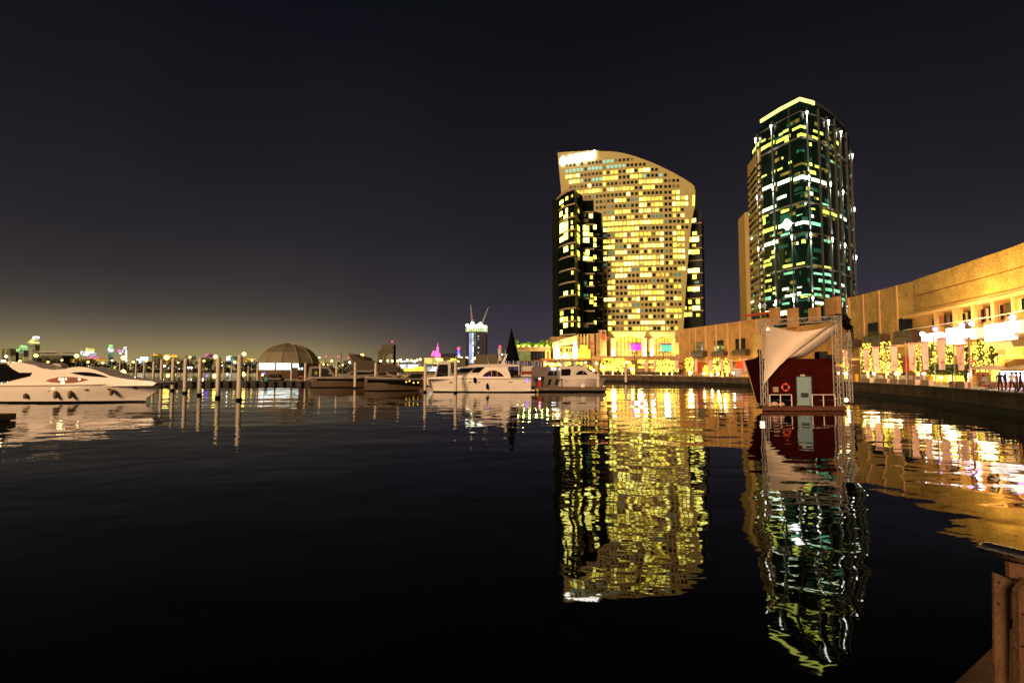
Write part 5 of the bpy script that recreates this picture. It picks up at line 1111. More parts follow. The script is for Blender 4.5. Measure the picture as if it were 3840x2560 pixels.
# ================================================================== YACHTS
def yacht_hull(T, Y, xs, xb, xw, zs, zb, B, mt, stripe=None, curve=1.0):
    """xs stern, xb bow at the sheer, xw bow at the waterline (metres), zs/zb sheer height at stern and bow"""
    n = 18
    def hb(u): return B/2*(.90+.10*math.sin(math.pi*min(u, .5)))*(1-max(0, (u-.42)/.58)**2.1)+.03
    def zsh(u): return zs+(zb-zs)*(u**1.6)*curve+(zb-zs)*(1-curve)*u
    lv = [(-.5, .35, .5, 0), (.17, .86, .40, .03), (.2, .88, .36, .08), (.5, .95, .2, .5), (.86, 1.0, .04, .86), (1.0, 1.0, 0, 1)]
    rows = []
    for sgn in (-1, 1):
        R_ = []
        for (t, wd, nar, xt) in lv:
            row = []
            for i in range(n+1):
                u = i/n; X = xs+((xw+(xb-xw)*xt)-xs)*u; z = t if t < .18 else zsh(u)*t
                row.append(Vector((X, Y+sgn*hb(u)*(wd-nar*u**3), z)))
            R_.append(row)
        rows.append(R_)
    m = MB(); N_ = n+1
    for sgn, R_ in zip((0, 1), rows):
        vs = [p for r_ in R_[1:] for p in r_]; fs = []; k = len(R_)-1
        for j in range(k-1):
            for i in range(n): fs.append((j*N_+i, j*N_+i+1, (j+1)*N_+i+1, (j+1)*N_+i))
        m.add(vs, fs, 0)
    a, b = rows[0][1:], rows[1][1:]
    m.add([r_[0] for r_ in a]+[r_[0] for r_ in reversed(b)], [tuple(range(2*len(a)))]); m.add([r_[-1] for r_ in a]+[r_[-1] for r_ in reversed(b)], [tuple(range(2*len(a)))])
    m.grid([rows[0][-1], rows[1][-1]]); hull = m.build('hull', mt, T, smooth=True, sharp=40)
    m = MB()
    for R_ in rows: m.grid([R_[0], [p+Vector((0, 0, .0)) for p in R_[1]]])
    m.grid([rows[0][0], rows[1][0]]); m.build('keel', M['bottom'], T)
    m = MB()
    for sgn, R_ in zip((-1, 1), rows): m.tube([p+Vector((0, sgn*.03, -.12)) for p in R_[-1]], .055, 6)
    m.build('rub_rail', M['white2'] if mt != M['white'] else mat('rub_rail_grey', (.30, .24, .19), .5), T)
    def side(px, py, proud=.02):
        """near side point of the hull seen at px,py"""
        d = B/2
        for _ in range(6):
            p_ = P(px, py, Y-d); u = max(0, min(1, (p_.x-xs)/(xb-xs))); t = max(0, min(1, p_.z/zsh(u))); wd = .84+.16*min(1, t/.86); nar = .42*(1-min(1, t/.9)); d = hb(u)*(wd-nar*u**3)+proud
        return P(px, py, Y-d)
    return hull, side
def cabin(T, Y, poly, hw, mt, name='superstructure', taper=.12, z0=None):
    near = [P(px, py, Y-hw) for px, py in poly]; zl = min(p.z for p in near) if z0 is None else z0
    f = [Vector((p.x, Y-(hw-taper*max(0, p.z-zl)), p.z)) for p in near]; b = [Vector((p.x, Y+(hw-taper*max(0, p.z-zl)), p.z)) for p in near]; n = len(f)
    m = MB(); m.add(f+b, [tuple(range(n)), tuple(range(2*n-1, n-1, -1))]+[(i, (i+1) % n, (i+1) % n+n, i+n) for i in range(n)])
    o = m.build(name, mt, T)
    def pane(poly2, nm='window', mt2=M['glassdark'], par=None, proud=.02):
        q = [P(px, py, Y-hw) for px, py in poly2]; m = MB()
        for sg in (-1,):
            f2 = [Vector((p.x, Y+sg*((hw-taper*max(0, p.z-zl))+proud), p.z)) for p in q]
            m.prism(f2, (0, -sg*.03, 0))
            if nm in ('window_lit', 'porthole'): break
        return m.build(nm if nm != 'window_lit' else 'window', mt2, par or T)
    return o, pane
def arcpts(x0, x1, yb, yt, n=12, y1=None):
    y1 = yb if y1 is None else y1
    return [(x0+(x1-x0)*i/n, (yb+(y1-yb)*i/n)-(((yb+y1)/2)-yt)*math.sin(math.pi*i/n)**.75) for i in range(n+1)]
M['dimcabin'] = emit('cabin_red_reflection', (.5, .02, .005), .12, .95, 1.6)  # red reflections on cabin glass, painted as a dim glow
# ---- big motor yacht at the left, bow to the right
YL = 57.5
def z1(x, y): return x/3.675, 1220+y/3.675
ya = thing('motor_yacht', 'large cream motor yacht moored at the left edge, bow pointing right', 'yacht', (P(250,1500,YL).x, YL, 0))
B = 4.6; xs = P(-130, 1450, YL-2.2).x; xb = P(618, 1440, YL).x; xw = P(545, 1490, YL).x
zs = P(20, 1444, YL-2.2).z; zb = P(600, 1434, YL).z
_, side = yacht_hull(ya, YL, xs, xb, xw, zs, zb, B, M['white'])
poly = [z1(*q) for q in [(-300, 830), (0, 815), (130, 770), (300, 720), (215, 640), (140, 600), (60, 530), (20, 500), (100, 495), (250, 510), (420, 545), (540, 590), (700, 612), (860, 600), (960, 575), (1060, 568), (1170, 580), (1290, 615), (1400, 655), (1500, 695), (1600, 718), (1750, 742), (1900, 752), (2080, 768), (2150, 790), (2100, 830), (-300, 850)]]
_, pane = cabin(ya, YL, poly, 1.75, M['white'], taper=.16)
m = MB()
pane([z1(*q) for q in [(940, 655)]+[(1000, 645), (1080, 640), (1180, 642), (1280, 655), (1380, 680), (1480, 712), (1440, 716), (1300, 706), (1150, 695), (1040, 675)]])
o = pane([z1(*q) for q in [(612, 765), (680, 735), (770, 716), (880, 708), (1000, 712), (1120, 726), (1210, 748), (1120, 775), (1000, 792), (860, 796), (700, 785)]], mt2=M['dimcabin'])
for x0, x1, y0, y1 in ((800,830,728,755),(845,865,725,750),(885,905,728,748),(1068,1092,730,755),(835,880,770,796)):
    pane([z1(x0, y0), z1(x1, y0), z1(x1, y1), z1(x0, y1)], 'window_lit', M['lampwarm'], o, .04)
pane([z1(*q) for q in [(20, 530), (140, 605), (230, 650), (415, 650), (395, 700), (300, 722), (130, 765), (-200, 800), (-200, 520)]], 'cockpit_opening', M['black'])
# flybridge awning, mast, side rails
m = MB(); a, b = P(*z1(590, 400), YL), P(*z1(1020, 375), YL); m.grid([[Vector((a.x+(b.x-a.x)*i/8, YL-1.4+2.8*j, P(500, 1324, YL).z+.12*math.sin(math.pi*i/8))) for i in range(9)] for j in (0, 1)], back=(0, 0, -.05)); m.build('awning', M['white2'], ya)
for x in (640, 980):
    for s_ in (-1.3, 1.3): q0 = P(*z1(x, 400), YL); q1 = P(*z1(x+20, 600), YL); m = MB(); m.tube([(q0.x, YL+s_, q0.z), (q1.x, YL+s_, q1.z)], .025, 6); m.build('awning_post', M['steel'], ya)
m = MB(); pl = [(side(*z1(x, y), .02)) for x, y in ((1500, 712), (1700, 700), (1900, 712), (2100, 745), (2180, 765))]; m.tube([p+Vector((0, .15, .25)) for p in pl], .02, 6)
for p in pl: m.tube([p+Vector((0, .15, -.2)), p+Vector((0, .15, .25))], .015, 5)
m.build('bow_rail', M['steel'], ya)
for x, y, w_, h_ in ((1190, 888, 55, 28), (1850, 858, 50, 32), (1500, 878, 50, 28), (465, 905, 30, 20), (600, 905, 26, 18), (670, 905, 22, 18)):
    q = [side(*z1(x+w_/2*math.cos(k*math.pi/5), y+h_/2*math.sin(k*math.pi/5)), .015) for k in range(10)]; m = MB(); m.prism(q, (0, .05, 0)); m.build('porthole', mat('porthole_brown', (.10, .06, .04), .3) if 'pbrown' not in M else M['pbrown'], ya)
def fender(px, py0, py1, r, sd, label, mt):
    a = sd(px, (py0+py1)/2, r*.9); zt_, zb2 = P(px, py0, a.y).z, P(px, py1, a.y).z; T = thing('fender', label, 'fender', (a.x, a.y, zb2), 'fenders hung on the yachts'); h = zt_-zb2
    m = MB(); m.lathe((a.x, a.y, zb2), [(.02, 0), (r*.7, h*.06), (r, h*.2), (r, h*.8), (r*.6, h*.95), (.03, h)], 10); m.build('body', mt, T, smooth=True)
    m = MB(); m.tube([(a.x, a.y, zt_), (a.x, a.y+.08, zt_+.45)], .012, 5); m.build('rope', M['pole'], T)
M['fender'] = mat('fender_brown', (.16, .12, .06), .6)
for i, (x, y0, y1) in enumerate(((350, 935, 1010), (765, 900, 1012), (965, 900, 1010), (1535, 875, 965))):
    px, a_ = z1(x, y0); _, b_ = z1(x, y1); fender(px, a_, b_, .20, side, '%s brown fender from the left on the hull of the large left yacht' % ORD[i], M['fender'])
for x, y in ((60, 492), (1860, 712), (725, 872), (1905, 818)):
    q = side(*z1(x, y), .1) if y > 700 else P(*z1(x, y), YL-1.8); m = MB(); m.ball(q, .12 if x == 60 else .05); m.build('lamp', M['lampwarm'], ya)
# dark floating dock corner in the lower left
a, b = G(*z1(-400, 1350), 0), G(*z1(215, 1350), 0); b.x -= 2.1; a.x -= 2.1; dk = thing('wooden_dock', 'dark wooden dock corner at the left edge in front of the large yacht', 'dock', (b.x-3, b.y+1, 0))
m = MB(); m.box(a.x, b.x, b.y, b.y+2.2, .05, .5); m.build('deck', M['wood'], dk)
m = MB(); m.box(a.x, b.x+.05, b.y-.06, b.y, .1, .42); m.build('fascia', M['dockwood'], dk)
m = MB(); m.box(a.x+.2, b.x-.2, b.y+.2, b.y+2.0, -.5, .045); m.build('float', M['black'], dk)
m = MB(); m.tube([(b.x+.05, b.y+.3, -1), (b.x+.05, b.y+.3, .9)], .16, 10); m.build('pile', M['darkdock'], dk)

# ---- centre yacht, bow to the left
def z4(x, y): return 1560+x/3.675, 1120+y/3.675
YC = G(*z4(900, 1290), 0).y+2.0
yb_ = thing('motor_yacht', 'white flybridge yacht in the centre with arched side window, bow pointing left', 'yacht', (P(1790,1470,YC).x, YC, 0))
xs = P(*z4(1585, 1200), YC-2).x; xb = P(*z4(80, 1080), YC).x; xw = P(*z4(235, 1270), YC).x
zs = P(*z4(1500, 1098), YC-2).z; zb = P(*z4(110, 1078), YC).z
_, side = yacht_hull(yb_, YC, xs, xb, xw, zs, zb, 4.6, M['white'], curve=.5)
m = MB(); q = P(*z4(1500, 1220), YC); m.box(q.x, xs+.6, YC-2, YC+2, .25, .45); m.build('swim_platform', M['white'], yb_)
poly = [z4(*q) for q in [(150, 1090), (330, 1072), (560, 1060), (700, 1040), (760, 1000), (860, 950), (940, 925), (1000, 905), (1250, 905), (1275, 925), (1262, 960), (1290, 1030), (1310, 1095), (1500, 1095), (1500, 1105), (150, 1105)]]
_, pane = cabin(yb_, YC, poly, 1.9, M['white'], taper=.14)
for pl in ([(575, 1008), (620, 962), (785, 955), (735, 1008)], [(752, 1020), (830, 945), (948, 940), (872, 1018)]): pane([z4(*q) for q in pl])
o = pane([z4(*q) for q in arcpts(912, 1215, 1072, 985)], mt2=M['glassint'])
for xx in (1040, 1118): pane([z4(xx-3, 1070), z4(xx-3, 992), z4(xx+3, 992), z4(xx+3, 1070)], 'window_lit', M['white2'], o, .035)
pane([z4(985, 1080), z4(1005, 1060), z4(1015, 1078)], 'window_lit', M['blue'], o, .04)
pane([z4(*q) for q in [(1300, 1055), (1310, 1000), (1400, 985), (1420, 1000), (1420, 1055)]], 'cockpit_opening', M['glassdark'])
poly = [z4(*q) for q in [(590, 960), (640, 930), (800, 905), (940, 880), (990, 880), (1010, 905), (860, 945)]]
cabin(yb_, YC, [z4(*q) for q in [(560, 950), (720, 925), (740, 905), (1010, 900), (1290, 900), (1420, 912), (1430, 930), (1280, 935), (940, 935), (600, 958)]], 1.75, M['white2'], 'flybridge', .1)
cabin(yb_, YC, [z4(*q) for q in [(1170, 905), (1195, 850), (1225, 790), (1250, 782), (1250, 800), (1222, 860), (1235, 905)]], 1.2, M['white'], 'radar_arch', .05)
for i, x in enumerate((1130, 1200, 1245, 1280, 1340, 1400, 1420)):
    q0, q1 = P(*z4(x, 905), YC-1.6), P(*z4(x, 850+6*(i % 2)), YC-1.6); m = MB(); m.tube([q0, q1], .04, 6); m.build('flybridge_stanchion', M['white'], yb_)
q0, q1 = P(*z4(1418, 1050), YC-1.8), P(*z4(1418, 870), YC-1.8); m = MB(); m.tube([q0, q1], .06, 6); m.build('awning_pole', M['white'], yb_)
m = MB(); pl = [side(*z4(x, 1075), .02)+Vector((0, .15, .5)) for x in (130, 300, 480, 650, 860)]; m.tube(pl, .018, 6)
for p in pl: m.tube([p-Vector((0, 0, .6)), p], .015, 5)
m.build('bow_rail', M['steel'], yb_)
def port(T, sd, X, Y_, w_, h_, fn, mt=None, rect=True):
    pts = [(X-w_/2, Y_-h_/2), (X+w_/2, Y_-h_/2), (X+w_/2, Y_+h_/2), (X-w_/2, Y_+h_/2)]
    m = MB(); m.prism([sd(*fn(*q), .02) for q in pts], (0, .06, 0)); return m.build('porthole', mt or M['glassint'], T)
for X, Y_, w_, h_ in ((480, 1150, 32, 14), (742, 1150, 30, 14), (872, 1150, 30, 14), (1300, 1150, 60, 10), (1498, 1155, 10, 32)): port(yb_, side, X, Y_, w_, h_, z4)
for X, w_ in ((1043, 9), (1075, 34), (1107, 9)): port(yb_, side, X, 1208, w_, 42, z4, M['glassdark'])
px, a_ = z4(810, 1080); _, b_ = z4(810, 1160); fender(px, a_, b_, .22, side, 'black oval fender high on the side of the centre yacht', M['black'])
px, a_ = z4(983, 1165); _, b_ = z4(983, 1248); fender(px, a_, b_, .20, side, 'black oval fender low beside the three-pane window of the centre yacht', M['black'])
m = MB(); m.box(P(*z4(75, 1070), YC).x, P(*z4(130, 1070), YC).x, YC-.2, YC+.2, P(*z4(75, 1088), YC).z, P(*z4(75, 1068), YC).z); m.build('anchor_roller', M['steel'], yb_)
q = P(*z4(1535, 1113), YC-2.3); m = MB(); m.ball(q, .16); m.build('stern_light', M['blue'], yb_)

# aerials, masts and mooring lines
for T_, pts_ in ((yb_, ((z4(1236, 785), z4(1228, 700)), (z4(1000, 905), z4(985, 800)))), (ya, ((z1(150, 500), z1(120, 330)), (z1(330, 520), z1(322, 400))))):
    Yv = YC if T_ is yb_ else YL
    for p_, q_ in pts_: m = MB(); m.tube([P(*p_, Yv), P(*q_, Yv)], [.03, .012], 6); m.build('aerial', M['white'], T_)
q = P(*z4(1236, 775), YC); m = MB(); m.lathe((q.x, q.y, q.z-.05), [(.1, 0), (.34, .06), (.36, .18), (.2, .26), (.02, .28)], 12); m.build('radar_dome', M['white'], yb_, smooth=True)
def rope(a, b, sag, label, cat='rope'):
    m = MB(); n = 14; m.tube([a.lerp(b, i/n)-Vector((0, 0, sag*4*(i/n)*(1-i/n))) for i in range(n+1)], .022, 5); return tag(m.build('mooring_rope', M['pole'], org=tuple(a)), label, cat, 'mooring ropes')
g = G(647, 1464, 0); rope(P(604, 1437, YL), Vector((g.x, g.y, 1.9)), .5, 'mooring rope from the bow of the large left yacht to the nearest pile')
g = P(1594, 1440, YC-1.5); rope(P(1585, 1412, YC), g, .1, 'short mooring rope from the bow tip of the centre yacht to the pile')
rope(P(1984, 1424, YC-1.5), P(2018, 1452, YC+1), .25, 'mooring rope from the stern of the centre yacht to the floating dock')
# ---- right boats by the floating dock
def z5b(x, y): return 1900+x/5.6, 1240+y/5.6
YD = 92
yc_ = thing('motor_yacht', 'pinkish white yacht with arched window at the right end of the marina, bow pointing right', 'yacht', (P(2180,1450,YD).x, YD, 0))
xs = P(*z5b(1180, 1150), YD-2).x; xb = P(*z5b(2080, 1010), YD).x; xw = P(*z5b(1960, 1150), YD).x; zs = P(*z5b(1250, 1005), YD-2).z; zb = P(*z5b(2000, 1000), YD).z
_, side = yacht_hull(yc_, YD, xs, xb, xw, zs, zb, 4.4, M['white2'], curve=.5)
_, pane = cabin(yc_, YD, [z5b(*q) for q in [(1120, 1010), (1130, 770), (1180, 745), (1650, 745), (1720, 790), (1800, 850), (1900, 930), (1960, 1000)]], 1.8, M['white2'], taper=.12)
pane([z5b(*q) for q in arcpts(1450, 1702, 925, 832)]); pane([z5b(*q) for q in [(1140, 945), (1152, 805), (1330, 798), (1355, 830), (1335, 940)]]); pane([z5b(*q) for q in [(1680, 795), (1740, 795), (1810, 860), (1760, 860)]])
for x in (1140, 1385): cabin(yc_, YD, [z5b(*q) for q in [(x-20, 600), (x+15, 595), (x+80, 690), (x+95, 750), (x+40, 750)]], 1.3, M['white2'], 'arch', .05)
m = MB(); a, b = P(*z5b(1140, 640), YD), P(*z5b(1700, 640), YD); m.box(a.x, b.x, YD-1.5, YD+1.5, a.z-.04, a.z+.04); m.build('flybridge_rail', M['steel'], yc_)
for X, w_, h_ in ((1253, 12, 55), (1665, 14, 14)): port(yc_, side, X, 1068, w_, h_, z5b)
px, a_ = z5b(1500, 1100)
ydd = thing('motor_yacht', 'grey yacht seen stern-on with two slanted black stern windows beside the red pedestal', 'yacht', (P(2060,1450,YD+4).x, YD+4, 0)); Y_ = YD+4
m = MB(); poly = [z5b(*q) for q in [(760, 1165), (800, 960), (1000, 950), (1180, 985), (1250, 1005), (1180, 1165)]]; m.prism([P(*q, Y_) for q in poly], (0, 11, 0)); m.build('hull', M['greyhull'], ydd)
_, pane = cabin(ydd, Y_+5, [z5b(*q) for q in [(540, 960), (545, 770), (600, 750), (1140, 755), (1130, 985), (800, 965)]], 4.9, M['greyhull'], taper=0)
for pl in ([(860, 940), (880, 842), (960, 842), (985, 880), (978, 940)], [(990, 940), (1000, 850), (1055, 845), (1050, 940)]): pane([z5b(*q) for q in pl])
for x in (858, 1008):
    m = MB(); m.prism([P(*z5b(*q), Y_-.03) for q in [(x, 1135), (x+30, 1020), (x+92, 1012), (x+50, 1140)]], (0, .05, 0)); m.build('stern_window', M['glassdark'], ydd)
m = MB(); m.prism([P(*z5b(*q), Y_-.05) for q in [(1085, 1160), (1130, 1020), (1190, 1030), (1150, 1160)]], (0, .05, 0)); m.build('stern_panel', M['white2'], ydd)
for x in (960, 1015): q = P(*z5b(x, 795), Y_-.2); m = MB(); m.ball(q, .2); m.build('deck_light', M['lampwhite'], ydd)
for x in (560, 720, 900, 1060): m = MB(); q0, q1 = P(*z5b(x, 760), Y_), P(*z5b(x-15, 650), Y_); m.tube([q0, q1], .05, 6); m.build('stanchion', M['white2'], ydd)
Y_ = YD+9; yee = thing('cabin_cruiser', 'dim cruiser with sloping arch mast between the centre yacht and the grey stern', 'boat', (P(1990,1440,Y_).x, Y_, 0))
m = MB(); m.prism([P(*z5b(*q), Y_) for q in [(300, 1160), (300, 960), (540, 960), (620, 1160)]], (0, 10, 0)); m.build('hull', M['greyhull'], yee)
_, pane = cabin(yee, Y_+2, [z5b(*q) for q in [(300, 990), (310, 745), (560, 740), (540, 990)]], 1.9, M['white2'], taper=0)
pane([z5b(*q) for q in [(305, 915), (320, 850), (520, 845), (520, 915)]], mt2=M['dimcabin'])
cabin(yee, Y_+2, [z5b(*q) for q in [(490, 620), (520, 615), (560, 720), (545, 760)]], 1.3, M['greyhull'], 'arch', 0)
for x in (340, 380, 430, 590, 660, 730): q0, q1 = P(*z5b(x, 745), Y_), P(*z5b(x, 640), Y_); m = MB(); m.tube([q0, q1], .045, 6); m.build('stanchion', M['white'], yee)
# floating dock, pedestals
Yk = G(*z5b(1300, 1285), 0).y; fd = thing('floating_dock', 'long low floating dock with pale fascia blocks in front of the right-hand yachts', 'dock', (P(2130,1465,Yk).x, Yk+1, 0))
a, b = P(*z5b(470, 1240), Yk), P(*z5b(2090, 1240), Yk); zt_ = P(*z5b(1300, 1185), Yk).z
m = MB(); m.box(a.x, b.x, Yk, Yk+2.5, zt_-.12, zt_); m.build('deck', M['dockwood'], fd)
m = MB(); m.box(a.x+.1, b.x-.1, Yk+.1, Yk+2.4, -.4, .25); m.build('pontoon', M['black'], fd)
m = MB(); m.box(a.x, b.x, Yk-.02, Yk+.08, .26, zt_-.13); m.build('fascia', M['dockwood'], fd)
def pedestal(px, yb, yt, w_, Y, label, mt, lmt):
    q = P(px, yb, Y); T = thing('service_pedestal', label, 'pedestal', (q.x, Y, q.z)); h = P(px, yt, Y).z-q.z; w_ = w_/1920*Y
    m = MB(); m.lathe(q, [(w_*.5, 0), (w_*.48, h*.55), (w_*.42, h*.8), (w_*.3, h*.82)], 10); m.build('body', mt, T)
    m = MB(); m.lathe((q.x, q.y, q.z+h*.83), [(w_*.3, 0), (w_*.3, h*.14), (w_*.05, h*.18)], 10); m.build('light', lmt, T)
pedestal(2024, 1453, 1416, 13, Yk+.6, 'bright red cylinder pedestal with white light on the floating dock', mat('pedestal_red', (.6, .015, .015), .5), emit('pinkwhite', (1, .5, .6), 5))
T = thing('service_pedestal', 'small white box pedestal with thin tall rod on the floating dock', 'pedestal', P(2186, 1453, Yk+.6)); m = MB(); pxbox(m, 2179, 2193, 1439, 1453, Yk+.5, .5); m.build('body', M['white'], T)
m = MB(); m.tube([P(2186.5, 1440, Yk+.7), P(2186.5, 1388, Yk+.7)], .03, 6); m.build('rod', M['white2'], T)
pxq = G(2015, 1467, 0); T = thing('mooring_buoy', 'small yellowish ball fender at the left end of the floating dock', 'buoy', (pxq.x, Yk-.3, 0)); m = MB(); m.ball((P(2016, 1460, Yk-.3).x, Yk-.3, .3), .25, 0, 10, 6, 1.3); m.build('float', mat('ball_yellow', (.5, .4, .15), .5), T)

M['canopy'] = mat('dark_canopy', (.05, .032, .02), .8)
# ---- two sport cruisers, dim, in front of the dome-side pontoon
def zc(x, y): return 1280+x/6.53, 1260+y/6.53
def zd(x, y): return 960+x/6.53, 1240+y/6.53
for i, (Yv, xs_, xb_, xw_, zs_, zb_, cab, win, scr, lb_) in enumerate([
    (104, (-750, 1165), (820, 1055), (700, 1300), (-700, 1000), (800, 1000), [(-250, 1010), (100, 930), (200, 880), (330, 840), (800, 830), (820, 1000)], [(190, 935), (260, 890), (420, 875), (700, 880), (800, 862), (800, 920), (560, 945), (380, 952)], [(160, 830), (180, 720), (330, 640), (240, 560), (160, 450), (330, 470), (520, 580), (700, 600), (820, 640), (840, 830)], 'long dim brown sport cruiser with black side stripe, left of two behind the piles'),
    (88, (560, 1230), (2010, 1060), (1900, 1420), (600, 985), (2000, 1040), [(840, 975), (880, 890), (1100, 885), (1310, 955), (1450, 985)], [(885, 950), (900, 900), (1080, 890), (1110, 930), (1060, 960)], [(870, 885), (860, 700), (1000, 680), (1250, 690), (1380, 740), (1400, 870)], 'dim tan sport cruiser with black side stripe, right of two, bow behind the centre yacht')]):
    T = thing('sport_cruiser', lb_, 'boat', (P(*zc((xs_[0]+xb_[0])/2, 1200), Yv).x, Yv, 0), 'dim sport cruisers moored in the middle')
    xs = P(*zc(*xs_), Yv-1.9).x; xb = P(*zc(*xb_), Yv).x; xw = P(*zc(*xw_), Yv).x; zs = P(*zc(*zs_), Yv-1.9).z; zb = P(*zc(*zb_), Yv).z
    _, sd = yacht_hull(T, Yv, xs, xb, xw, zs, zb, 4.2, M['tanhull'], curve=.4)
    _, pane = cabin(T, Yv, [zc(*q) for q in cab], 1.6, M['tanhull'], taper=.1); pane([zc(*q) for q in win])
    cabin(T, Yv+.5, [zc(*q) for q in scr], 1.3, M['canopy'], 'canopy', .1)
    n = 16; X0, X1 = (-600, 780) if i == 0 else (640, 1900); ya0, ya1 = ((1045, 1095), (1050, 1100)) if i == 0 else ((1060, 1150), (1085, 1215))
    m = MB(); up = [sd(*zc(X0+(X1-X0)*k/n, ya0[0]+(ya1[0]-ya0[0])*k/n), .03) for k in range(n+1)]; lo = [sd(*zc(X0+(X1-X0)*k/n, ya0[1]+(ya1[1]-ya0[1])*k/n), .03) for k in range(n+1)]
    m.grid([up, lo], back=(0, .05, 0)); m.build('side_stripe', M['black'], T)
    if i:
        for x, y in ((1590, 1120), (1670, 1095), (1770, 1140), (1880, 1135)): q = sd(*zc(x, y), .08); m = MB(); m.ball(q, .13); m.build('window_light', M['fairy2'], T)
# ---- distant moored boats as things of their own
def smallboat(px0, px1, yw, yt, Y, label, mt, left=True, lit=None):
    T = thing('moored_boat', label, 'boat', (P((px0+px1)/2, yw, Y).x, Y, 0), 'distant moored boats')
    xs, xb = (P(px1, yw, Y).x, P(px0, yw, Y).x) if left else (P(px0, yw, Y).x, P(px1, yw, Y).x)
    h = P(px0, yt, Y).z; zsr = min(1.5, h*.5); L_ = xb-xs
    yacht_hull(T, Y, xs, xb, xb-L_*.12, zsr*.9, zsr*1.15, max(2.5, abs(L_)*.26), mt)
    pts = [(xs+L_*.08, zsr*.9), (xs+L_*.12, h*.95), (xs+L_*.3, h), (xs+L_*.5, h*.95), (xs+L_*.66, zsr*1.05)]
    hw = max(1, abs(L_)*.1); m = MB(); m.prism([(x, Y-hw, z) for x, z in pts], (0, 2*hw, 0)); m.build('cabin', mt, T)
    m = MB(); m.prism([(xs+L_*.16, Y-hw-.05, zsr*1.15), (xs+L_*.17, Y-hw-.05, h*.85), (xs+L_*.48, Y-hw-.05, h*.85), (xs+L_*.58, Y-hw-.05, zsr*1.15)], (0, .06, 0)); m.build('window', lit or M['glassdark'], T)
smallboat(1110, 1145, 1431, 1408, 125, 'small orange-lit boat at the foot of the dome', mat('orange_hull', (.30, .085, .03), .6), True)
smallboat(1145, 1330, 1424, 1372, 140, 'pale low yacht behind the piles right of the dome', M['greyhull'], False)
smallboat(1402, 1500, 1420, 1366, 132, 'grey boat with canopy behind the right sport cruiser', M['greyhull'], False)
smallboat(1480, 1610, 1424, 1394, 118, 'low brown boat beside the bow of the centre yacht', M['tanhull'], True)
smallboat(975, 1060, 1427, 1402, 150, 'dark boat with small blue light under the dome windows', M['darkdock'], True)
smallboat(1590, 1700, 1424, 1352, 112, 'beige flybridge boat behind the bow of the centre yacht', M['white2'], True)
smallboat(60, 160, 1400, 1350, 110, 'dim pale boat behind the cabin roof of the large left yacht', M['greyhull'], True, M['yellowin'])
smallboat(160, 250, 1402, 1362, 120, 'small cream boat with warm light behind the large left yacht', M['white2'], True, M['amber'])
# ================================================================== PILES
PL = [(448,1352,1425,6),(509,1352,1428,7),(539,1352,1432,7),(574,1353,1440,9),(604,1342,1452,11),(647,1337,1464,13),(693,1338,1475,14),(748,1337,1482,15),(816,1331,1493,16),(896,1325,1502,18),(837,1372,1428,5),(867,1372,1430,5),(930,1370,1430,5),(965,1362,1430,7),(1092,1382,1436,7),(1144,1358,1442,8),(1200,1362,1448,8),(1261,1364,1449,8),(1331,1355,1456,10),(1408,1356,1460,10),(1494,1358,1464,10),(1594,1358,1468,11),(1708,1349,1476,12),(2243,1395,1452,13),(2347,1362,1437,9)]
PL.sort()
for i, (px, y0, y1, wd) in enumerate(PL):
    q = G(px, y1, 0); 
    if px in (2243,): q = P(px, 1452, Yk+.8); q.z = 0
    if px == 1708: q = P(px, 1476, YC-4.2); q.z = 0
    if px == 1594: q = P(px, 1466, YC-1.5); q.z = 0
    h = P(px, y0, q.y).z; r = wd/2/1920*q.y
    T = thing('mooring_pile', '%s mooring pile from the left, pale sleeved post with pointed cap' % ORD[i], 'mooring pile', (q.x, q.y, 0), 'mooring piles in the marina')
    m = MB(); m.lathe((q.x, q.y, 0), [(r, .30), (r, h-r*2.0)], 16); m.build('shaft', M['pile'], T, smooth=True)
    m = MB(); m.lathe((q.x, q.y, h-r*2.0), [(r*1.06, 0), (r*1.06, .05), (r*.85, r*.8), (.02, r*2.0)], 16); m.build('cap', M['pile'], T, smooth=True)
    m = MB(); m.lathe((q.x, q.y, 0), [(r*1.12, -1.5), (r*1.14, .30)], 16); m.build('wet_collar', M['black'], T, smooth=True)
# ---- the scatter of town lights beyond the water, too many and too small to count
m = MB(); rs = random.Random(5)
for i in range(330):
    px = rs.choice((rs.uniform(0, 1200), rs.uniform(1200, 1720), rs.uniform(0, 640))); y = 1383-abs(rs.gauss(0, 13)); Yv = rs.uniform(420, 900); q = P(px, y, Yv); r_ = rs.uniform(.35, 1.0)/1920*Yv*1.3
    m.ball((q.x, q.y, max(1.5, q.z)), r_, rs.choice((0, 0, 1, 1, 2, 3, 4)), 5, 3)
m.build('town_lights', [M['sodium'], M['lampwhite'], M['lampwarm'], M['fairy2'], M['sodium']], org=(-200, 600, 1))['kind'] = 'stuff'
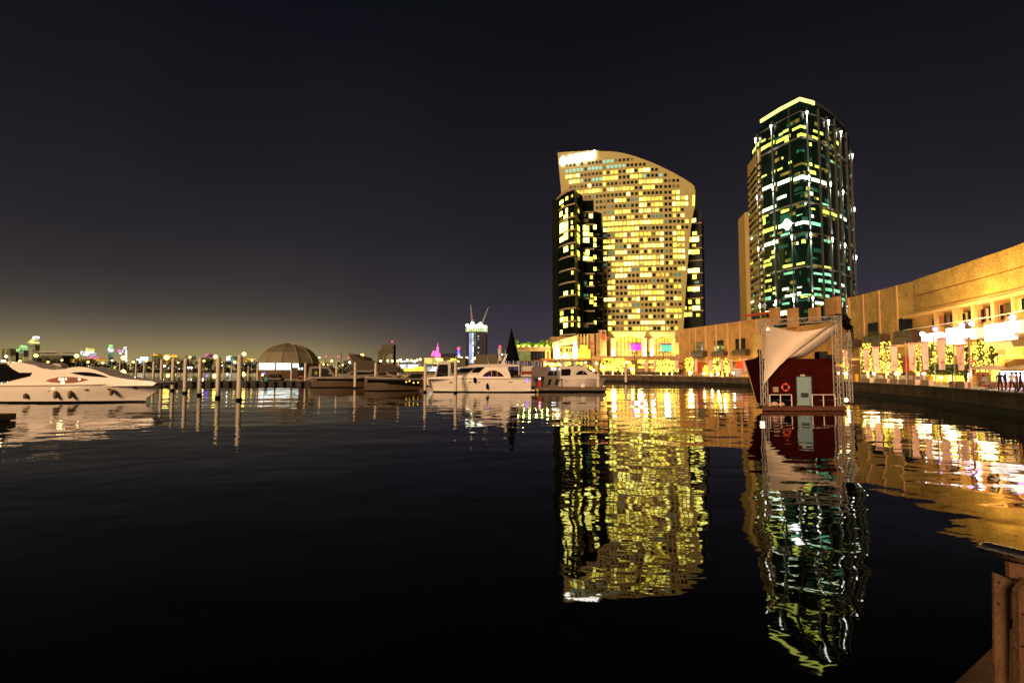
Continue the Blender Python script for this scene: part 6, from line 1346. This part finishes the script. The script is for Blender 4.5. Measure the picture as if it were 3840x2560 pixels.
# ================================================================== BLACK CONE
YQ = 100; a = P(1892, 1354, YQ); b = P(1949, 1354, YQ); ap = P(1918, 1230, YQ)
T = thing('cone_tree', 'unlit black cone-shaped christmas tree standing behind the centre yacht', 'christmas tree', ((a.x+b.x)/2, YQ, 0))
r = (b.x-a.x)/2; cx = (a.x+b.x)/2; m = MB(); n = 40; rings = 14; vs = []; fs = []
for j in range(rings+1):
    u = j/rings
    for k in range(n):
        t = 2*math.pi*k/n; rr_ = r*(1-u)*(1+.025*random.uniform(-1, 1))+.02; vs.append((cx+(ap.x-cx)*u+rr_*math.cos(t), YQ+rr_*math.sin(t), a.z+(ap.z-a.z)*u))
for j in range(rings):
    for k in range(n): fs.append((j*n+k, j*n+(k+1) % n, (j+1)*n+(k+1) % n, (j+1)*n+k))
m.add(vs, fs)
for k in range(900):
    u = 1-math.sqrt(random.random()); t = random.uniform(0, 6.28); q_ = r*(1-u)*1.01; m.leaf((cx+(ap.x-cx)*u+q_*math.cos(t), YQ+q_*math.sin(t), a.z+(ap.z-a.z)*u), .10)
m.build('cone', M['black'], T)
m = MB(); m.tube([(cx, YQ, -.5), (cx, YQ, a.z+.2)], .18, 8)
for s_ in (-1, 1): m.tube([(cx+s_*r*.9, YQ, .4), (cx+s_*r*.9, YQ, a.z)], .06, 6)
m.build('legs', M['black'], T)
m = MB(); m.box(cx-3, cx+3, YQ-3, YQ+3, -.2, .4); m.build('float', M['darkdock'], T)

# ================================================================== DOME, BREAKWATER
YCD = 185; Rd = (P(1194, 1366, YCD).x-P(966, 1366, YCD).x)/2*.95; zt_ = P(1087, 1289, YCD).z; cxd = P(1083, 1366, YCD).x; YDm = YCD-Rd; c = P(1083, 1400, YDm)
T = thing('dome_tent', 'large faceted brown dome tent with bright white windows round its base', 'dome', (cxd, YDm+Rd, 0))
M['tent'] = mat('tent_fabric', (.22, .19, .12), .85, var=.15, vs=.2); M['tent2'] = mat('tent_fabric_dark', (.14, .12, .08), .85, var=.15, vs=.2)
zb_ = P(1083, 1361, YDm).z; n = 12; m = MB()
prof = [(1.0, 0), (.93, .28), (.80, .55), (.62, .77), (.36, .93), (.12, 1.0), (.01, 1.01)]
vs = []; fs = []
for j, (rr_, zz) in enumerate(prof):
    for k in range(n): t = 2*math.pi*k/n+.18; vs.append((cxd+Rd*rr_*math.cos(t), YDm+Rd+Rd*rr_*math.sin(t), zb_+(zt_-zb_)*zz))
for j in range(len(prof)-1):
    for k in range(n): fs.append((j*n+k, j*n+(k+1) % n, (j+1)*n+(k+1) % n, (j+1)*n+k))
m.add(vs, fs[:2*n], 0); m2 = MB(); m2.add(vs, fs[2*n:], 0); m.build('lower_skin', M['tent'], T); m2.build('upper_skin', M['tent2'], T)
for k in range(n):
    t = 2*math.pi*k/n+.18; m = MB(); m.tube([(cxd+Rd*rr_*1.008*math.cos(t), YDm+Rd+Rd*rr_*1.008*math.sin(t), zb_+(zt_-zb_)*zz*1.005) for rr_, zz in prof], .12, 5); m.build('rib', M['ledge'], T)
m = MB(); m.lathe((cxd, YDm+Rd, 0), [(Rd*.985, 0.3), (Rd*.985, zb_)], n, rot=.18); m.build('drum', M['redbrown'] if 'redbrown' in M else mat('drum_wall', (.11, .055, .025), .8), T)
M['domewin'] = emit('dome_window', (.88, 1, .93), 1.7)
def domewin(x0, x1, y0, y1, mt):
    a = P(x0, y0, YDm); w0, w1 = [], []
    for i in range(5):
        px = x0+(x1-x0)*i/4; k = (px-1920)/1920
        # hit the drum cylinder
        Y = YDm
        for _ in range(8):
            X = k*Y; dx = min(.98, abs((X-cxd)/(Rd*1.0))); Y = YDm+Rd-Rd*math.sqrt(1-dx*dx)-.15
        w0.append(P(px, y0+(i-2)*0, Y)); w1.append(P(px, y1, Y))
    m = MB(); m.grid([w0, w1], back=(0, .1, 0)); m.build('window', mt, T)
for x0, x1, y0, y1 in ((971, 984, 1361, 1386), (986, 1029, 1361, 1386), (1035, 1090, 1361, 1386), (1097, 1120, 1362, 1378), (1118, 1124, 1378, 1386), (1128, 1136, 1378, 1386)): domewin(x0, x1, y0, y1, M['domewin'])
bw_ = thing('breakwater', 'long low dark breakwater pier crossing behind the piles below the dome', 'pier', (P(850,1440,118).x, 118, 0))
m = MB(); a, b = G(560, 1444, 0), G(1250, 1446, 0); m.box(a.x, b.x+2, 116, 121, -1, .95); m.build('pier_body', M['darkdock'], bw_)
for x in range(590, 1200, 34): q = P(x, 1430, 115.8); m = MB(); m.box(q.x-.3, q.x+.3, 115.75, 115.98, .1, .8); m.build('tyre_fender', M['black'], bw_)
for i, (x, y, r_, k) in enumerate(((758,1423,.34,'lampwhite'),(756,1408,.2,'lampwhite'),(777,1408,.28,'blue'),(804,1410,.5,'sodium'),(913,1403,.5,'sodium'),(630,1408,.4,'sodium'),(984,1405,.3,'sodium'),(991,1400,.26,'blue'),(997,1422,.5,'winteal'),(462,1397,.7,'sodium'),(852,1403,.22,'lampwhite'),(610,1430,.2,'sodium'))):  # yellow ones are added lamps standing for reflections on the water
    Yv = 117; q = P(x, y, Yv); T = thing('dock_light', '%s %s light from the left on the dark breakwater' % (ORD[i], {'lampwhite': 'white', 'blue': 'blue', 'sodium': 'yellow', 'winteal': 'pale green'}[k]), 'lamp', (q.x, Yv, .9), 'small lights on the breakwater')
    m = MB(); m.ball((q.x, Yv, max(1.2, q.z)), r_*.75, 0, 8, 5, 1.4); m.build('globe', M[k], T); m = MB(); m.tube([(q.x, Yv, .9), (q.x, Yv, max(1.2, q.z))], .06, 6); m.build('pole', M['black'], T)

# ================================================================== FAR BANK
def tree_far(px0, px1, yt, Y, label):
    a, b = P(px0, 1385, Y), P(px1, 1385, Y); h = P(px0, yt, Y).z; T = thing('dark_tree', label, 'tree', ((a.x+b.x)/2, Y, .9), 'dark trees on the far bank'); r = (b.x-a.x)/2
    m = MB(); c_ = ((a.x+b.x)/2, Y, .9+h*.55); crown(m, c_, r, h*.5, 420, r*.13, 0, 10); m.build('crown', M['leafdark'], T)
    m = MB(); m.tube([(c_[0], Y, .5), (c_[0]+.2, Y, .9+h*.6)], [r*.08, r*.03], 6); m.build('trunk', M['bark'], T)
FT = [(560,600,1358),(590,632,1352),(625,660,1358),(650,700,1350),(685,720,1344),(705,745,1346),(735,780,1356),(770,812,1352),(800,840,1360),(835,880,1362),(875,925,1366),(915,960,1366),(950,985,1370),(520,566,1362),(480,526,1360),(440,486,1364),(395,446,1362),(350,400,1362),(310,356,1352),(262,316,1356),(225,268,1344),(188,232,1352),(150,194,1348),(108,156,1346),(1190,1215,1372),(1212,1240,1366),(1236,1262,1370),(1258,1290,1366),(1285,1320,1358),(1318,1345,1352),(1342,1368,1350),(1365,1392,1356),(1390,1420,1362)]
FT.sort()
for i, f in enumerate(FT): tree_far(f[0]-4, f[1]+4, f[2], 330+random.uniform(-12, 25), '%s dark tree from the left on the far bank' % ORD[i] if i < len(ORD) else 'rightmost dark tree on the far bank, under the orange lamp')
# street lamps of the far bank
SLM = [(23,1336,4,'w'),(10,1353,4,'w'),(135,1333,5,'s'),(287,1334,5.5,'s'),(463,1341,6,'s'),(385,1360,3,'s'),(625,1340,7,'s'),(616,1372,3.2,'w'),(707,1378,3,'w'),(718,1378,3,'w'),(712,1339,3,'s'),(808,1337,5.5,'s'),(915,1327,5.5,'s'),(832,1369,3.2,'w'),(1358,1333,5.5,'s'),(1311,1358,3.5,'w'),(1319,1359,3.2,'w'),(1198,1340,2.2,'w'),(1213,1367,2.2,'s'),(1229,1367,2,'s'),(1285,1368,2.2,'s'),(1428,1353,4,'o'),(1454,1352,4,'o'),(1471,1353,4,'o'),(1492,1353,4,'o'),(1502,1349,4,'o'),(1527,1350,4.2,'o'),(1542,1351,3.8,'o'),(1554,1354,3.5,'o'),(1564,1350,4,'o'),(1576,1347,4,'o'),(1635,1348,3.5,'o'),(1691,1345,4,'o'),(1708,1344,4.2,'o'),(1731,1342,4.2,'o'),(1751,1341,4,'o'),(1780,1343,4,'o'),(1811,1339,3.2,'o'),(1829,1338,4.2,'o'),(1842,1339,4,'o'),(1856,1339,4.2,'o'),(1772,1352,3,'s'),(1790,1350,3,'s'),(1883,1329,2.5,'w'),(1960,1382,2.6,'o'),(1955,1345,3,'o')]
SLM += [(75,1353,3,'s'),(180,1357,3,'s'),(232,1350,3.2,'o'),(330,1357,3,'s'),(420,1351,3,'o'),(500,1357,3.2,'s'),(548,1352,3,'s'),(668,1359,3,'o'),(765,1353,3,'s'),(880,1357,3.2,'s'),(945,1351,3,'o'),(1244,1353,3,'s')]
SLM.sort()
M['oran'] = emit('orange_globe', (1, .66, .22), 8)
lw = {'w': 'lampwhite', 's': 'sodium', 'o': 'oran'}
for i, (px, y, r_, k) in enumerate(SLM):
    Yv = 300+(px % 7)*6; q = P(px, y, Yv); w_ = {'w': 'white', 's': 'amber sodium', 'o': 'warm globe'}[k]
    nm = ORD[i] if i < len(ORD) else ORD[len(SLM)-1-i]; sd_ = 'left' if i < len(ORD) else 'right'
    T = thing('street_lamp', '%s from the %s in the row of far shore lights, %s' % (nm, sd_, w_), 'street lamp', (q.x, Yv, 1), 'street lamps on the far shore')
    rr_ = r_*(1.25 if k == 's' else 1.05)/1920*Yv; m = MB(); m.ball(q, rr_, 0, 10, 6); m.build('lamp_head', M[lw[k]], T)
    m = MB(); m.tube([(q.x, Yv, .8), (q.x, Yv, q.z-rr_*.8)], .12, 6); m.build('pole', M['pole'], T)
# far buildings
M['haze1'] = mat('far_concrete', (.10, .09, .055), .9, var=.2, vs=.05); M['haze2'] = mat('far_dark', (.035, .03, .045), .9)
M['farpink'] = cells('far_pink', (1, .25, .5), 1.3, .3, .7); M['fargreen'] = cells('far_green_top', (.5, 1, .30), 1.3, .25, .9); M['fargold'] = cells('far_gold', (1, .85, .25), 1.9, .3, .8); M['farwhite'] = cells('far_white', (.85, .95, 1), 4, .3, .6); M['farteal'] = cells('far_teal', (.25, .45, .28), .7, .22, .5, .6); M['faramber'] = cells('far_amber', (1, .50, .05), 1.7, .4, .5); M['fardim'] = cells('far_dim_glow', (.34, .28, .10), .75, .16, .6, .5)
def farb(name, lb_, Yv, blocks, cat='building'):
    x = sum(b[0]+b[1] for b in blocks)/2/len(blocks); T = thing(name, lb_, cat, (P(x, 1385, Yv).x, Yv, .9))
    for (x0, x1, y0, y1, mt, nm) in blocks:
        m = MB(); d = random.uniform(0, .5)
        if isinstance(y0, tuple): m.prism([P(x0, y0[0], Yv-d), P(x1, y0[1], Yv-d), P(x1, y1, Yv-d), P(x0, y1, Yv-d)], (0, 14, 0))
        else: pxbox(m, x0, x1, y0, y1, Yv-d, 14)
        m.build(nm, M[mt], T)
farb('distant_tower', 'far pale tower with green lit dome top at the far left', 1400, [(64,88,1312,1385,'fardim','shaft'),(66,88,1311,1326,'farteal','lit_floor'),(70,86,1300,1311,'fargreen','crown_light'),(73,83,1293,1300,'fargreen','dome_top')])
farb('distant_tower', 'far tower with slanted golden wing-shaped top, second from the far left', 1500, [(121,131,1292,1385,'fardim','shaft'),((101),131,(1281,1264),1287,'fargold','wing_top'),(122,131,(1262,1259),1272,'farwhite','tip'),(103,114,1289,1299,'fardim','lit_floor')])
farb('distant_tower', 'far slim tower with small pale green light at the left edge', 1300, [(40,49,1318,1385,'haze2','shaft'),(44,53,1307,1320,'fargreen','top_light')])
farb('distant_tower', 'far brown rounded block at the left edge of the skyline', 1250, [(6,38,1306,1385,'fardim','shaft')])
farb('mid_building', 'low brown building with orange strip light behind the left yacht cabin', 380, [(150,234,1332,1375,'haze1','wall'),(157,208,1345,1355,'faramber','strip_light'),(215,232,1346,1354,'faramber','strip_light'),(176,190,1350,1385,'yellowin','doorway')])
farb('mid_building', 'low orange-lit hut under the second amber street lamp', 370, [(262,300,1346,1358,'faramber','wall')])
farb('distant_block', 'cluster of small white lit blocks left of the thin spire', 900, [(303,316,1317,1332,'farwhite','block'),(316,326,1318,1330,'farwhite','block'),(322,330,1304,1318,'fargold','tower_top'),(327,337,1322,1336,'farwhite','block'),(330,348,1334,1344,'farpink','block'),(320,372,1343,1352,'faramber','base')])
farb('distant_spire', 'thin pale green far spire between the cluster and the seven-shaped arch', 1500, [(405,411,1318,1385,'farteal','shaft'),(405,412,1304,1318,'farwhite','lit_top'),(407.4,409,1292,1304,'fargreen','needle')])
T = thing('distant_arch', 'tall white illuminated arch shaped like a seven on the left skyline', 'building', (P(464, 1385, 1300).x, 1300, .9)); pts = [P(*z1(*q), 1300) for q in [(1655, 385), (1685, 375), (1700, 330), (1720, 302), (1738, 300), (1738, 350), (1740, 420), (1742, 500)]]
m = MB(); m.tube(pts, 1.7, 6); m.build('arch', M['farwhite'], T); m = MB(); m.ball(P(*z1(1645, 350), 1300), 3.5); m.build('pink_lamp', M['pink'], T)
farb('distant_block', 'white and green lit clump of blocks right of the seven-shaped arch', 900, [(512,533,1346,1362,'farwhite','block'),(526,534,1338,1348,'farwhite','block'),(515,534,1362,1372,'fargold','block'),(497,506,1350,1374,'farteal','block')])
farb('distant_block', 'small golden sign block above the piles left of centre', 800, [(575,590,1326,1334,'faramber','sign'),(570,592,1334,1372,'fardim','wall')])
farb('distant_block', 'glowing yellow billboard block behind the brightest sodium lamp', 420, [(609,622,1329,1352,'faramber','wall'),(612,632,1352,1363,'faramber','base')])
farb('distant_block', 'pink lit far block between two sodium lamps', 1000, [(770,784,1326,1340,'farpink','lit_top'),(756,784,1340,1372,'fardim','wall')])
farb('distant_tower', 'white lit L-shaped far tower left of the dome', 900, [(850,853,1334,1360,'farwhite','edge_light'),(851,868,1356,1368,'farwhite','base_light'),(863,886,1336,1350,'farteal','upper_floor'),(867,874,1360,1370,'farwhite','lamp')])
farb('distant_block', 'amber lit block under the sodium lamp at the tallest pile', 500, [(905,930,1344,1356,'faramber','wall'),(905,960,1356,1368,'farteal','base')])
farb('distant_block', 'tall grey ribbed far block alone on the skyline right of the dome', 700, [(1430,1475,1292,1385,'haze1','upper_mass'),(1417,1430,1313,1385,'haze1','left_mass'),(1434,1472,1327,1352,'fardim','lit_face')])
farb('brown_house', 'brown hipped-roof house behind the sport cruisers under the amber lamp', 230, [(1315,1365,(1326,1340),1362,'haze1','roof'),(1330,1402,(1340,1362),1366,'haze1','roof'),(1340,1398,1356,1388,'haze2','wall')])
farb('far_pavilion', 'bright white bridge-like pavilion with columns below the orange globes', 260, [(1500,1549,1366,1380,'farwhite','deck'),(1504,1540,1352,1358,'farwhite','upper_deck'),(1506,1545,1358,1366,'haze1','wall')]+[(x,x+4,1380,1392,'yellowin','column') for x in (1514,1524,1533)])
farb('far_kiosk', 'glowing yellow oval kiosk left of the centre yacht bow', 250, [(1553,1582,1374,1391,'yellowin','body')])
farb('far_kiosk', 'wide golden kiosk with flat roof behind the bow of the centre yacht', 255, [(1591,1647,1340,1363,'fargold','body'),(1589,1650,1338,1341,'haze1','roof')])
farb('far_awning', 'white glowing awning behind the bow of the centre yacht', 125, [(1600,1632,1375,1391,'farwhite','body')])
farb('far_kiosk', 'long low amber canopy left of the blue pylon', 250, [(1676,1712,1350,1356,'fargold','roof'),(1690,1700,1343,1350,'yellowin','light')])
T = thing('pink_tower', 'small pink lit spired far tower left of the blue pylon', 'building', (P(1641, 1385, 600).x, 600, .9))
q0 = P(1641, 1345, 600); m = MB(); m.lathe((q0.x, 600, q0.z), [(4, 0), (3.4, 6), (1.6, 7), (1.2, 13), (.4, 15), (.1, 19)], 8); m.build('spire', M['pink'], T)
for x, y in ((1623, 1326), (1626, 1319), (1632, 1320), (1621, 1332)): m = MB(); m.ball(P(x, y, 600), 1.4); m.build('lit_dome', M['pink'], T)
farb('low_hill_town', 'dark low block between the pink tower and the blue pylon', 640, [(1652,1704,1325,1385,'haze2','wall')])
for px, y0, y1, lb_, top, mid in ((1720, 1300, 1345, 'slim blue and white lit far mast with red top', 'red', 'blue'), (1875, 1296, 1352, 'striped far lighthouse tower with red top left of the black cone', 'red', 'farwhite')):
    a, b = P(px, y1, 500), P(px, y0, 500); T = thing('beacon_mast', lb_, 'tower', (a.x, 500, a.z)); h = b.z-a.z
    if px == 1720:
        m = MB(); m.lathe(a, [(2.0, 0), (.8, h*.45), (.4, h*.8)], 8); m.build('mast', M['farwhite'], T); m = MB(); m.lathe((a.x, 499, a.z+h*.45), [(1.0, 0), (.6, h*.3)], 8); m.build('blue_section', M['blue'], T)
        m = MB(); m.ball((b.x, 500, b.z-h*.12), 1.6, 0, 10, 6, .8); m.build('beacon', M['red'], T)
    else:
        m = MB(); m.lathe(a, [(2.6, 0), (1.5, h*.35), (1.6, h*.4), (2.1, h*.45), (2.1, h*.8), (1.2, h*.85)], 10); m.build('shaft', M['white2'], T); m = MB(); m.ball((b.x, 500, b.z-h*.05), 1.2); m.build('beacon', M['red'], T)
for i, (x, y, y1) in enumerate(((1222, 1337, 1370), (1269, 1337, 1372), (1307, 1341, 1368), (1471, 1281, 1292))):
    q = P(x, y, 690); T = thing('beacon_mast', '%s red beacon mast from the left between dome and grey block' % ORD[i], 'tower', (q.x, 690, P(x, y1, 690).z), 'red beacon masts'); m = MB(); m.ball(q, 1.1); m.build('beacon', M['red'], T)
    m = MB(); m.tube([(q.x, 690, P(x, y1, 690).z), (q.x, 690, q.z)], .35, 5); m.build('mast', M['haze1'], T)
for i, x in enumerate((1280, 1312)):
    a, b = P(x, 1375, 400), P(x, 1322 if x == 1280 else 1316, 400); T = thing('mast', ['bare dark mast between two red beacons right of the dome', 'second bare dark mast beside the brown house roof'][i], 'mast', a); m = MB(); m.tube([a, b], .25, 5); m.build('spar', M['haze1'], T)
    m = MB(); m.tube([(a.x-1.6, 400, b.z-1.5), (a.x+1.6, 400, b.z-1.5)], .12, 5); m.build('crossbar', M['haze1'], T)
farb('low_warehouse', 'brown low roofed building with orange globes right of the tower under construction', 280, [(1783,1866,(1330,1327),1345,'haze1','roof'),(1783,1866,1345,1385,'haze1','wall'),(1630,1745,(1338,1341),1372,'haze1','wall')])
# tower under construction, two luffing cranes
Yv = 900; T = thing('unfinished_tower', 'dark tower under construction with floodlit top floors behind the centre yacht', 'building', (P(1786, 1385, Yv).x, Yv, .9))
m = MB(); pxbox(m, 1748, 1824, 1240, 1385, Yv, 30); m.build('shaft', M['haze2'], T)
M['site'] = emit('site_light', (.95, 1, .75), 5); M['sitegreen'] = emit('site_green', (.5, .7, .3), 1.2, .7, .15); M['facadeblue'] = emit('facade_blue', (.30, .42, .75), .8, .5, .05)
m = MB(); pxbox(m, 1747, 1825, 1218, 1243, Yv-1, 32); m.build('open_floors', M['sitegreen'], T)
for k in range(9):
    x = 1750+k*8.9; m = MB(); pxbox(m, x-1, x+1, 1216, 1243, Yv-2, 1); m.build('column', M['haze1'], T)
for x, y, r_ in ((1752, 1219, 2.6), (1764, 1224, 1.6), (1772, 1213, 3.2), (1780, 1222, 2.4), (1793, 1218, 2.4), (1802, 1214, 2.8), (1811, 1222, 2.2), (1820, 1226, 2.4), (1786, 1228, 1.8), (1757, 1230, 1.6), (1818, 1236, 1.4), (1770, 1230, 1.5), (1760,1221,1.8),(1799,1226,1.6)):
    m = MB(); m.ball(P(x, y, Yv-4), r_, 0, 8, 5); m.build('work_light', M['site'], T)
m = MB(); pxbox(m, 1759, 1776, 1248, 1362, Yv-1, 1); m.build('hoist_bay', M['facadeblue'], T)
m = MB(); pxbox(m, 1771, 1775, 1249, 1362, Yv-2.2, 1); m.build('hoist_light', M['farwhite'], T)
m = MB(); pxbox(m, 1779, 1786, 1246, 1300, Yv-1, 1); m.build('lit_strip', M['farteal'], T)
for y in (1260, 1271, 1303, 1323): m = MB(); m.ball(P(1794, y, Yv-2), 1.2); m.build('site_lamp', M['farwhite'], T)
for i, (x0, y0, x1, y1, lb_) in enumerate(((1770, 1205, 1765, 1139, 'left luffing crane with near-vertical jib on the unfinished tower'), (1808, 1212, 1832, 1150, 'right luffing crane with jib leaning right on the unfinished tower'))):
    a, b = P(x0, y0, Yv+8), P(x1, y1, Yv+8); base = P(x0, 1222, Yv+8); T = thing('tower_crane', lb_, 'crane', base, 'cranes on the unfinished tower')
    m = MB()
    for s_ in (-1, 1):
        for e in (-1, 1): m.tube([a+Vector((s_*1.1, e, 0)), b], .45, 4)
    for k in range(10): p0, p1 = a.lerp(b, k/10), a.lerp(b, (k+1)/10); w_ = 1.1*(1-k/10); m.tube([p0+Vector((-w_, 0, 0)), p1+Vector((w_, 0, 0))], .3, 4)
    m.build('jib', mat('crane_steel', (.40, .36, .32), .6), T); m = MB(); m.tube([base, a], 1.0, 4); m.build('mast', M['site'] if i == 0 else M['haze1'], T)
    m = MB(); m.tube([a, a+Vector((-6 if i else 6, 0, 3))], 1.2, 4); m.build('counterweight', M['haze1'], T)

# ================================================================== FOREGROUND: deck corner and railing at the lower right
M['deckfg'] = mat('deck_stone', (.10, .05, .02), .8, var=.3, vs=3, bump=.4, bs=30)
a, b = G(3580, 2560, DECK), G(3732, 2415, DECK); d = (b-a).normalized(); n = Vector((d.y, -d.x, 0))
p0 = a-d*6; p1 = b+d*1.6
m = MB(); m.prism([(p0.x, p0.y, DECK-.5), (p1.x, p1.y, DECK-.5), (p1.x+n.x*6, p1.y+n.y*6, DECK-.5), (p0.x+n.x*6, p0.y+n.y*6, DECK-.5)], (0, 0, .5)); m.build('landing', M['deckfg'])['kind'] = 'structure'
fr = thing('foreground_railing', 'close polished steel handrail on flat beige posts at the lower right corner', 'railing', (2.6, 2.7, DECK))
A = G(3678, 2048, 2.68); Bq = G(3990, 2124, 2.68)
dd = (Bq-A).normalized(); r_ = .031
m = MB(); m.tube([A, A+dd*.012, A+dd*.03, A.lerp(Bq, .5), Bq], [.018, .028, r_, r_, r_], 24); m.build('handrail', mat('brushed_rail', (.85, .78, .68), .22, metal=1, bump=.15, bs=60), fr, smooth=True)
M['fgpaint'] = mat('beige_paint', (.12, .062, .026), .6, var=.35, vs=5, bump=.3, bs=40)
def plate(pts, Y, th, nm):
    m = MB(); m.prism([P(x, y, Y) for x, y in pts], (0, th, 0)); return m.build(nm, M['fgpaint'], fr)
plate([(3783, 2108), (3870, 2125), (3880, 2185), (3786, 2163)], 2.56, .02, 'bracket')
plate([(3728, 2147), (3815, 2178), (3790, 2222), (3780, 2700), (3732, 2700)], 2.62, .012, 'post')
plate([(3781, 2222), (3818, 2232), (3818, 2330), (3784, 2316)], 2.66, .01, 'glass_clamp')
for x, y in ((3742, 2180), (3742, 2260), (3770, 2200), (3834, 2300), (3834, 2420)):
    q = P(x, y, 2.615 if x < 3800 else 2.495); m = MB(); m.tube([q, q+Vector((0, -.008, 0))], .006, 8); m.build('bolt', M['steel'], fr)
plate([(3818, 2215), (3860, 2170), (3880, 2700), (3828, 2700)], 2.50, .03, 'post')
